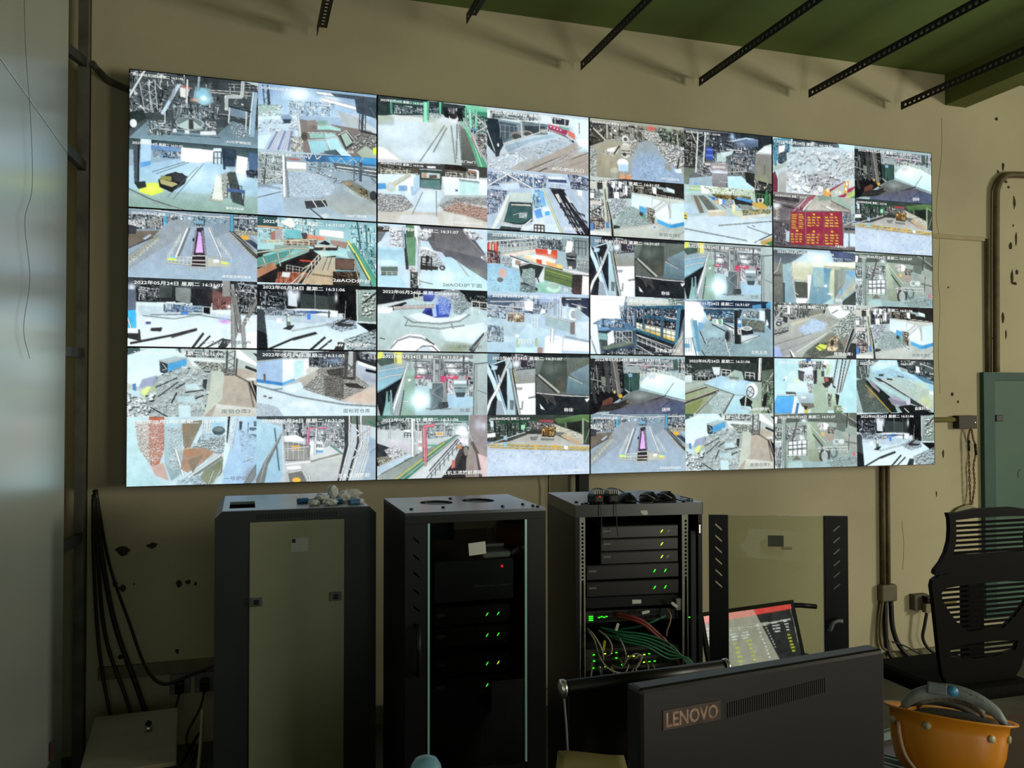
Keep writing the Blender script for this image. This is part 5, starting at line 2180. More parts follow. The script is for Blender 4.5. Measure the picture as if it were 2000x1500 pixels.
L 505448 16 271,143 167,740
P d8e8f0 147,512 380,479 378,750 156,757
R 34403c 8 158,512 380,487 160 5
L 34403c 6 157,593 379,569
L 34403c 6 157,675 379,652
S f4ffff 324,450 52,73 .8
P c8d4d0 145,757 378,759 367,776 145,774
P 706c5c 200,868 256,775 311,845
G b0c8a8 98ac88 382,182 460,209 491,652 401,675
L dce8d8 9 382,182 412,674
G 90a880 849474 401,675 525,666 546,896 411,904
G 98b48c 7c9474 404,164 483,174 616,544 548,615 459,407
L 3c4438 12 459,390 581,629
L e4ece0 8 404,181 616,561
L c8d4c8 7 483,166 650,558
K e4e4d4 504c40 18 90 494,173 652,210 640,327 550,317
P e8e0d4 585,165 652,210 629,311 584,298
P e0b060 555,367 595,363 594,430 560,424
S f0b050 577,390 25,36 .8
P a89480 606,379 708,355 719,470 650,542 616,494
C c8b8a0 403c34 88806c 60 13 641,260 732,270 731,386 640,377
P 88a098 720,320 834,378 823,413 708,388
G a0a898 909c90 823,346 1020,433 1020,735 844,661
L 707c70 5 833,529 1020,584
L 707c70 5 904,390 890,692
E c8d4d0 741,535 41,55
E c8d4d0 805,531 35,51
E 8c9898 744,535 25,33
K d8dcd4 3c403c 18 90 502,635 650,608 648,890 546,896
E 3c4440 592,794 62,127
E a0aca8 597,794 41,98
E 58706c 706,737 52,109
E 88a4a4 706,721 31,80
L 2c3434 10 649,658 659,856
R d8dcd4 8 593,629 879,626 60 4
L d8dcd4 7 764,634 889,759
G 8cb4b4 88acac 167,854 523,898 1020,735 1020,1030 155,1030
L d8e4e0 6 705,887 1020,752
L 3c4c4c 5 613,925 1020,836
L c4d8d8 5 750,951 1020,886
K b0ccc8 48605c 16 60 614,859 1020,769 1020,953 704,1030
S e04860 961,771 25,40 1
P 9cc0bc 155,920 311,861 354,1030 155,1030
@31BL
B a4acA0
C e4ecf0 303432 8c948c 260 13 -20,-30 667,-30 603,193 225,308 -20,272
L c8ccc4 10 144,60 -20,366
P e4f0f4 159,59 195,57 195,214 159,201
L 50544c 12 289,51 277,258
L 484c44 14 351,48 345,254
P 7c8468 455,137 582,114 603,177 455,217
P e4ecf0 646,47 1020,-30 968,190 794,264 688,189
P d8e8f0 763,120 914,96 795,248 762,265
L 484840 8 699,172 774,104
C 484c48 e4ecec 909890 60 13 806,38 1020,-30 968,142 827,133
P b4b8b0 -20,319 143,264 163,358 40,427
K c8d0d0 2c2c2c 20 40 -20,287 174,279 163,374 50,426
P 303234 112,250 163,279 158,374 112,345
E 404040 60,394 35,44
E c0c0bc 60,394 17,22
P c4bca0 199,372 582,186 603,201 204,435
L e0d8c0 6 199,356 582,178
G b8b8a4 a4a494 287,384 560,195 603,185 794,296 665,462 348,571 286,479
K b4b8a8 707464 11 160 434,266 603,193 805,295 665,430
G a8c8ec a0bcd8 292,463 476,279 602,337 622,464 411,585 307,525
K c4dcf8 809cc0 10 220 297,462 476,264 644,367 601,497 380,586 307,510
G acaca0 90989c -20,554 194,435 297,510 380,586 622,496 665,527 326,873 274,906 -20,1030
L 707870 6 -20,789 453,551
L c0c4bc 6 37,913 516,628
K b8bcb8 383838 18 60 -20,507 173,436 172,531 39,615
L 303030 10 -20,600 173,515
L e8ecd8 9 264,906 643,527
R d8dcc4 6 264,898 622,544 16 14
G 9cb4ec 88a0dc -20,789 48,818 119,1030 -20,1030
S 90a8f0 7,914 62,91 .7
P f0ece0 186,846 232,923 263,1030 242,1030 191,893
P 3c382f 191,885 232,1030 212,1030 191,924
G 848c7c 6c7460 378,887 665,543 837,423 968,126 977,514 877,905 325,1030
K c4d4c8 34403a 22 190 686,462 925,144 1020,157 944,548 771,651
K 6c7464 2c302a 18 90 378,903 515,740 792,650 877,905 451,1030
P d8e84c 494,804 557,738 642,768 620,832 546,874
L 98a830 6 515,788 599,849
P d8b080 642,768 707,653 749,700 770,844 705,878 641,864
K e0c090 3c2c1c 22 30 643,624 793,554 770,844 641,864
E e4c498 663,831 25,40
E e4c498 732,829 25,40
E 3c2c20 701,718 21,55
S d04848 878,728 21,62 .9
L 282828 24 966,450 911,678 855,906
L c8ccc8 8 950,450 894,679 844,906
L 484844 10 1020,497 932,693
P 303030 877,921 932,710 1020,724 1020,1030 876,1030
@31BR
=20BL
@32TL
B b4d8dc
G a0d0d8 b0dce0 -20,-30 294,55 272,245 136,656 -20,937
G a8d8dc a0d4d8 726,-30 1020,39 1020,1030 784,1030 787,638
G a0b8a4 98b494 492,178 576,176 649,478 635,1030 425,1030 458,623
P 68706c 294,55 640,47 629,175 492,194 293,166
C e4f0f0 303830 8ca09c 120 14 336,38 640,47 597,192 335,181
P 2c60b8 383,-30 440,-30 440,60 382,56
P e4ecec 598,-30 662,47 651,127 598,112
G b8d0a0 a8c090 630,79 683,94 660,287 613,303
P 484038 565,224 602,216 596,327 565,328
P b8d8d4 164,247 200,231 231,198 262,245 272,340 209,435
L 34404a 8 112,405 148,341
E e4f0f0 138,357 17,36
P d4d4dc 283,198 450,131 471,194 355,236
P 4c4c4c 283,213 355,244 349,418 292,387
G d0dce0 b8c8cc 356,196 450,163 449,337 355,354
P 34383a 283,213 366,244 360,275 288,245
K e4ecec 2c2c30 16 50 355,307 470,289 459,401 365,418
K 706c68 201e1e 16 50 460,210 513,193 511,464 469,464
P 302c2c 476,226 507,217 501,448 480,464
P e0e8ac 235,395 303,379 297,426 220,432
G c8e4e8 b4d8dc 168,451 427,433 426,623 374,647 136,601
P 484440 136,609 250,616 260,655 141,648
P a8c8d4 250,616 426,623 426,671 270,687
G a8c0cc 90a8b4 270,687 468,639 468,782 446,813 300,813
P e0ecf0 312,687 379,687 374,734 317,726
P e4f0f0 386,449 438,464 437,639 416,623
K dce0e0 3c3c40 14 30 386,433 459,464 458,639 416,639
P 706858 311,813 467,821 477,893 404,924 331,876
P d8b838 362,908 414,940 383,1030 352,1030
P 302820 352,860 394,876 383,940 357,924
P 302c2c 596,335 703,334 702,446 606,447
P b84830 607,351 649,343 654,414 612,423
E e8e8e8 676,326 15,18
P 302c2c 575,447 681,446 659,526 606,527
P b0c8c0 649,494 755,502 744,638 786,654 786,750 699,942 636,925
G b8ccb0 98b090 616,606 786,670 763,942 635,949
K 404840 c8d4c0 13 40 637,638 696,654 678,878 646,878
L 24282a 18 707,494 734,526
L 24282a 10 769,-30 702,478
L e8f0f4 10 785,-30 723,494
L 3c3c40 12 833,-30 754,622
L e8f0f4 12 855,-30 771,622
L 3c3838 10 876,-30 787,622
L e0e8ec 10 914,-30 797,622
L 484444 8 930,-30 808,605
P 282c28 733,638 786,670 764,846 748,846
P 6c8c5c 710,878 796,862 828,911 817,1030 720,1030
G 48b0f0 3c9ce0 34,672 136,663 260,671 207,1030 -20,1030 -20,890
L d4f0ff 6 44,671 260,674
P e0e4d0 239,687 270,687 237,1030 201,1030
P 2c68b0 269,813 295,813 269,1030 237,1030
P d4dce0 290,844 326,876 341,1030 279,1030
@32TR
B 90b8b8
C d4e8e8 202828 708888 160 14 -20,-30 314,-30 203,115 -20,120
G a8d8e8 90c4d8 181,148 314,-30 515,-30 537,109 718,254 1020,483 1020,617 246,327
S c8f0ff 291,114 114,91 .6
K b8e0f0 5c94b0 12 160 180,230 425,144 763,353 648,420 312,358
P 242c30 516,-30 1020,-30 1020,417 695,254 537,125
C d8e8e4 182024 708884 160 15 538,-30 1020,49 1020,417 706,254
P 98a8a0 526,109 650,172 672,221 582,207
P e0ece8 765,104 810,120 821,236 764,237
P 445450 880,68 1020,99 1020,249 902,218
L e4e8e0 8 822,53 1020,166
P 3c78a0 718,254 935,350 1020,467 877,418
G a8c8c4 c0c890 301,358 424,324 763,386 1020,617 1020,917 760,750
K c8dcd8 78948c 9 320 312,358 536,323 1020,617 1020,917 692,684
S d0d080 897,834 114,164 .7
S d0d488 854,468 62,55 .5
K 506058 202820 12 20 279,277 346,260 346,309 290,310
L 4c4c40 10 525,306 604,322
L 28281f 14 390,357 457,373
P 2c3434 224,327 312,358 1020,1030 1020,1030 691,816 422,554
L f0f4ec 9 312,358 760,734 1020,1030
G a8d0d0 90bcb8 201,376 345,423 692,734 691,849 533,701 267,489
L d8e8e4 6 223,376 692,734
G 3c4c44 506454 -20,394 124,361 453,1030 308,1030 87,1030
K 70887c 242c26 14 180 -20,411 124,377 419,1030 120,1030
S a08850 188,653 41,109 .6
S c07830 156,588 21,36 .6
L d0a838 9 113,474 464,1030
P 1c2420 113,409 179,392 443,717 531,1030 464,1030
P 908898 135,377 201,408 299,571 288,620 200,506
P 807898 399,734 477,668 646,800 645,899 600,882 443,816
P a098b0 421,717 477,668 646,800 510,767
P c0b8c8 635,734 691,767 691,866 645,899
L b8a8a8 8 443,816 644,1030
P 181c1c 532,882 691,849 873,917 977,1030 758,1030 599,1030
P 40504c -20,120 170,116 157,328 80,377 -20,330
T a8b0a8 60 71,118 102,361 4
L e0e4dc 12 148,100 147,279
P 90a8a0 -20,718 87,1030 22,1030 -20,912
L d8e0d8 9 -20,750 66,1030
P d8e4dc 934,584 1020,600 1020,667 945,650
L e8f0ec 8 611,915 690,1030
E e8f0f4 49,1009 12,25
@32BL
=31TR
@32BR
=01BR
'''

# ------------------------------------------------------------------ room
XL, XR, YB, YF, ZC = -2.95, 7.0, 0.2, -7.0, 4.0
struct(MB().box((XL, YF, -.1), (XR, YB, 0)).build('floor', M_floor))
label_struct(MB().box((XL, YF, ZC), (XR, YB, ZC+.15)).build('ceiling', M_ceil), 'dark green painted ceiling slab')
wb = label_struct(MB().box((XL-.15, YB, -.1), (XR+.15, YB+.15, ZC+.15)).build('wall_back', M_wall), 'cream plaster wall behind the video screens')
label_struct(MB().box((XL-.15, YF, -.1), (XL, YB, ZC+.15)).build('wall_left', M_wall), 'cream plaster wall seen past the open stud frame')
wr = MB().plate(rect(YF, -.1, YB, ZC+.15), [rect(-5.9, 1.5, -4.1, 2.7)], lambda u, v, w: (XR+w, u, v), .15).build('wall_right', M_wall); struct(wr)
wf = MB().plate(rect(XL-.15, -.1, XR+.15, ZC+.15), [rect(1.05, .02, 2.15, 2.05), rect(-2.4, 1.2, -.6, 2.4)], lambda u, v, w: (u, YF-w, v), .15).build('wall_front', M_wall); struct(wf)
M_pane = glass('window_glass', '#e8efe8')
w1 = MB().plate(rect(-5.9, 1.5, -4.1, 2.7), [rect(-5.85, 1.55, -5.03, 2.65), rect(-4.97, 1.55, -4.15, 2.65)], lambda u, v, w: (XR+.04+w, u, v), .05).build('window_1', M_chrome); struct(w1)
for a in (-5.85, -4.97): MB().box((XR+.06, a, 1.55), (XR+.065, a+.82, 2.65)).build('window_pane', M_pane, w1)
d1 = MB().plate(rect(1.05, .02, 2.15, 2.05), [rect(1.13, .1, 2.07, 1.97)], lambda u, v, w: (u, YF-.04-w, v), .05).build('door_1', M_chrome); struct(d1)
MB().box((1.13, YF-.065, .1), (2.07, YF-.06, 1.97)).build('door_pane', M_pane, d1)
w2 = MB().plate(rect(-2.4, 1.2, -.6, 2.4), [rect(-2.35, 1.25, -1.53, 2.35), rect(-1.47, 1.25, -.65, 2.35)], lambda u, v, w: (u, YF-.04-w, v), .05).build('fill_window', M_chrome); struct(w2)  # unseen window added to carry the rear fill light
for a in (-2.35, -1.47): MB().box((a, YF-.065, 1.25), (a+.82, YF-.06, 2.35)).build('window_pane', M_pane, w2)
# ceiling beam running towards the viewer
label_struct(MB().box((2.73, YF, 3.79), (2.91, YB, ZC)).build('trim_1', mat('olive_beam_paint', '#6a7236', .8, noise=.12, scale=2, bump=.1)), 'olive painted concrete beam under the ceiling')
label_struct(MB().box((-1.3, YB-.03, 0), (5.5, YB, .09)).build('baseboard_back', mat('pale_skirting', '#8d8a6b', .8, noise=.25, scale=8)), 'pale dusty skirting at the foot of the wall')
# chipped plaster, holes and cracks in the back wall
chips = [(-2.454, 1.002, .036, .026), (-2.315, 1.02, .03, .016), (-2.488, .837, .014, .016), (-2.452, .814, .018, .02), (-2.188, .818, .02, .02), (-2.146, .823, .014, .012), (-2.109, .813, .008, .012),
         (-2.461, .47, .018, .014), (-2.195, .475, .012, .016), (-2.40, .83, .006, .006), (3.179, 3.738, .014, .014), (3.233, 3.405, .014, .03), (3.187, 3.365, .012, .012), (3.255, 3.30, .018, .012), (3.281, 3.262, .016, .01),
         (3.331, 3.157, .012, .05), (3.319, 2.993, .007, .01), (3.343, 2.903, .01, .05), (3.294, 2.846, .018, .03), (3.30, 2.62, .016, .06), (3.345, 2.66, .014, .02), (3.323, 2.58, .026, .012), (3.216, 2.336, .012, .05), (3.24, 2.22, .008, .04), (2.764, 1.796, .013, .013), (2.812, 1.743, .01, .01), (3.13, 2.19, .01, .012),
         (2.68, 1.39, .008, .03), (2.62, 1.12, .006, .02), (2.74, 2.53, .007, .007)]
for i, (x, z, ru, rv) in enumerate(chips):
    rr = random.Random(i); pts = [(x+ru*math.cos(a)*rr.uniform(.6, 1.15), z+rv*math.sin(a)*rr.uniform(.6, 1.15)) for a in [k*2*math.pi/11 for k in range(11)]]
    MB().plate(pts, [], lambda u, v, w: (u, YB-.0015+w, v), .004).build('plaster_chip', M_hole, wb)
for pts in ([(2.70, 3.70), (2.695, 3.45), (2.66, 3.2), (2.645, 3.0), (2.67, 2.85), (2.655, 2.6), (2.668, 2.4), (2.65, 2.1), (2.66, 1.8)], [(2.33, .95), (2.345, .8), (2.335, .62)]):
    MB().tube([(x, YB, z) for x, z in spline([(a, b, 0) for a, b in pts], 5) and [(p.x, p.y) for p in spline([(a, b, 0) for a, b in pts], 5)]], .0014, 5).build('crack', mat('hairline_crack', '#6b6448', .95), wb)

# ------------------------------------------------------------------ left partition: aluminium cladding on a stud frame
XP = -2.6
M_alu = mat('brushed_aluminium_panel', '#d2d9d1', .27, .6, noise=.05, scale=1.2, bump=.015, bscale=6, aniso=(1, 1, .15))
pt = label_struct(MB().box((XP-.07, YF+.02, 0), (XP-.03, -.52, ZC)).build('wall_partition', M_dark), 'partition clad in brushed aluminium panels')
for y0, y1 in ((-.485, -2.45), (-2.458, -4.6), (-4.608, -6.95)):
    for z0, z1 in ((.02, 1.412), (1.412, 2.808), (2.812, ZC-.01)):
        if z0 == .02: continue
        MB().box((XP-.028, y1, z0 if z0 > 1.5 else .02), (XP, y0, z1), .002).build('cladding_panel', M_alu, pt)
M_stud = mat('galvanised_stud', '#6f6f66', .5, .4, noise=.2, scale=9)
M_studd = mat('dark_stud', '#33332d', .7, noise=.3, scale=10)
sp = label_struct(MB().box((XP-.05, .03, 0), (XP-.005, .075, ZC)).build('stud_post', M_stud, pt), 'upright steel stud at the open end of the partition')
del sp['kind']
MB().box((XP-.045, .11, 0), (XP-.01, .15, ZC)).build('stud_post', M_studd, pt)
for z0, z1 in ((3.27, 3.40), (2.84, 2.89), (1.965, 1.985), (1.12, 1.10)):
    MB().prism([(XP-.04, -.5, z0-.022), (XP-.04, .05, z1-.022), (XP-.04, .05, z1+.022), (XP-.04, -.5, z0+.022)], (0, 0, 0), (.03, 0, 0)).build('strut', M_studd, pt)
MB().tube(spline([(XP+.01, .05, 3.40), (XP+.03, .13, 3.39), (XP+.1, .17, 3.35), (XP+.3, .175, 3.31), (XP+.8, .175, 3.30)], 6), .016, 8).build('bent_pipe', mat('dull_grey_pipe', '#57574a', .7, noise=.2), pt)
tag(MB().tube(spline([(XP+.012, -1.306, 3.99), (XP+.012, -1.31, 3.1), (XP+.012, -1.2, 2.72), (XP+.012, -1.17, 2.5), (XP+.012, -1.27, 2.36), (XP+.012, -1.19, 2.18), (XP+.012, -1.27, 2.0), (XP+.012, -1.18, 1.9)], 8), .0009, 5).build('thin_wire', mat('grey_thin_wire', '#4e504a', .6)), 'thin wavy wire hanging over the aluminium panel', 'wire')
tag(MB().box((XP+.001, -.745, .34), (XP+.018, -.72, .41), .004).build('panel_hook', mat('rusty_red', '#5a3330', .7, noise=.3)), 'small dark red hook low on the aluminium panel', 'hook')

# ------------------------------------------------------------------ slotted angle irons under the ceiling
IR = [(-1.513, .10, 'leftmost slotted angle iron, almost upright in view above the first screen column'),
      (-.791, -.277, 'slotted angle iron whose end is barely in view at the top middle'),
      (.003, .125, 'slotted angle iron above the seam between second and third screen columns'),
      (.794, .145, 'slotted angle iron above the third screen column'),
      (1.566, .117, 'slotted angle iron above the last screen column'),
      (2.298, .129, 'slotted angle iron closest to the olive ceiling beam')]
for x, y1, lb in IR:
    t = thing('angle_iron', lb, 'angle iron', (x, y1, 3.72), 0, 'slotted angle irons under the ceiling')
    y0 = y1-3.4; hs = []; y = y0+.03
    while y < y1-.03:
        hs.append(rect(y, .016, y+.02, .032)); y += .04
    MB().plate(rect(y0, 0, y1, .052), hs, lambda u, v, w: (x-.001-w, u, 3.69+v), .003).build('web', M_iron, t)
    MB().plate(rect(y0, 0, y1, .05), hs, lambda u, v, w: (x+v, u, 3.740+w), .003).build('flange', M_iron, t)
    for yy in (y0+.1, y0+1.6): MB().tube([(x+.015, yy, 3.74), (x+.015, yy, ZC)], .005, 6).build('hanger_rod', M_iron, t)

# ------------------------------------------------------------------ video wall: 4 x 3 panels, four camera pictures each
PW, PH, ZTOP, X0 = 1.21, .68, 3.3755, -2.42
fr = thing('video_wall_frame', 'dark steel mounting frame holding the video screens', 'frame', (0, .1, 0))
for x in (-2.3, -1.21, 0.0, 1.21, 2.3): MB().box((x-.03, .09, 1.37 if abs(x) > .1 else 0), (x+.03, .15, 3.34)).build('frame_post', M_black, fr)
for z in (1.42, 2.05, 2.7, 3.25): MB().box((-2.36, .15, z-.025), (2.36, .195, z+.025)).build('frame_rail', M_black, fr)

mf = bpy.data.materials.new('screen_picture'); mf.use_nodes = True; nt = mf.node_tree; nt.nodes.clear()
_o = nt.nodes.new('ShaderNodeOutputMaterial'); _e = nt.nodes.new('ShaderNodeEmission'); _a = nt.nodes.new('ShaderNodeAttribute'); _a.attribute_name = 'picture'
nt.links.new(_a.outputs['Color'], _e.inputs[0]); nt.links.new(_e.outputs[0], _o.inputs[0]); _e.inputs[1].default_value = 1.0
def picture_mesh(img, nx, ny, place):
    """flat screen grid; place(u,v) gives 3-D for u,v in 0..1 (v down); the picture is its own colour attribute"""
    g = sample_grid(img, nx, ny); u, v = np.meshgrid(np.linspace(0, 1, nx), np.linspace(0, 1, ny))
    p00, p10, p01 = (np.array(place(a, b)) for a, b in ((0, 0), (1, 0), (0, 1)))
    co = p00+u[..., None]*(p10-p00)+v[..., None]*(p01-p00)
    me = bpy.data.meshes.new('picture'); me.vertices.add(nx*ny); me.vertices.foreach_set('co', co.reshape(-1).astype(np.float32))
    i = (np.arange(ny-1)[:, None]*nx+np.arange(nx-1)[None, :]).ravel(); q = np.stack([i, i+nx, i+nx+1, i+1], 1).astype(np.int32)
    me.loops.add(q.size); me.loops.foreach_set('vertex_index', q.ravel()); me.polygons.add(len(q)); me.polygons.foreach_set('loop_start', np.arange(0, q.size, 4, dtype=np.int32))
    at = me.color_attributes.new('picture', 'FLOAT_COLOR', 'POINT')
    c = np.where(g <= .04045, g/12.92, ((g+.055)/1.055)**2.4); c = np.concatenate([c, np.ones(c.shape[:2]+(1,))], 2).astype(np.float32)
    at.data.foreach_set('color', c.ravel()); me.update(calc_edges=True); me.materials.append(mf); return me

FEEDS = parse_feeds(FEED_TEXT); IMG = {}
for _i, (_k, _v) in enumerate(FEEDS.items()):
    if _v[0][0] != '=': IMG[_k] = paint_feed(_v, _i+1)
for _k, _v in FEEDS.items():
    if _v[0][0] == '=': IMG[_k] = IMG[_v[0][1:]]
CAP = {'00TL': 'AOD炉钢包区', '00BL': '镍铁炉轨道', '00TR': '料场', '00BR': '10#门料场', '01TL': '固宽板连铸机辊道', '01BL': '1-2# 中频炉', '01TR': '2#AOD炉台', '01BR': '3-4# 中频炉', '02TL': '废钢仓库3', '02TR': '面包铁仓库',
       '02BL': '一号炉坑', '02BR': '五机五流放射', '10TL': '北门8#门', '10BL': '中频炉炉后火车轨道', '10TR': 'AOD炉出入口', '10BR': '连铸水池', '11TL': '2#AOD炉下面', '11BL': '五号中频炉', '11TR': '台', '11BR': '二号AOD炉', '12TL': '吹氩',
       '12TR': '称体', '12BL': '五机五流放射源箱', '12BR': '二三跨大板坯现场', '20TL': '6号门应急区域', '20BL': '废钢仓库2', '20BR': '火车过磅', '21TL': '称体', '21TR': '吹氩', '21BL': '五机五流平台', '21BR': '五机五流', '22TL': '送样', '22TR': '5#中频炉',
       '22BL': '固宽板连铸机辊道', '22BR': '废钢仓库3', '30TL': '仓库', '30TR': '送样', '30BL': '产量显示屏', '30BR': '跨大板坯现场', '31TL': '钢包', '31BL': '废钢仓库1', '31BR': '废钢仓库2', '32TL': '光谱室', '32TR': '金属料场'}
SMALL = {'00TL', '00BL', '00TR', '00BR', '01TL', '10TL', '10BL', '12BR', '20TL', '20TR', '20BR', '30BL', '30BR', '22BL'}
GREYC = {'02TL', '02TR', '02BL', '20BL', '31BR', '11TL', '22BR', '11BL', '01BL', '12TL', '21TR'}
W_TXT = emis('overlay_white', '#f6faf8', 1.0); G_TXT = emis('overlay_grey', '#7d8a8c', 1.0)
STAMP = {s: text_mesh('2022年05月24日 星期二 16:31:0'+s, .03, .0004) for s in '67'}
LAB = {'00': 'first column, top: furnace shop, rail bay, scrap pile', '10': 'second column, top: red truck, copper scrap, water pit',
       '20': 'third column, top: scrap yard, ladle with tower, blue-based hut', '30': 'last column, top: white sacks, red number board',
       '01': 'first column, middle: pink glowing strip on a roller table', '11': 'second column, middle: red-hot furnace platform and blue-lit furnace mouth',
       '21': 'third column, middle: white X-braces and yellow-railed gantry', '31': 'last column, middle: pale blue room and conveyor machine',
       '02': 'first column, bottom: scrap bales, orange-stained furnace wall and pink crane', '12': 'second column, bottom: welding flash and pink post by green walkway',
       '22': 'third column, bottom: dark cabinet, standing fan, pink strip, scrap bales', '32': 'last column, bottom: laboratory with blue machine and slag trench'}
GX = [204, 176, 152, 132]
for c in range(4):
    for r in range(3):
        px, pz = X0+c*PW, ZTOP-r*PH
        t = thing('display_panel', 'video wall screen in the '+LAB['%d%d' % (c, r)], 'screen', (px+PW/2, .04, pz-PH), 0, 'screens of the video wall')
        e = .0040
        MB().plate(rect(px+.0006, pz-PH+.0006, px+PW-.0006, pz-.0006), [rect(px+e, pz-PH+e, px+PW-e, pz-e)], lambda u, v, w: (u, -.002+w, v), .022).build('bezel', M_black, t)
        MB().box((px+.004, .02, pz-PH+.004), (px+PW-.004, .085, pz-.004)).build('housing', M_black, t)
        for sy in 'TB':
            for sx in 'LR':
                k = '%d%d%s%s' % (c, r, sy, sx); fw, fh = (PW-2*e)/2, (PH-2*e)/2
                ax = px+e+(fw if sx == 'R' else 0); az = pz-e-(fh if sy == 'B' else 0); off = Vector(t['_w'])
                me = picture_mesh(IMG[k], GX[c], int(GX[c]*9/16), lambda u, v: (ax+u*fw-off.x, -off.y, az-v*fh-off.z))
                f = link('camera_picture', me, None, t, off)
                st = STAMP['6' if (hash_k := (c*7+r*3+(sx == 'R')+2*(sy == 'B'))) % 3 == 0 else '7']
                sm = k in SMALL; w = fw*(.385 if sm else .685); sc = w/st['w']; sv = (.045 if sm else .062)*fh/st['h']
                def place(mesh, x, z, s_x, s_z, m, nm):
                    o = link(nm, mesh, None, f); o.data = mesh
                    if not mesh.materials: mesh.materials.append(m)
                    o.location = (x-off.x, -.0012-off.y, z-off.z); o.rotation_euler = (math.pi/2, 0, 0); o.scale = (s_x, s_z, 1)
                place(st, ax+fw*(.022 if sm else .045), az-fh*(.085 if sm else .10), sc, sv, W_TXT, 'timestamp')
                if k in CAP:
                    cm = text_mesh(CAP[k], .03, .0003); n = len(CAP[k]); ch = (.042 if sm else .066)*fh/cm['h']; cw = min(.046*fw*n*(.62 if sm else 1)/cm['w'], .5*fw/cm['w'])
                    u0 = .745 if cm['w']*cw < .22*fw else .95-cm['w']*cw/fw
                    place(cm, ax+fw*u0, az-fh*.955, cw, ch, G_TXT if k in GREYC else W_TXT, 'caption')

# ------------------------------------------------------------------ grey cabinet with a beige front (first from the left)
t = thing('server_cabinet', 'dark grey cabinet with beige front panel and sloped top corners, leftmost of three', 'cabinet', (-1.67, -.7, 0))
x0, x1, yf, yb, zt = -1.982, -1.358, -1.0, -.40, 1.322
sect = [(x0, .04), (x1, .04), (x1, zt-.026), (x1-.027, zt), (x0+.027, zt), (x0, zt-.026)]
b = MB(); b.plate(sect, [rect(-1.854, .06, -1.485, 1.278)], lambda u, v, w: (u, yf+w, v), .02)
b.prism([(u, yb, v) for u, v in sect], (0, -.015, 0), (0, 0, 0))
b.box((x0, yf+.02, .04), (x0+.015, yb-.015, zt-.026)).box((x1-.015, yf+.02, .04), (x1, yb-.015, zt-.026)).box((x0+.015, yf+.02, .04), (x1-.015, yb-.015, .06))
for s, xa in ((1, x0), (-1, x1)): b.prism([(xa, yf+.02, zt-.026), (xa+s*.027, yf+.02, zt), (xa+s*.027, yf+.02, zt-.012), (xa+s*.012, yf+.02, zt-.026)], (0, 0, 0), (0, yb-yf-.035, 0))
b.build('body', M_dark, t)
MB().plate(rect(x0+.027, yf+.02, x1-.027, yb-.015), [rect(-1.93, -.90, -1.83, -.66)], lambda u, v, w: (u, v, zt-w), .012).build('top_plate', mat('grey_top_steel', '#7f8b8b', .35, .3, noise=.15, scale=4), t)
MB().box((-1.94, -.91, 1.10), (-1.82, -.65, 1.11)).build('shelf', M_black, t)
MB().box((-1.853, yf-.004, .061), (-1.486, yf+.016, 1.277), .003).build('front_panel', M_beige, t)
for a, z in ((-1.85, .966), (-1.545, .968)):
    l = MB().box((a, yf-.012, z-.017), (a+.047, yf-.0045, z+.017), .003).build('latch', mat('grey_latch', '#4c5250', .5), t)
    MB().box((a+.015, yf-.016, z-.010), (a+.034, yf-.012, z+.010), .002).build('latch_button', M_black, l)
st = MB().box((-1.696, yf-.0055, 1.154), (-1.628, yf-.0043, 1.208)).build('sticker', mat('pale_grey_sticker', '#9aa09a', .6, noise=.04), t)
MB().box((-1.692, yf-.0065, 1.19), (-1.678, yf-.0056, 1.205)).build('sticker_mark', M_black, st)
b = MB()
for i in range(30): b.box((-1.825+i*.0105, yf-.0015, 1.287), (-1.8205+i*.0105, yf+.004, 1.307))
v = b.build('vent_slots', M_black, t); v['kind'] = 'stuff'
for x in (x0+.05, x1-.05):
    for y in (yf+.06, yb-.06): MB().lathe([(.02, 0), (.02, .04)], 10, Matrix.Translation((x, y, 0))).build('foot', M_black, t)
# loose plugs and sachets on its top
M_blue = mat('blue_plastic', '#1f5f8c', .4, noise=.1); M_bag = mat('crumpled_white_plastic', '#c9ccc8', .35, noise=.15, scale=30, bump=.5, bscale=80)
def crumple(c, r, seed, name, m, lb, cat, grp):
    rr = random.Random(seed); bm = bmesh.new(); bmesh.ops.create_icosphere(bm, subdivisions=2, radius=1)
    for v in bm.verts:
        k = rr.uniform(.72, 1.18); v.co = Vector((c[0]+v.co.x*r[0]*k, c[1]+v.co.y*r[1]*k, max(c[2]+v.co.z*r[2]*k, c[2]-r[2]*.8)))
    mb = MB().add([v.co.copy() for v in bm.verts], [tuple(v.index for v in f.verts) for f in bm.faces]); bm.free()
    return tag(mb.build(name, m), lb, cat, grp)
zt1 = 1.322
for i, (x, y, rx, ry, rz, lb) in enumerate([(-1.56, -.80, .032, .03, .022, 'pale crumpled sachet in the middle of the pile on grey cabinet'), (-1.60, -.90, .026, .02, .014, 'flat greyish sachet at front left of the pile on grey cabinet'),
        (-1.505, -.70, .024, .022, .036, 'upright white folded sachet at the back of the pile'), (-1.47, -.80, .03, .025, .026, 'white sachet beside the right blue plug'), (-1.42, -.68, .05, .03, .026, 'clear plastic bag at the right end of the pile'), (-1.535, -.91, .032, .02, .016, 'milky plastic bag at the front of the pile')]):
    crumple((x, y, zt1+rz*.8), (rx, ry, rz), i+3, 'plastic_sachet', M_bag, lb, 'sachet', 'plastic sachets on the grey cabinet')
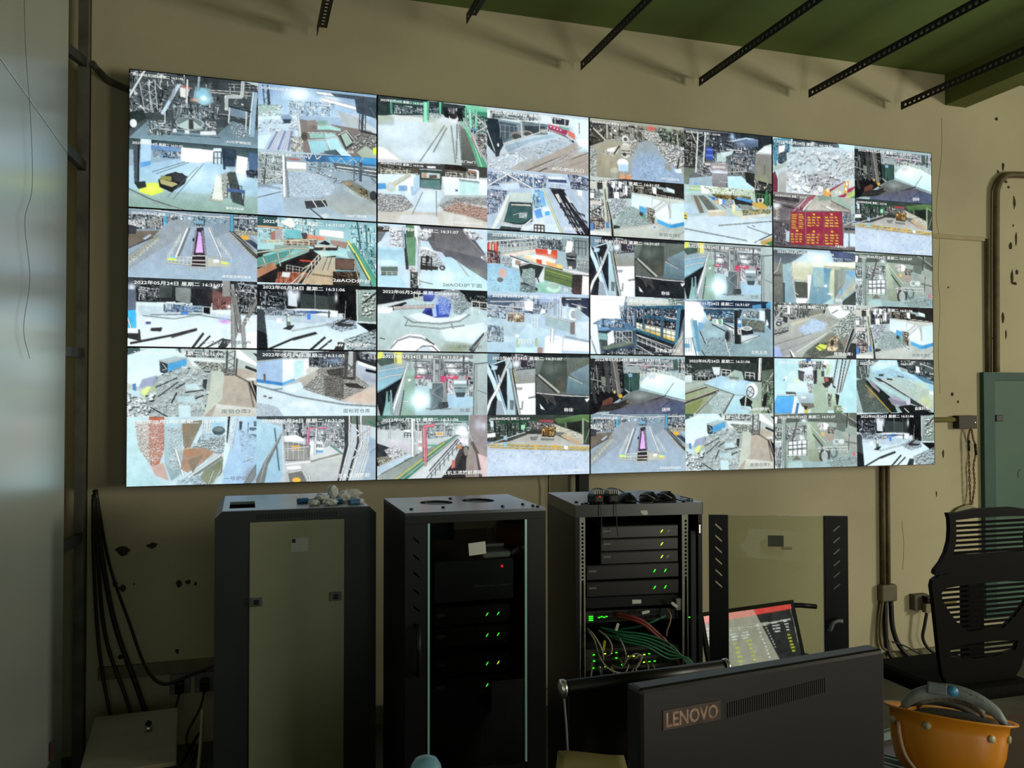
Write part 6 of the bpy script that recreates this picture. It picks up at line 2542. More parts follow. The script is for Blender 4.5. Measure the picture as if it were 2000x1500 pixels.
for x, y, a, lb in ((-1.632, -.80, .15, 'blue plug at the left end of the pile'), (-1.50, -.865, .6, 'blue plug in the middle of the pile'), (-1.43, -.90, .25, 'blue plug at the right end of the pile')):
    p = thing('cable_plug', lb+' on the grey cabinet', 'plug', (x, y, zt1), a, 'blue plugs on the grey cabinet')
    MB().box((-.03, -.014, 0), (.018, .014, .022), .005).build('plug_body', M_blue, p, world=False)
    MB().box((.018, -.01, .003), (.036, .01, .019), .002).build('plug_shell', M_chrome, p, world=False)

# ------------------------------------------------------------------ black cabinet with a glass door (middle)
t = thing('server_cabinet', 'black server cabinet with closed glass door, between the other two', 'cabinet', (-.99, -.96, 0))
x0, x1, yf, yb, zt = -1.279, -.703, -1.225, -.69, 1.318
fx = lambda u, v, w: (u, v, zt-w)
MB().plate(rect(x0, yf, x1, yb), [ring(-1.09, -.92, .07, .085, 24), ring(-.90, -.90, .07, .085, 24)], fx, .012).build('top_plate', mat('shiny_black_steel', '#3c434a', .28, .4, noise=.2, scale=5), t)
for cx, cy in ((-1.09, -.92), (-.90, -.90)):
    g = MB().lathe([(.07, 0), (.07, .004)], 20, Matrix.Translation((cx, cy, zt-.012))).build('fan_guard', M_dark, t)
for cx, cy in ((-1.235, -1.12), (-1.10, -1.10), (-.86, -1.14), (-.76, -1.10), (-.735, -1.16), (-.725, -1.19), (-1.0, -.80)): MB().lathe([(.008, zt), (.007, zt+.006)], 8, Matrix.Translation((cx, cy, 0))).build('screw', M_black, t)
MB().plate(rect(yf+.02, .04, yb, zt-.012), [], lambda u, v, w: (x0+w, u, v), .015).build('side_panel', M_black, t)
MB().plate(rect(yf+.02, .04, yb, zt-.012), [], lambda u, v, w: (x1-w, u, v), .015).build('side_panel', M_black, t)
MB().box((x0+.015, yb-.015, .04), (x1-.015, yb, zt-.012)).build('back_panel', M_black, t)
MB().box((x0+.015, yf+.02, .04), (x1-.015, yb-.015, .06)).build('base', M_black, t)
MB().box((x0, yf, 1.275), (x1, yf+.02, zt-.012)).build('door_lintel', M_black, t)
def slots(u0, v0, du, dv, n, step, sl=1, w=.011):
    out = []
    for i in range(n):
        v = v0-i*step; h = w*.75
        out.append([(u0, v), (u0+du, v-sl*dv), (u0+du, v-sl*dv-h), (u0, v-h)] if sl > 0 else [(u0, v-dv), (u0+du, v), (u0+du, v-h), (u0, v-dv-h)])
    return out
MB().plate(rect(x0, .06, -1.191, 1.274), slots(-1.247, 1.225, .024, .02, 6, .066), lambda u, v, w: (u, yf+w, v), .018).build('door_stile', M_black, t)
MB().plate(rect(-.786, .06, x1, 1.274), [], lambda u, v, w: (u, yf+w, v), .018).build('door_stile', M_black, t)
MB().box((-1.185, yf+.004, .30), (-.79, yf+.009, 1.275)).build('glass_pane', glass('smoked_glass', '#dfe5e5', .03), t)
M_edge = mat('pale_green_glass_edge', '#a8e0d4', .25, noise=.03)
for x in (-1.1905, -.7925): MB().box((x, yf-.003, .306), (x+.008, yf+.012, 1.274)).build('glass_edge', M_edge, t)
MB().box((-1.185, yf+.003, .06), (-.79, yf+.016, .299)).build('door_sill', M_black, t)
h = MB().tube([(-1.229, yf-.018, .69), (-1.229, yf-.018, .89)], .009, 10).build('handle', M_black, t, True)
for z in (.70, .88): MB().box((-1.236, yf-.015, z-.008), (-1.222, yf, z+.008)).build('handle_post', M_black, h)
s_ = MB().box((-1.025, yf+.0025, 1.142), (-.955, yf+.0037, 1.191), rot=Matrix.Rotation(-.08, 3, 'Y')).build('paper_label', M_white, t)
for x in (x0+.05, x1-.05):
    for y in (yf+.06, yb-.06): MB().lathe([(.02, 0), (.02, .04)], 10, Matrix.Translation((x, y, 0))).build('foot', M_black, t)
for x in (-1.17, -.82): MB().box((x-.012, yf+.41, .06), (x+.012, yf+.425, 1.29)).build('rack_rail', M_black, t)
M_dev = mat('charcoal_device_front', '#121517', .45, noise=.1, scale=12)
def recorder(x, y, z, w, h, d, lb, leds, grp, rz=0.0, ear=True):
    o = thing('network_recorder', lb, 'recorder', (x, y, z), rz, grp)
    MB().box((0, .004, 0), (w, d, h), .002).build('case', M_dev, o, world=False)
    MB().box((.002, 0, .003), (w-.002, .004, h-.003), .001).build('front_plate', mat('recorder_front', '#0e1113', .35, noise=.08), o, world=False)
    MB().box((.012, -.0006, h*.55), (.045, 0, h*.68)).build('name_plate', mat('grey_name_plate', '#6c7372', .4), o, world=False)
    for lx, m in leds: MB().prism([(lx-.001, 0, h*.5-.007), (lx+.004, 0, h*.5-.005), (lx+.011, 0, h*.5+.006), (lx+.006, 0, h*.5+.005)], (0, -.0015, 0), (0, 0, 0)).build('indicator', m, o, world=False)
    return o
for i, (z, ld, lb) in enumerate([(.845, ((.215, LED_G), (.262, LED_G)), 'topmost recorder with two green lights behind the closed glass door'), (.76, ((.215, LED_G), (.262, LED_G)), 'second recorder with two green lights behind the closed glass door'),
                                 (.645, ((.215, LED_G), (.262, LED_Y)), 'third recorder down behind the closed glass door'), (.558, ((.215, LED_G),), 'lowest recorder with one green light behind the closed glass door')]):
    recorder(-1.145, yf+.09, z, .325, .075, .36, lb, ld, 'recorders in the glass-door cabinet')
o = thing('network_processor', 'black box lettered in grey with one red light behind the glass door', 'processor', (-1.155, yf+.04, .95))
MB().box((-1.155, yf+.044, .95), (-.825, yf+.40, 1.115), .003).build('case', M_dev, o)
MB().box((-.880, yf+.0385, 1.08), (-.872, yf+.044, 1.088)).build('indicator', LED_R, o)
tm = text_mesh('Network cloud processor', .03); l = link('lettering', tm, mat('grey_print', '#8d9492', .5, noise=.02), o)
l.location = (.165, .0025, .05); l.rotation_euler = (math.pi/2, 0, 0); l.scale = (.15/tm['w'], .016/tm['h'], 1)
o = thing('wireless_router', 'pale flat router lying on the black box behind the glass door', 'router', (-.88, yf+.12, 1.115))
MB().box((-.955, yf+.05, 1.116), (-.835, yf+.2, 1.142), .01).build('case', mat('pale_router_shell', '#dadbd0', .5), o)
MB().tube([(-.96, yf+.15, 1.135), (-.985, yf+.12, 1.158), (-.86, yf+.07, 1.166)], .006, 8).build('antenna', mat('pale_router_shell', '#b9bbae', .5), o)

# ------------------------------------------------------------------ open black cabinet (right) with its glass door swung aside
RZ = -0.115; RX, RY = -.566, -1.207
t3 = thing('server_cabinet', 'black open cabinet full of network cables, its glass door swung to the right', 'cabinet', (RX, RY, 0), RZ)
Wd, Dp, zt = .556, .51, 1.32
M_top = mat('matte_black_top', '#262c2e', .3, .2, noise=.2, scale=5)
def L(mb, name, m, parent=t3, smooth=False): return mb.build(name, m, parent, smooth, world=False)
sec = [(0, 0), (Wd, 0), (Wd+.008, .01), (Wd+.008, Dp-.03), (Wd, Dp), (0, Dp)]
L(MB().prism([(u, v, zt-.05) for u, v in sec], (0, 0, 0), (0, 0, .05)), 'top_cover', M_top)
for u, v in ((.04, .03), (.06, .05), (.03, .1), (.52, .06), (.49, .04), (.53, .09), (.46, .1)): L(MB().lathe([(.008, zt), (.007, zt+.005)], 8, Matrix.Translation((u, v, 0))), 'screw', M_black)
L(MB().box((0, .0, .05), (.018, Dp, zt-.05)), 'side_panel', M_black); L(MB().box((Wd-.018, .0, .05), (Wd, Dp, zt-.05)), 'side_panel', M_black)
L(MB().box((.018, Dp-.015, .05), (Wd-.018, Dp, zt-.05)), 'back_panel', M_black); L(MB().box((0, 0, .03), (Wd, Dp, .05)), 'base', M_black)
for u, v in ((.04, .04), (Wd-.04, .04), (.04, Dp-.04), (Wd-.04, Dp-.04)): L(MB().lathe([(.02, 0), (.02, .03)], 10, Matrix.Translation((u, v, 0))), 'foot', M_black)
M_rail = mat('zinc_rack_rail', '#a3a399', .45, .2, noise=.15, scale=20)
for u in (.019, .473):
    hs = []; z = .09
    while z < 1.25: hs.append(rect(u+.012, z, u+.021, z+.0095)); z += .0159
    L(MB().plate(rect(u, .06, u+.028, 1.268), hs, lambda a, b, c: (a, .02+c, b), .002), 'rack_rail', M_rail)
L(MB().box((.505, .004, .10), (.53, .012, 1.2), .003), 'door_hinge', M_dark)
lt = L(MB().box((.535, .0, 1.19), (.545, -.012, 1.23), .003), 'latch_tongue', M_chrome)
# its door
A = -.281; HX, HY = .585, -.005
DX = Matrix.Translation((HX, HY, 0)) @ Matrix.Rotation(A, 4, 'Z')
def door(u, v, w): return DX @ Vector((u, w, v))
L(MB().plate(rect(0, .10, .077, 1.267), slots(.026, 1.232, .029, .026, 6, .0485), door, .016), 'door_stile', M_black)
L(MB().plate(rect(.478, .10, .572, 1.267), slots(.513, 1.232, .029, .026, 6, .0485, -1), door, .016), 'door_stile', M_black)
L(MB(DX).box((.078, .006, .12), (.477, .011, 1.266)), 'glass_pane', glass('clear_door_glass', '#eff3ec', .03))
for u in (.0775, .474): L(MB(DX).box((u, .003, .12), (u+.003, .014, 1.266)), 'glass_edge', mat('dark_green_glass_edge', '#24483f', .3))
L(MB(DX).box((.245, .0048, 1.135), (.31, .0058, 1.182)), 'sticker', mat('dark_grey_sticker', '#4b4e45', .7, noise=.04))
L(MB(DX).box((.30, .0049, 1.122), (.345, .0056, 1.135), .0003), 'tape_scrap', mat('pale_tape', '#a89f7c', .6))
hd = L(MB(DX).tube(spline([(.488, -.004, .79), (.492, -.022, .80), (.50, -.028, .825), (.515, -.026, .835), (.54, -.022, .835)], 5), .008, 8), 'handle', mat('pale_grey_lever', '#7f8a8c', .4), smooth=True)

GR3 = 'recorders in the open cabinet'
def w3(u, v, z): return Matrix.Translation((RX, RY, 0)) @ Matrix.Rotation(RZ, 4, 'Z') @ Vector((u, v, z))
for u, z, w, h, ld, lb in [(.118, 1.172, .345, .052, ((.265, LED_Y), (.295, M_white)), 'topmost recorder in the open cabinet with a yellow light'), (.118, 1.118, .345, .052, ((.265, LED_Y),), 'second recorder from the top in the open cabinet'),
                           (.118, 1.064, .345, .052, ((.265, LED_Y), (.292, M_white)), 'third recorder from the top in the open cabinet'),
                           (.055, 1.0, .41, .062, ((.295, LED_G), (.343, LED_G)), 'upper of the two wide recorders in the open cabinet'), (.055, .93, .41, .062, ((.295, LED_G), (.343, LED_G)), 'lower of the two wide recorders in the open cabinet')]:
    p = w3(u, .035, z); recorder(p.x, p.y, p.z, w, h, .38, lb, ld, GR3, RZ)
p = w3(.05, .05, .88); o = thing('rack_shelf', 'black blank shelf under the recorders in the open cabinet', 'shelf', p, RZ)
MB().box((0, 0, 0), (.42, .36, .045), .002).build('shelf_body', M_black, o, world=False)
MB().prism([(.21, -.001, .012), (.25, -.001, .012), (.25, -.001, .028), (.21, -.001, .03)], (0, -.0012, 0), (0, 0, 0)).build('sticker', M_white, o, world=False)
MB().box((.40, -.02, -.02), (.425, 0, .03), .002).build('bracket', M_rail, o, world=False)
def switch(z, h, lb, leds, ports, depth=.3, m=M_dev):
    p = w3(.052, .06, z); o = thing('network_switch', lb, 'switch', p, RZ, 'switches in the open cabinet')
    MB().box((0, .003, 0), (.42, depth, h), .002).build('case', m, o, world=False)
    for i in range(ports):
        for j in range(2): MB().box((.05+i*.0245, -.001, h*.18+j*h*.42), (.068+i*.0245, .003, h*.18+j*h*.42+h*.26)).build('port', M_black, o, world=False)
    for lx, lz, m2 in leds:
        lx = lx*1.22+.006
        MB().box((lx, -.004, lz), (lx+.0032, -.001, lz+.0036)).build('indicator', m2, o, world=False); MB().box((lx+.0048, -.004, lz), (lx+.008, -.001, lz+.0036)).build('indicator', m2, o, world=False)
    return o
gl = [(.012+.004*i, .012+.008*j, LED_G) for i in range(3) for j in range(3)]+[(.045+.009*i, .022+.003*(i % 2), LED_G) for i in range(4)]
switch(.815, .05, 'upper network switch with dim green lights in the open cabinet', gl+[(.375, .004, LED_G)], 12)
sl = [(.026, .067, LED_G), (.066, .069, LED_Y), (.088, .07, LED_Y), (.107, .071, LED_G), (.027, .041, LED_G), (.024, .012, LED_G), (.048, .014, LED_Y), (.068, .015, LED_Y), (.107, .048, LED_G), (.128, .019, LED_G), (.152, .052, LED_Y), (.17, .052, LED_Y),
      (.208, .056, LED_Y), (.226, .058, LED_G), (.207, .024, LED_Y), (.227, .025, LED_G), (.246, .026, LED_G)]
switch(.615, .09, 'lower network switch dotted with bright green and yellow lights in the open cabinet', sl, 13, m=mat('grey_switch_front', '#4a4b44', .5, noise=.15))
# cables in the open cabinet: (name, colour, radius, label, points in cabinet coordinates)
CB = {'green': mat('green_network_cable', '#136b48', .45, noise=.1), 'white': mat('grey_white_network_cable', '#a49f90', .5, noise=.1), 'red': mat('dark_red_cable', '#7c2a26', .5, noise=.1), 'blue': mat('blue_network_cable', '#2b3d6e', .5), 'yellow': mat('yellow_tag', '#c8c022', .5), 'brown': mat('tan_cable', '#8c7a52', .5)}
cabs = []
ge = [(.12, .80), (.14, .79), (.16, .785), (.13, .775), (.15, .765)]
for i, (u, z) in enumerate(ge): cabs.append(('green', .0045, [(u, .045, z), (.2, .01-.004*i, z-.012), (.30, -.005-.004*i, .775-.012*i), (.40, -.012, .735-.016*i), (.46+.006*i, -.012, .67), (.505+.006*i, -.006, .60-.004*i), (.53, .01, .53)], 'green network cable number %s down in the bundle sweeping across the open cabinet' % ['one', 'two', 'three', 'four', 'five'][i]))
cabs.append(('green', .0042, [(.20, .04, .79), (.27, .01, .805), (.33, .0, .825), (.40, .03, .84)], 'green network cable rising to the right above the green bundle'))
for i in range(2): cabs.append(('red', .0075, [(.19, .05, .855-.012*i), (.24, .01, .85-.012*i), (.29, .0, .83-.012*i), (.34, .0, .79-.014*i), (.40, .0, .73-.014*i), (.46, .01, .62), (.47, .03, .52)], 'dark red cable, %s of the two crossing the open cabinet' % ['upper', 'lower'][i]))
wp = [[(.06, .045, .80), (.075, .0, .785), (.10, -.02, .74), (.112, -.02, .69), (.115, .04, .67)], [(.065, .045, .79), (.08, .0, .76), (.095, -.02, .70), (.125, -.025, .655), (.17, -.02, .63), (.21, -.01, .625), (.24, .04, .64)],
      [(.11, .045, .79), (.135, .0, .77), (.15, -.015, .735), (.14, -.01, .70), (.115, .045, .68)], [(.17, .045, .79), (.19, .0, .76), (.205, -.015, .72), (.21, -.015, .68), (.19, -.01, .645), (.17, .045, .64)],
      [(.205, .045, .66), (.20, -.02, .66), (.215, -.03, .69), (.25, -.03, .705), (.27, -.03, .69), (.262, -.025, .655), (.235, -.02, .63), (.22, -.01, .55)], [(.245, .045, .68), (.24, -.03, .685), (.262, -.035, .702), (.275, -.03, .685), (.25, -.025, .64), (.28, -.02, .60), (.31, -.01, .625), (.318, .045, .66)],
      [(.06, .02, .55), (.06, -.005, .60), (.066, -.005, .64), (.08, .045, .655)], [(.09, .02, .55), (.092, -.008, .59), (.105, -.005, .62), (.112, .045, .64)], [(.355, .02, .57), (.352, -.005, .60), (.345, .045, .64)], [(.15, .04, .57), (.14, -.01, .59), (.16, -.01, .61), (.165, .045, .635)]]
wl = ['leftmost white cable curving down from the upper switch', 'long white cable sagging from upper left to the middle', 'short white cable looping below the yellow tag', 'white cable arching beside the middle lights', 'white cable forming the larger coil in the middle', 'white cable forming the smaller coil in the middle', 'white cable rising at the lower left rail', 'white cable beside the blue one at lower left', 'white cable at the lower right of the switch', 'short white cable under the middle lights']
cabs += [('white', .0036, q, wl[i]) for i, q in enumerate(wp)]
cabs.append(('blue', .0034, [(.104, .02, .55), (.104, -.012, .60), (.106, -.012, .65), (.10, .045, .67)], 'blue cable standing upright at lower left'))
cabs.append(('brown', .004, [(.405, .03, .87), (.412, .0, .85), (.405, -.01, .82), (.392, -.012, .79), (.39, -.01, .765)], 'tan cable hanging at the upper right'))
for c, r, q, lb in cabs:
    o = thing('network_cable', lb if 'cabinet' in lb else lb+' in the open cabinet', 'cable', w3(*q[0]), 0, c+' cables in the open cabinet')
    MB().tube([w3(*p) for p in spline(q, 6)], r, 6).build('cable_jacket', CB[c], o, True)
for (u, v, z, a, w, h, m, lb) in [(.115, -.022, .745, .15, .010, .045, 'yellow', 'yellow tag hanging in the upper left'), (.095, -.02, .563, -.5, .018, .014, 'yellow', 'small yellow tag at the lower left'), (.175, -.01, .815, .3, .012, .034, 'paper', 'white slanted tag in the middle'),
                               (.30, -.012, .87, 1.4, .012, .036, 'paper', 'white flat tag on the right'), (.425, -.01, .895, -.9, .012, .034, 'paper', 'white tag at the upper right rail'), (.255, -.02, .57, 1.5, .012, .032, 'paper', 'white tag at the bottom')]:
    p = w3(u, v, z); R4 = Matrix.Translation(p) @ Matrix.Rotation(RZ, 4, 'Z') @ Matrix.Rotation(a, 4, 'Y')
    tag(MB(R4).prism([(-w/2, 0, -h/2), (w/2, 0, -h/2), (w/2, 0, h*.35), (0, 0, h/2), (-w/2, 0, h*.35)], (0, -.001, 0), (0, .001, 0)).build('cable_tag', CB['yellow'] if m == 'yellow' else M_white), lb+' of the open cabinet', 'tag', 'cable tags in the open cabinet')
# torn sticker under the top cover
q = w3(.295, -.0015, 1.225)
tag(MB(Matrix.Translation(q) @ Matrix.Rotation(RZ, 4, 'Z')).prism([(-.016, 0, .016), (.014, 0, .017), (.02, 0, 0), (.002, 0, -.02), (-.014, 0, -.006)], (0, 0, 0), (0, .001, 0)).build('sticker', M_white, t3, world=False) if False else MB().prism([(.28, -.003, 1.292), (.31, -.003, 1.293), (.314, -.003, 1.275), (.298, -.003, 1.272), (.282, -.003, 1.282)], (0, 0, 0), (0, .002, 0)).build('sticker', M_white, t3, world=False), 'torn white sticker', None)
# things lying on the open cabinet
zt3 = 1.32
for i, (u, v, lb) in enumerate([(.245, .075, 'leftmost black computer mouse on the open cabinet, no stripe'), (.355, .095, 'middle computer mouse on the open cabinet, grey stripe'), (.435, .105, 'rightmost computer mouse on the open cabinet, grey stripe and red base')]):
    p = w3(u, v, zt3); o = thing('computer_mouse', lb, 'mouse', p, RZ-1.2, 'computer mice on the open cabinet')
    MB().ellipsoid((0, 0, .004), (.056, .033, .036), 18, 10, zmin=-.1).build('shell', M_plastic, o, True, world=False)
    if i: MB().tube([(.05, -.012, .014), (.02, -.028, .03), (-.02, -.030, .028), (-.052, -.012, .014)], .003, 6).build('stripe', mat('silver_grey_stripe', '#8b8f8c', .4), o, True, world=False)
    MB().box((.01, -.004, .037), (.03, .004, .041), .0015).build('wheel', M_dark, o, world=False)
    MB().tube(spline([(.054, 0, .012), (.09, .01, .005), (.10, .06, .005), (.04, .10, .005), (-.04, .12, .005)], 5), .0025, 6).build('cord', M_cable, o, True, world=False)
for i, (u, v, lb) in enumerate([(.10, .045, 'left black power adapter with a red light on the open cabinet'), (.165, .045, 'right black power adapter with bare prongs on the open cabinet')]):
    p = w3(u, v, zt3); o = thing('power_adapter', lb, 'adapter', p, RZ+.3, 'power adapters on the open cabinet')
    MB().box((-.026, -.03, 0), (.026, .03, .042), .009).build('body', M_plastic, o, world=False)
    for k in range(5): MB().box((-.022+k*.01, -.028, .042), (-.019+k*.01, .02, .058)).build('prong', M_chrome, o, world=False)
    if i == 0: MB().lathe([(.004, 0), (.003, .004)], 8, Matrix.Translation((.0, -.031, .03))).build('indicator', LED_R, o, world=False)
    MB().tube(spline([(0, .03, .02), (.02, .06, .05), (.08, .08, .05), (.14, .06, .02), (.2, .1, .004)], 6), .0028, 6).build('cord', M_cable, o, True, world=False)
    MB().tube(spline([(-.01, -.03, .01), (-.012, -.055, .005), (-.012, -.062, -.08), (-.006, -.062, -.16+.03*i)], 6), .002, 6).build('hanging_lead', M_cable, o, True, world=False)

# ------------------------------------------------------------------ monitor standing in for the open glass door's screen reflection, on a low table
t = thing('side_table', 'low dark table behind the swung glass door', 'table', (.45, -.9, 0))
MB().box((.1, -1.12, .40), (.95, -.66, .43), .004).build('table_top', mat('dark_brown_wood', '#3a3028', .6), t)
for x in (.13, .92):
    for y in (-1.09, -.69): MB().box((x-.02, y-.02, 0), (x+.02, y+.02, .40)).build('leg', M_black, t)
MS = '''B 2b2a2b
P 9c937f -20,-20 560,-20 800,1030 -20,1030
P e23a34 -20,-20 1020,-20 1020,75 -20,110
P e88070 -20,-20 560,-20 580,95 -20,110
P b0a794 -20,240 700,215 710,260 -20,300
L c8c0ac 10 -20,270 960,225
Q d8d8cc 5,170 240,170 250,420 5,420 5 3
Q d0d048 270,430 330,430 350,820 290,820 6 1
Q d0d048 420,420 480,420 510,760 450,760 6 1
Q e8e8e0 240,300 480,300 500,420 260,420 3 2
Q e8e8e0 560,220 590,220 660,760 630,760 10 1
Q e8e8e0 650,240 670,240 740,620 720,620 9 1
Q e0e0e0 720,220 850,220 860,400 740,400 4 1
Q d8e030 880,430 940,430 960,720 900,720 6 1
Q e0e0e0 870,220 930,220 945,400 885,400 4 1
L b8b8b8 4 985,90 1000,1000'''.splitlines()  # beige left part is a reflection painted into the picture
t = thing('monitor', 'monitor with red title bar and data columns, standing in for a glass-door reflection', 'monitor', (.4, -.93, .43))
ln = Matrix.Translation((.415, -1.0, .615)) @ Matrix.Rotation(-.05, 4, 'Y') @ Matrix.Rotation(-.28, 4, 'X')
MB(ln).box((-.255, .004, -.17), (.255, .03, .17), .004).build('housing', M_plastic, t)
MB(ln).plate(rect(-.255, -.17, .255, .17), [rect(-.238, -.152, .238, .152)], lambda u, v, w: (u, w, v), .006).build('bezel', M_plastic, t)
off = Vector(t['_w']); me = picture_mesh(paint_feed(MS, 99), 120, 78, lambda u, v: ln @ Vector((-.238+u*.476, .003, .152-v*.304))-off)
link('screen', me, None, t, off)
MB().box((.32, -.98, .43), (.51, -.80, .442), .004).build('stand_base', M_plastic, t); MB().prism([(.39, -.90, .44), (.44, -.90, .44), (.44, -.93, .62), (.39, -.93, .62)], (0, 0, 0), (0, .025, 0)).build('stand_neck', M_plastic, t)
MB().tube([(.62, -.92, .76), (.72, -.93, .755), (.80, -.94, .745)], .012, 8).build('stay_arm', M_plastic, t, True); MB().tube([(.62, -.92, .76), (.55, -.95, .70)], .010, 8).build('stay_arm', M_plastic, t, True)

# ------------------------------------------------------------------ desk in the foreground and what stands on it
ZD = .86
t = thing('console_desk', 'dark red console desk in the foreground', 'desk', (-.6, -3.1, 0))
MB().box((-1.85, -3.75, ZD-.035), (.75, -2.6, ZD), .004).build('desk_top', mat('dark_red_lacquer', '#4d211f', .35, noise=.15, scale=5), t)
for x in (-1.83, -.55, .70): MB().box((x, -3.7, 0), (x+.03, -2.65, ZD-.035)).build('end_panel', mat('dark_red_lacquer', '#4d211f', .35, noise=.15, scale=5), t)
MB().box((-1.80, -2.68, .15), (.70, -2.66, ZD-.035)).build('modesty_panel', mat('dark_red_lacquer', '#4d211f', .35, noise=.15, scale=5), t)
# big monitor seen from behind
ang = math.atan2(.075, .58); MX = Matrix.Translation((-1.222, -3.141, 1.25)) @ Matrix.Rotation(ang, 4, 'Z')
t = thing('monitor', 'large black monitor seen from behind with a maker plate and vent strip', 'monitor', (-.93, -3.15, ZD))
M_mb = mat('black_monitor_back', '#12100e', .4, noise=.12, scale=3, spec=.3)
MB(MX).box((0, -.022, -.345), (.584, .022, 0), .008).build('back_cover', M_mb, t)
MB(MX).plate(rect(.004, -.341, .580, -.004), [], lambda u, v, w: (u, .022+w, v), .003).build('screen_glass', M_black, t)
b = MB(MX)
for i in range(46): b.box((.188+i*.0052, -.0236, -.078+.0003*i), (.1908+i*.0052, -.0215, -.050+.0003*i))
v = b.build('vent_strip', mat('vent_black', '#060606', .7), t); v['kind'] = 'stuff'
lp = MB(MX).box((.046, -.0236, -.078), (.172, -.0215, -.042), .0008).build('maker_plate', mat('brown_metal_plate', '#4b3f38', .3, .5, noise=.15, scale=40), t)
tm = text_mesh('LENOVO', .03, .0006); l = link('lettering', tm, mat('copper_chrome_letters', '#d0b09c', .18, .9, noise=.25, scale=60), lp)
l.matrix_local = Matrix.Translation(-Vector(t['_w'])) @ MX @ Matrix.Translation((.053, -.0241, -.073)) @ Matrix.Rotation(math.pi/2, 4, 'X') @ Matrix.Diagonal((.112/tm['w'], .026/tm['h'], 1, 1))
MB(MX).box((.25, -.05, -.365), (.33, -.022, -.29), .006).build('stand_neck', M_mb, t); MB(MX).box((.17, -.16, -.389), (.41, .06, -.374), .005).build('stand_base', M_mb, t)
MB(MX).box((.26, -.05, -.376), (.32, -.024, -.36)).build('stand_hinge', M_mb, t)
# black display with a round top bar and silver caps
t = thing('bar_display', 'black glossy display with round top bar and silver end caps, left of the large monitor', 'display', (-1.03, -2.8, ZD))
bx0, by0, bz = -1.228, -2.81, 1.142
MB().tube([(bx0, by0, bz), (-.83, -2.795, bz+.004)], .016, 16).build('top_bar', M_plastic, t, True)
MB().prism([(bx0+.014, by0+.004, ZD+.004), (-.835, -2.79, ZD+.004), (-.835, -2.79, bz), (bx0+.014, by0+.004, bz)], (0, -.006, 0), (0, .006, 0)).build('panel', mat('glossy_black', '#0e0d0d', .2, noise=.1), t)
MB().tube([(bx0-.006, by0, bz), (bx0+.004, by0, bz)], .0185, 18).build('end_cap', M_chrome, t, True); MB().tube([(bx0-.0075, by0, bz), (bx0-.006, by0, bz)], .011, 16).build('cap_button', mat('grey_button', '#8e9090', .4), t, True)
MB().tube([(-.832, -2.795, bz+.004), (-.824, -2.795, bz+.004)], .0185, 18).build('end_cap', M_chrome, t, True)
MB().box((-1.15, -2.86, ZD), (-.9, -2.74, ZD+.008), .003).build('foot_plate', M_plastic, t)
tag(MB().tube(spline([(bx0-.002, by0-.01, bz-.018), (bx0+.002, by0-.014, 1.06), (bx0+.006, by0-.016, .96), (bx0+.012, by0-.012, ZD+.002)], 8), .0022, 6).build('grey_cable', mat('grey_cord', '#8a8a86', .5)), 'thin grey cord hanging from the silver cap of the round-topped display', 'cable')
# upturned hard hat
hc = Vector((-.30, -2.90, 1.018)); hx = Matrix.Rotation(-.50, 4, 'Z') @ Matrix.Rotation(.10, 4, 'Y') @ Matrix.Rotation(-.20, 4, 'X')
hat = thing('hard_hat', 'upturned orange hard hat with grey straps on the desk', 'hard hat', (hc.x, hc.y, ZD))
M_or = mat('orange_safety_plastic', '#d98a1c', .35, noise=.06, scale=5)
HX_ = Matrix.Translation(hc) @ hx
n = 36; prof = [(1.14, .0), (1.0, -.006), (.985, -.03), (.95, -.075), (.85, -.115), (.62, -.145), (.3, -.158), (.02, -.16)]; vs = []; fs = []
rxh, ryh = .128, .102
for inner in (0, 1):
    for r, z in prof:
        for k in range(n):
            a = 2*math.pi*k/n; s = r*(1-.03*inner) if r < 1.1 else (1.0+(r-1.0)*(1.0 if math.cos(a) > -.2 else .75))*(1-.004*inner); rid = 1+.02*max(0, math.cos(8*a))*(z < -.1)
            vs.append((rxh*s*math.cos(a)*rid, ryh*s*math.sin(a)*rid, z+.004*inner))
m_ = len(prof)
for i in range(m_-1):
    for k in range(n):
        a, b2 = i*n+k, i*n+(k+1) % n; fs.append((a, b2, b2+n, a+n)); fs.append((m_*n+a, m_*n+a+n, m_*n+b2+n, m_*n+b2))
fs += [(k, m_*n+k, m_*n+(k+1) % n, (k+1) % n) for k in range(n)]
MB(HX_).add(vs, fs).build('shell', M_or, hat, True)
M_strap = mat('grey_webbing', '#6f7878', .6, noise=.15, scale=40); M_lin = mat('dark_grey_headband', '#3b3d3f', .7, noise=.1)
def band(name, m, p0, p1, top, wdt, mid=(0, 0), parent=hat):
    """arched strap across the hat from p0 to p1, rising by top"""
    pts = []
    for i in range(15):
        s = i/14; a = Vector(p0)*(1-s)+Vector(p1)*s; h = math.sin(math.pi*s)**.6*top
        pts.append(Vector((a.x+mid[0]*math.sin(math.pi*s), a.y+mid[1]*math.sin(math.pi*s), a.z+h)))
    mb = MB(HX_)
    vs = []; fs = []
    for i, p in enumerate(pts):
        T = (pts[min(i+1, 14)]-pts[max(i-1, 0)]).normalized(); sd = Vector((0, 1, 0)); nn = T.cross(sd).normalized()
        vs += [p-sd*wdt*.25-nn*wdt/2*.0+Vector((0, -.004, -wdt/2)), p+Vector((0, .004, -wdt/2)), p+Vector((0, .004, wdt/2)), p+Vector((0, -.004, wdt/2))]
    for i in range(14): fs += [(i*4+k, i*4+(k+1) % 4, (i+1)*4+(k+1) % 4, (i+1)*4+k) for k in range(4)]
    fs += [(3, 2, 1, 0), (56, 57, 58, 59)]
    return mb.add(vs, fs).build(name, m, parent, True)
sb = band('ratchet_band', M_strap, (-.112, -.03, .0), (.112, -.035, -.006), .058, .03)
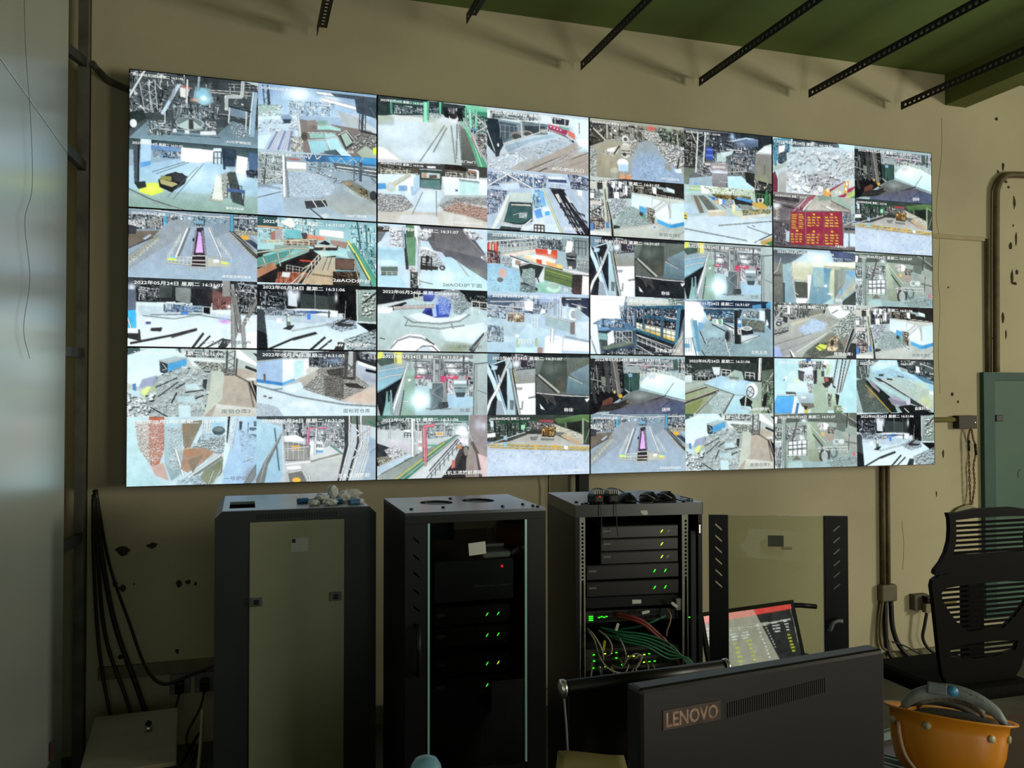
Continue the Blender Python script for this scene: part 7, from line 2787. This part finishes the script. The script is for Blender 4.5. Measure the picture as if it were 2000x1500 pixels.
RB = HX_ @ Matrix.Translation((-.005, -.0375, .055))
MB(RB).tube([(0, .002, 0), (0, -.006, 0)], .0115, 18).build('adjust_knob', mat('sky_blue_knob', '#3f9ccc', .4), sb, True)
for dx in (.035, .048, .06): MB(RB).box((dx, -.003, -.014-dx*.2), (dx+.006, .001, .010-dx*.3)).build('strap_slot', M_lin, sb)
MB(RB).box((-.055, -.006, -.013), (-.012, .001, .014), .003).build('strap_pad', mat('slate_pad', '#5d686b', .5), sb)
band('headband', M_lin, (-.088, -.050, -.012), (.09, -.048, -.018), .016, .028); band('rear_strap', M_lin, (-.105, .02, -.01), (.09, .05, -.012), .03, .012); band('mesh_pad', mat('ribbed_pad', '#6b6455', .7, bump=.6, bscale=120), (-.07, .0, .012), (.08, .01, .008), .028, .022)
for a, zz in ((-2.15, -.024), (-1.05, -.03), (-.45, -.03), (-2.95, -.03)):
    q = Vector((rxh*.995*math.cos(a), ryh*.995*math.sin(a), zz)); nrm = Vector((math.cos(a)/rxh, math.sin(a)/ryh, 0)).normalized()
    MB(HX_).tube([q-nrm*.002, q+nrm*.003], .0085, 14).build('rivet', mat('pale_rivet', '#b9b48c', .5), hat, True)
MB(HX_).tube(spline([(-.120, -.045, -.03), (-.118, -.055, -.06), (-.105, -.062, -.10), (-.07, -.06, -.137)], 6), .004, 6).build('chin_cord', mat('pale_cord', '#c9a98c', .5), hat, True)
# plastic strips, papers and cup
M_strip = mat('pale_grey_plastic', '#9db1ac', .45, noise=.15, scale=8)
for (p, q, w, h, lb) in [((-.345, -2.655), (-.19, -2.63), .022, .018, 'pale plastic strip along the far desk edge beside the hard hat'), ((-.40, -2.70), (-.30, -2.87), .026, .016, 'upper pale plastic strip lying aslant under the hard hat'), ((-.435, -2.735), (-.335, -2.91), .028, .014, 'lower pale plastic strip lying aslant next to the large monitor')]:
    d = Vector((q[0]-p[0], q[1]-p[1], 0)); nn = Vector((-d.y, d.x, 0)).normalized()*w/2; a, b2 = Vector((*p, ZD+.0005)), Vector((*q, ZD+.0005))
    o = tag(MB().prism([a-nn, b2-nn, b2+nn, a+nn], (0, 0, 0), (0, 0, h)).build('plastic_strip', M_strip), lb, 'strip', 'plastic strips on the desk')
    MB().prism([a-nn*.1, b2-nn*.1, b2+nn*.1, a+nn*.1], (0, 0, h), (0, 0, h+.002)).build('groove', M_dark, o)
def sheet(name, m, pts, base, lb, cat):
    vs = []; fs = []; nx, ny = 9, 6
    for i in range(nx):
        for j in range(ny):
            s, r = i/(nx-1), j/(ny-1); A_, B_, C_, D_ = [Vector(q) for q in pts]; p = (A_*(1-s)+B_*s)*(1-r)+(D_*(1-s)+C_*s)*r
            vs.append(p+Vector((0, 0, base*(.5+.5*math.sin(3.1*s+1.2*r+.4)))))
    N_ = nx*ny; vs += [v-Vector((0, 0, .0012)) for v in vs]
    for i in range(nx-1):
        for j in range(ny-1): q = (i*ny+j, i*ny+j+1, (i+1)*ny+j+1, (i+1)*ny+j); fs += [q, tuple(k+N_ for k in q[::-1])]
    for i in range(nx-1): fs += [(i*ny, (i+1)*ny, (i+1)*ny+N_, i*ny+N_), (i*ny+ny-1, i*ny+ny-1+N_, (i+1)*ny+ny-1+N_, (i+1)*ny+ny-1)]
    for j in range(ny-1): fs += [(j, j+N_, j+1+N_, j+1), ((nx-1)*ny+j, (nx-1)*ny+j+1, (nx-1)*ny+j+1+N_, (nx-1)*ny+j+N_)]
    return tag(MB().add(vs, fs).build(name, m, None, True), lb, cat)
sheet('envelope', mat('tan_paper', '#a2935f', .75, noise=.1), [(-1.33, -2.98, .862), (-1.11, -2.98, .862), (-1.125, -2.89, 1.02), (-1.27, -2.89, 1.035)], .012, 'tan paper leaning at the bottom edge in front of the round-topped display', 'paper')
sheet('paper_slip', mat('white_paper', '#c8c6c4', .7), [(-1.39, -2.97, .862), (-1.345, -2.975, .862), (-1.31, -2.90, 1.02), (-1.345, -2.90, 1.012)], .004, 'small white paper slip left of the tan paper', 'paper')
o = thing('drinking_bottle', 'pale blue domed bottle top at the bottom edge, in front of the glass-door cabinet', 'bottle', (-1.515, -2.77, ZD))
MB().lathe([(.033, 0), (.035, .004), (.035, .10), (.033, .112)], 24, Matrix.Translation((-1.515, -2.77, ZD))).build('bottle_body', mat('pale_blue_plastic', '#8fb9c4', .4), o, True)
MB().lathe([(.0345, .112), (.0345, .122), (.031, .14), (.023, .153), (.01, .159), (.001, .16)], 24, Matrix.Translation((-1.515, -2.77, ZD))).build('dome_cap', mat('sky_blue_cap', '#84b6cf', .35), o, True)
o = thing('handset', 'black rounded device at the lower right corner of the desk', 'device', (-.07, -2.98, ZD))
MB().ellipsoid((-.06, -2.99, ZD+.02), (.075, .05, .04), 18, 10, zmin=-.5).build('shell', M_plastic, o, True); MB().ellipsoid((-.085, -3.0, ZD+.055), (.012, .01, .008), 12, 8).build('button', mat('lilac_button', '#7a7890', .3), o, True)

# ------------------------------------------------------------------ mesh office chair
ch = thing('office_chair', 'black mesh-backed office chair at the right edge', 'chair', (1.22, -1.5, 0))
M_fr = mat('black_chair_frame', '#060606', .5, noise=.1, spec=.12); M_mesh = mat('black_mesh_strip', '#080807', .85, spec=.1, noise=.2, scale=60)
cx, cy = 1.24, -1.6
def curve_y(z): return cy+.05*math.cos((z-.95)*3)
def outline(half):
    """closed loop: half is a list of (dx, z) down the left side"""
    return [(cx-a, z) for a, z in half]+[(cx+a, z) for a, z in half[::-1]]
up_o = outline([(.0, 1.285), (.1, 1.285), (.19, 1.272), (.25, 1.272), (.238, 1.245), (.232, 1.20), (.232, 1.15), (.245, 1.10), (.268, 1.06), (.296, 1.03), (.30, 1.015), (.288, 1.005), (.24, 1.01), (.0, 1.01)][1:])
up_i = outline([(.10, 1.245), (.205, 1.24), (.198, 1.19), (.196, 1.14), (.206, 1.095), (.205, 1.09), (.10, 1.085)])
lo_o = outline([(.2, 1.01), (.27, 1.005), (.305, .985), (.31, .96), (.295, .90), (.27, .78), (.245, .66), (.22, .56), (.18, .50), (.08, .48)])
lo_i = outline([(.10, .955), (.235, .945), (.255, .925), (.25, .90), (.215, .85), (.16, .79), (.10, .745)])
lo_j = outline([(.06, .69), (.19, .68), (.18, .64), (.06, .62)])
to = lambda u, v, w: (u, cy+.06-.10*(v-.9)+w, v)
MB().plate(up_o, [up_i], to, .022).build('upper_back_frame', M_fr, ch); MB().plate(lo_o, [lo_i, lo_j], to, .022).build('lower_back_frame', M_fr, ch)
def inside(poly, z):
    xs = []
    for (a, b), (c, d) in zip(poly, poly[1:]+poly[:1]):
        if (b > z) != (d > z): xs.append(a+(z-b)*(c-a)/(d-b))
    return (min(xs), max(xs)) if xs else None
for poly, z0, z1, st in ((up_i, 1.095, 1.24, .0215), (lo_i, .755, .95, .0225), (lo_j, .628, .685, .0225)):
    z = z0
    while z < z1:
        r = inside(poly, z)
        if r: MB().add([to(u, v, w) for w in (.006, .014) for v in (z-.0055, z+.0055) for u in (r[0]-.004, (r[0]+r[1])/2, r[1]+.004)],
                [(0, 1, 4, 3), (1, 2, 5, 4), (6, 9, 10, 7), (7, 10, 11, 8), (0, 6, 7, 1), (1, 7, 8, 2), (3, 4, 10, 9), (4, 5, 11, 10), (0, 3, 9, 6), (2, 8, 11, 5)]).build('mesh_strip', M_mesh, ch)
        z += st
MB().box((cx-.05, cy+.125, .42), (cx+.05, cy+.175, 1.02), .012).build('back_spine', M_fr, ch)
MB().box((cx-.25, cy+.04, .44), (cx+.25, cy+.54, .51), .03).build('seat', mat('black_seat_fabric', '#0b0b0a', .85, spec=.1, bump=.4, bscale=90), ch)
MB().tube([(cx, cy+.29, .08), (cx, cy+.29, .44)], .028, 14).build('gas_stem', M_fr, ch, True)
for k in range(5):
    a = k*2*math.pi/5+.3; e = Vector((cx+.28*math.cos(a), cy+.29+.28*math.sin(a), .075)); l = MB().tube([(cx, cy+.29, .10), e], [.026, .016], 8).build('star_leg', M_fr, ch, True)
    MB().tube([e+Vector((-.012*math.sin(a), .012*math.cos(a), -.047)), e+Vector((.012*math.sin(a), -.012*math.cos(a), -.047))], .028, 14).build('caster', M_plastic, l, True)

# ------------------------------------------------------------------ right side: pipes, boxes, cabinet, wires
tag(MB().tube(spline([(3.115, .165, 1.95), (3.12, .165, 2.4), (3.132, .165, 3.12), (3.15, .165, 3.25), (3.20, .165, 3.315), (3.28, .165, 3.34), (3.6, .165, 3.352), (4.6, .165, 3.36)], 7), .022, 10).build('steel_conduit', M_cond, None, True), 'thick brown conduit rising beside the green cabinet and bending right', 'conduit')
tag(MB().tube([(3.06, .18, 1.95), (3.064, .18, 2.88)], .013, 8).build('steel_conduit', M_cond, None, True), 'thin brown upright conduit left of the thick bent one', 'conduit')
tag(MB().box((2.3, .183, 2.862), (3.07, .2, 2.892), .003).build('cable_trunking', mat('cream_trunking', '#b6ab84', .7, noise=.08)), 'cream cable duct running level from the last screen column to the thin conduit', 'duct')
jb = thing('junction_box', 'dark square junction box on the wall right of the screens', 'junction box', (2.845, .17, 1.56))
MB().box((2.765, .145, 1.56), (2.92, .2, 1.65), .003).build('box_body', mat('dark_olive_box', '#3a3420', .6, noise=.2), jb); MB().box((2.90, .143, 1.60), (2.906, .146, 1.606)).build('screw', M_chrome, jb)
tag(MB().tube([(2.4, .178, 1.622), (2.77, .178, 1.622)], .017, 8).build('steel_conduit', mat('olive_conduit', '#77703c', .6, noise=.15), None, True), 'short olive conduit from the screens to the dark junction box', 'conduit')
M_tw = mat('brown_twisted_wire', '#7d5a34', .6, noise=.3, scale=60)
def twisted(p, q, lb, tape):
    o = thing('twisted_wire', lb, 'wire', p[0], 0, 'twisted wires below the junction box'); s = spline(p, 14)
    for ph in (0, math.pi): MB().tube([v+Vector((.0045*math.cos(i*.9+ph), .0045*math.sin(i*.9+ph), 0)) for i, v in enumerate(s)], .0034, 5).build('strand', M_tw, o, True)
    MB().tube(tape, .0085, 8).build('tape_wrap', M_cable, o, True)
twisted([(2.875, .16, 1.56), (2.862, .165, 1.50), (2.865, .165, 1.44), (2.868, .165, 1.25), (2.875, .165, 1.04)], None, 'left brown twisted wire hanging from the dark junction box', [(2.865, .163, 1.48), (2.865, .163, 1.41)])
twisted([(2.885, .16, 1.56), (2.905, .165, 1.49), (2.93, .165, 1.42), (2.905, .165, 1.30), (2.912, .165, 1.18), (2.888, .165, 1.04)], None, 'right brown twisted wire hanging from the dark junction box', [(2.918, .163, 1.455), (2.926, .163, 1.38)])
o = thing('torn_cover', 'torn pale cover hanging at the end of the twisted wires', 'cover', (2.85, .16, .98))
MB().prism([(2.73, .17, .985), (2.78, .17, 1.02), (2.87, .17, 1.045), (2.93, .17, 1.015), (2.965, .17, 1.0), (2.94, .17, .99), (2.955, .17, .975), (2.90, .17, .97), (2.86, .17, .94), (2.77, .17, .94)], (0, 0, 0), (0, .012, 0)).build('sheet', mat('pale_torn_card', '#a59f7d', .8, noise=.15), o)
gc = thing('wall_cabinet', 'teal green steel cabinet against the wall at the right edge', 'cabinet', (3.4, .18, .25))
M_teal = mat('teal_green_enamel', '#2c554c', .6, noise=.08, scale=2); M_teal2 = mat('pale_green_enamel', '#4d7060', .6, noise=.06, scale=2)
gx0, gx1, gz0, gz1 = 3.003, 3.80, .25, 1.948
MB().box((gx0, .18, gz0), (gx1, .2, gz1)).build('carcass', M_teal, gc)
MB().plate(rect(gx0, gz0, gx1, gz1), [rect(gx0+.095, gz0+.06, gx1-.06, gz1-.053)], lambda u, v, w: (u, .165+w, v), .015).build('front_frame', M_teal, gc)
gd = MB().box((gx0+.098, .1685, gz0+.063), (gx1-.063, .1795, gz1-.056), .002).build('door', M_teal2, gc)
MB().box((gx0+.100, .158, 1.607), (gx0+.163, .1685, 1.652), .003).build('latch', M_cable, gd)
MB().tube([(gx0+.315+.022*math.cos(a), .168, 1.235+.032*math.sin(a)) for a in [1.2+.25*k for k in range(12)]], .002, 5).build('scratch', M_black, gd)
# back wall: twin conduits, clamp, cables, socket
for x, lb in ((2.160, 'left of the twin conduits under the last screen column'), (2.198, 'right of the twin conduits under the last screen column')):
    tag(MB().tube([(x, .178, .50), (x+.002, .178, 1.42)], .0155, 10).build('steel_conduit', M_cond, None, True), lb, 'conduit', 'twin conduits')
tag(MB().box((2.125, .15, .428), (2.25, .2, .54), .012).build('cable_clamp', mat('grey_brown_clamp', '#6d6752', .6, noise=.1)), 'grey square clamp at the lower end of the twin conduits', 'clamp')
for i, (q, r, lb) in enumerate([([(2.16, .165, .43), (2.155, .16, .25), (2.17, .15, .10), (2.24, .10, .035), (2.40, .03, .02), (2.75, -.1, .02)], .016, 'left thick black cable bending to the floor under the clamp'), ([(2.205, .165, .43), (2.215, .16, .25), (2.27, .15, .12), (2.36, .12, .045), (2.52, .06, .025), (2.9, -.05, .022)], .016, 'right thick black cable bending to the floor under the clamp'),
                             ([(2.14, .165, .43), (2.12, .165, .30), (2.115, .16, .19), (2.13, .15, .13), (2.2, .15, .11)], .009, 'thin brown cable left of the thick black cables'), ([(2.19, .14, .17), (2.28, .13, .14), (2.38, .10, .085), (2.5, .02, .02), (2.62, -.05, .012)], .005, 'thin dark lead running across the skirting')]):
    tag(MB().tube(spline(q, 7), r, 8).build('power_cable', M_cable if i != 2 else M_cond, None, True), lb, 'cable', 'cables under the clamp')
sk = thing('wall_socket', 'grey wall socket with a black plug between the clamp and the chair', 'socket', (2.455, .17, .345))
MB().box((2.385, .15, .355), (2.50, .2, .46), .006).build('socket_box', mat('dusty_grey_socket', '#57543f', .6), sk); p = MB().box((2.445, .10, .41), (2.52, .15, .455), .008).build('plug', M_plastic, sk); MB().box((2.44, .11, .345), (2.51, .15, .405), .004).build('plug_body', mat('pale_plug', '#8c8468', .6), sk)
tag(MB().tube(spline([(2.465, .13, .345), (2.45, .135, .26), (2.44, .14, .17), (2.49, .12, .09), (2.60, .04, .03), (2.8, -.08, .012)], 7), .0105, 8).build('power_cable', M_cable, None, True), 'black power cord curving from the wall socket to the floor', 'cable')
tag(MB().tube([(2.51, .18, .385), (2.75, .18, .383)], .012, 8).build('steel_conduit', mat('olive_conduit', '#77703c', .6), None, True), 'short olive conduit right of the wall socket', 'conduit')
tag(MB().tube([(-.193, .17, 1.0), (-.19, .17, 1.25), (-.195, .15, 1.45)], .0035, 6).build('power_cable', M_cable, None, True), 'thin black lead hanging below the screens between two black cabinets', 'cable')

# ------------------------------------------------------------------ lower left corner: cables, duct, sockets, box
tag(MB().box((-2.56, .165, .37), (-1.30, .2, .43), .004).build('cable_trunking', mat('dusty_trunking', '#847f68', .8, noise=.15)), 'dusty cable duct along the wall left of the grey cabinet', 'duct')
for i, (q, r, lb) in enumerate([([(-2.57, .05, 1.28), (-2.57, .08, 1.0), (-2.55, .1, .6), (-2.50, .06, .3), (-2.42, .0, .05)], .008, 'leftmost of the loose cables hanging from the stud'), ([(-2.57, .06, 1.3), (-2.555, .1, 1.0), (-2.52, .12, .6), (-2.42, .08, .3), (-2.33, .02, .04)], .009, 'second loose cable hanging from the stud'),
                             ([(-2.565, .08, 1.32), (-2.54, .12, 1.0), (-2.48, .14, .65), (-2.38, .12, .35), (-2.27, .08, .04)], .012, 'thickest loose cable hanging from the stud'), ([(-2.56, .09, 1.3), (-2.51, .15, .95), (-2.42, .17, .65), (-2.34, .16, .42), (-2.26, .15, .33), (-2.15, .16, .35), (-1.95, .16, .42)], .007, 'loose cable drooping from the stud to the grey cabinet')]):
    tag(MB().tube(spline(q, 8), r, 8).build('loose_cable', M_cable, None, True), lb, 'cable', 'loose cables hanging from the stud')
for x, lb in ((-2.18, 'left'), (-2.06, 'right')):
    o = thing('wall_socket', lb+' wall socket with black plug under the dusty cable duct', 'socket', (x, .17, .27), 0, 'sockets under the dusty duct')
    MB().box((x-.05, .185, .26), (x+.05, .2, .36), .004).build('socket_plate', mat('dim_white_socket', '#8a8a84', .5), o); MB().box((x-.022, .13, .275), (x+.022, .185, .335), .008).build('plug', M_plastic, o)
    MB().tube(spline([(x, .14, .275), (x-.02, .12, .2), (x-.08, .05, .08), (x-.02, -.05, .02)], 6), .006, 6).build('cord', M_cable, o, True)
bx = thing('metal_box', 'beige grey metal box with a keyed lid on the floor by the partition', 'box', (-2.31, -.62, 0), .06)
MB().box((-.165, -.31, 0), (.165, .31, .335), .004).build('box_body', M_dark, bx, world=False); MB().box((-.172, -.318, .335), (.172, .318, .352), .004).build('lid', mat('beige_box_lid', '#8d846e', .6, noise=.08), bx, world=False)
k = MB().lathe([(.012, .352), (.012, .37), (.008, .372)], 12, Matrix.Translation((.06, .06, 0))).build('lock', M_chrome, bx, True, world=False); MB().box((.052, .055, .372), (.068, .065, .395), .002).build('key', M_black, bx, world=False); MB().lathe([(.014, .352), (.012, .362)], 12, Matrix.Translation((.055, .14, 0))).build('latch_knob', M_black, bx, True, world=False)
tag(MB().tube(spline([(-2.03, -.80, .50), (-2.035, -.86, .38), (-2.05, -.93, .22), (-2.09, -1.0, .06), (-2.14, -1.1, .012), (-2.25, -1.3, .012)], 7), .007, 8).build('loose_cable', mat('cream_cable', '#a79c80', .5), None, True), 'cream cable looping down between the metal box and grey cabinet', 'cable')
for i in range(3):
    a = i*1.3; tag(MB().tube(spline([(-2.12+.04*math.cos(a), -.25+.06*i, .02), (-2.06, -.35+.05*i, .15+.03*i), (-2.10+.05*math.sin(a), -.5, .10), (-2.05, -.62+.03*i, .012)], 6), .006, 6).build('loose_cable', M_cable, None, True), 'tangled black cable beside the metal box, '+['lowest and nearest the wall', 'in the middle of the three', 'highest and nearest the viewer'][i], 'cable', 'tangled black cables by the metal box')

for o in bpy.data.objects:
    if '_w' in o: del o['_w']
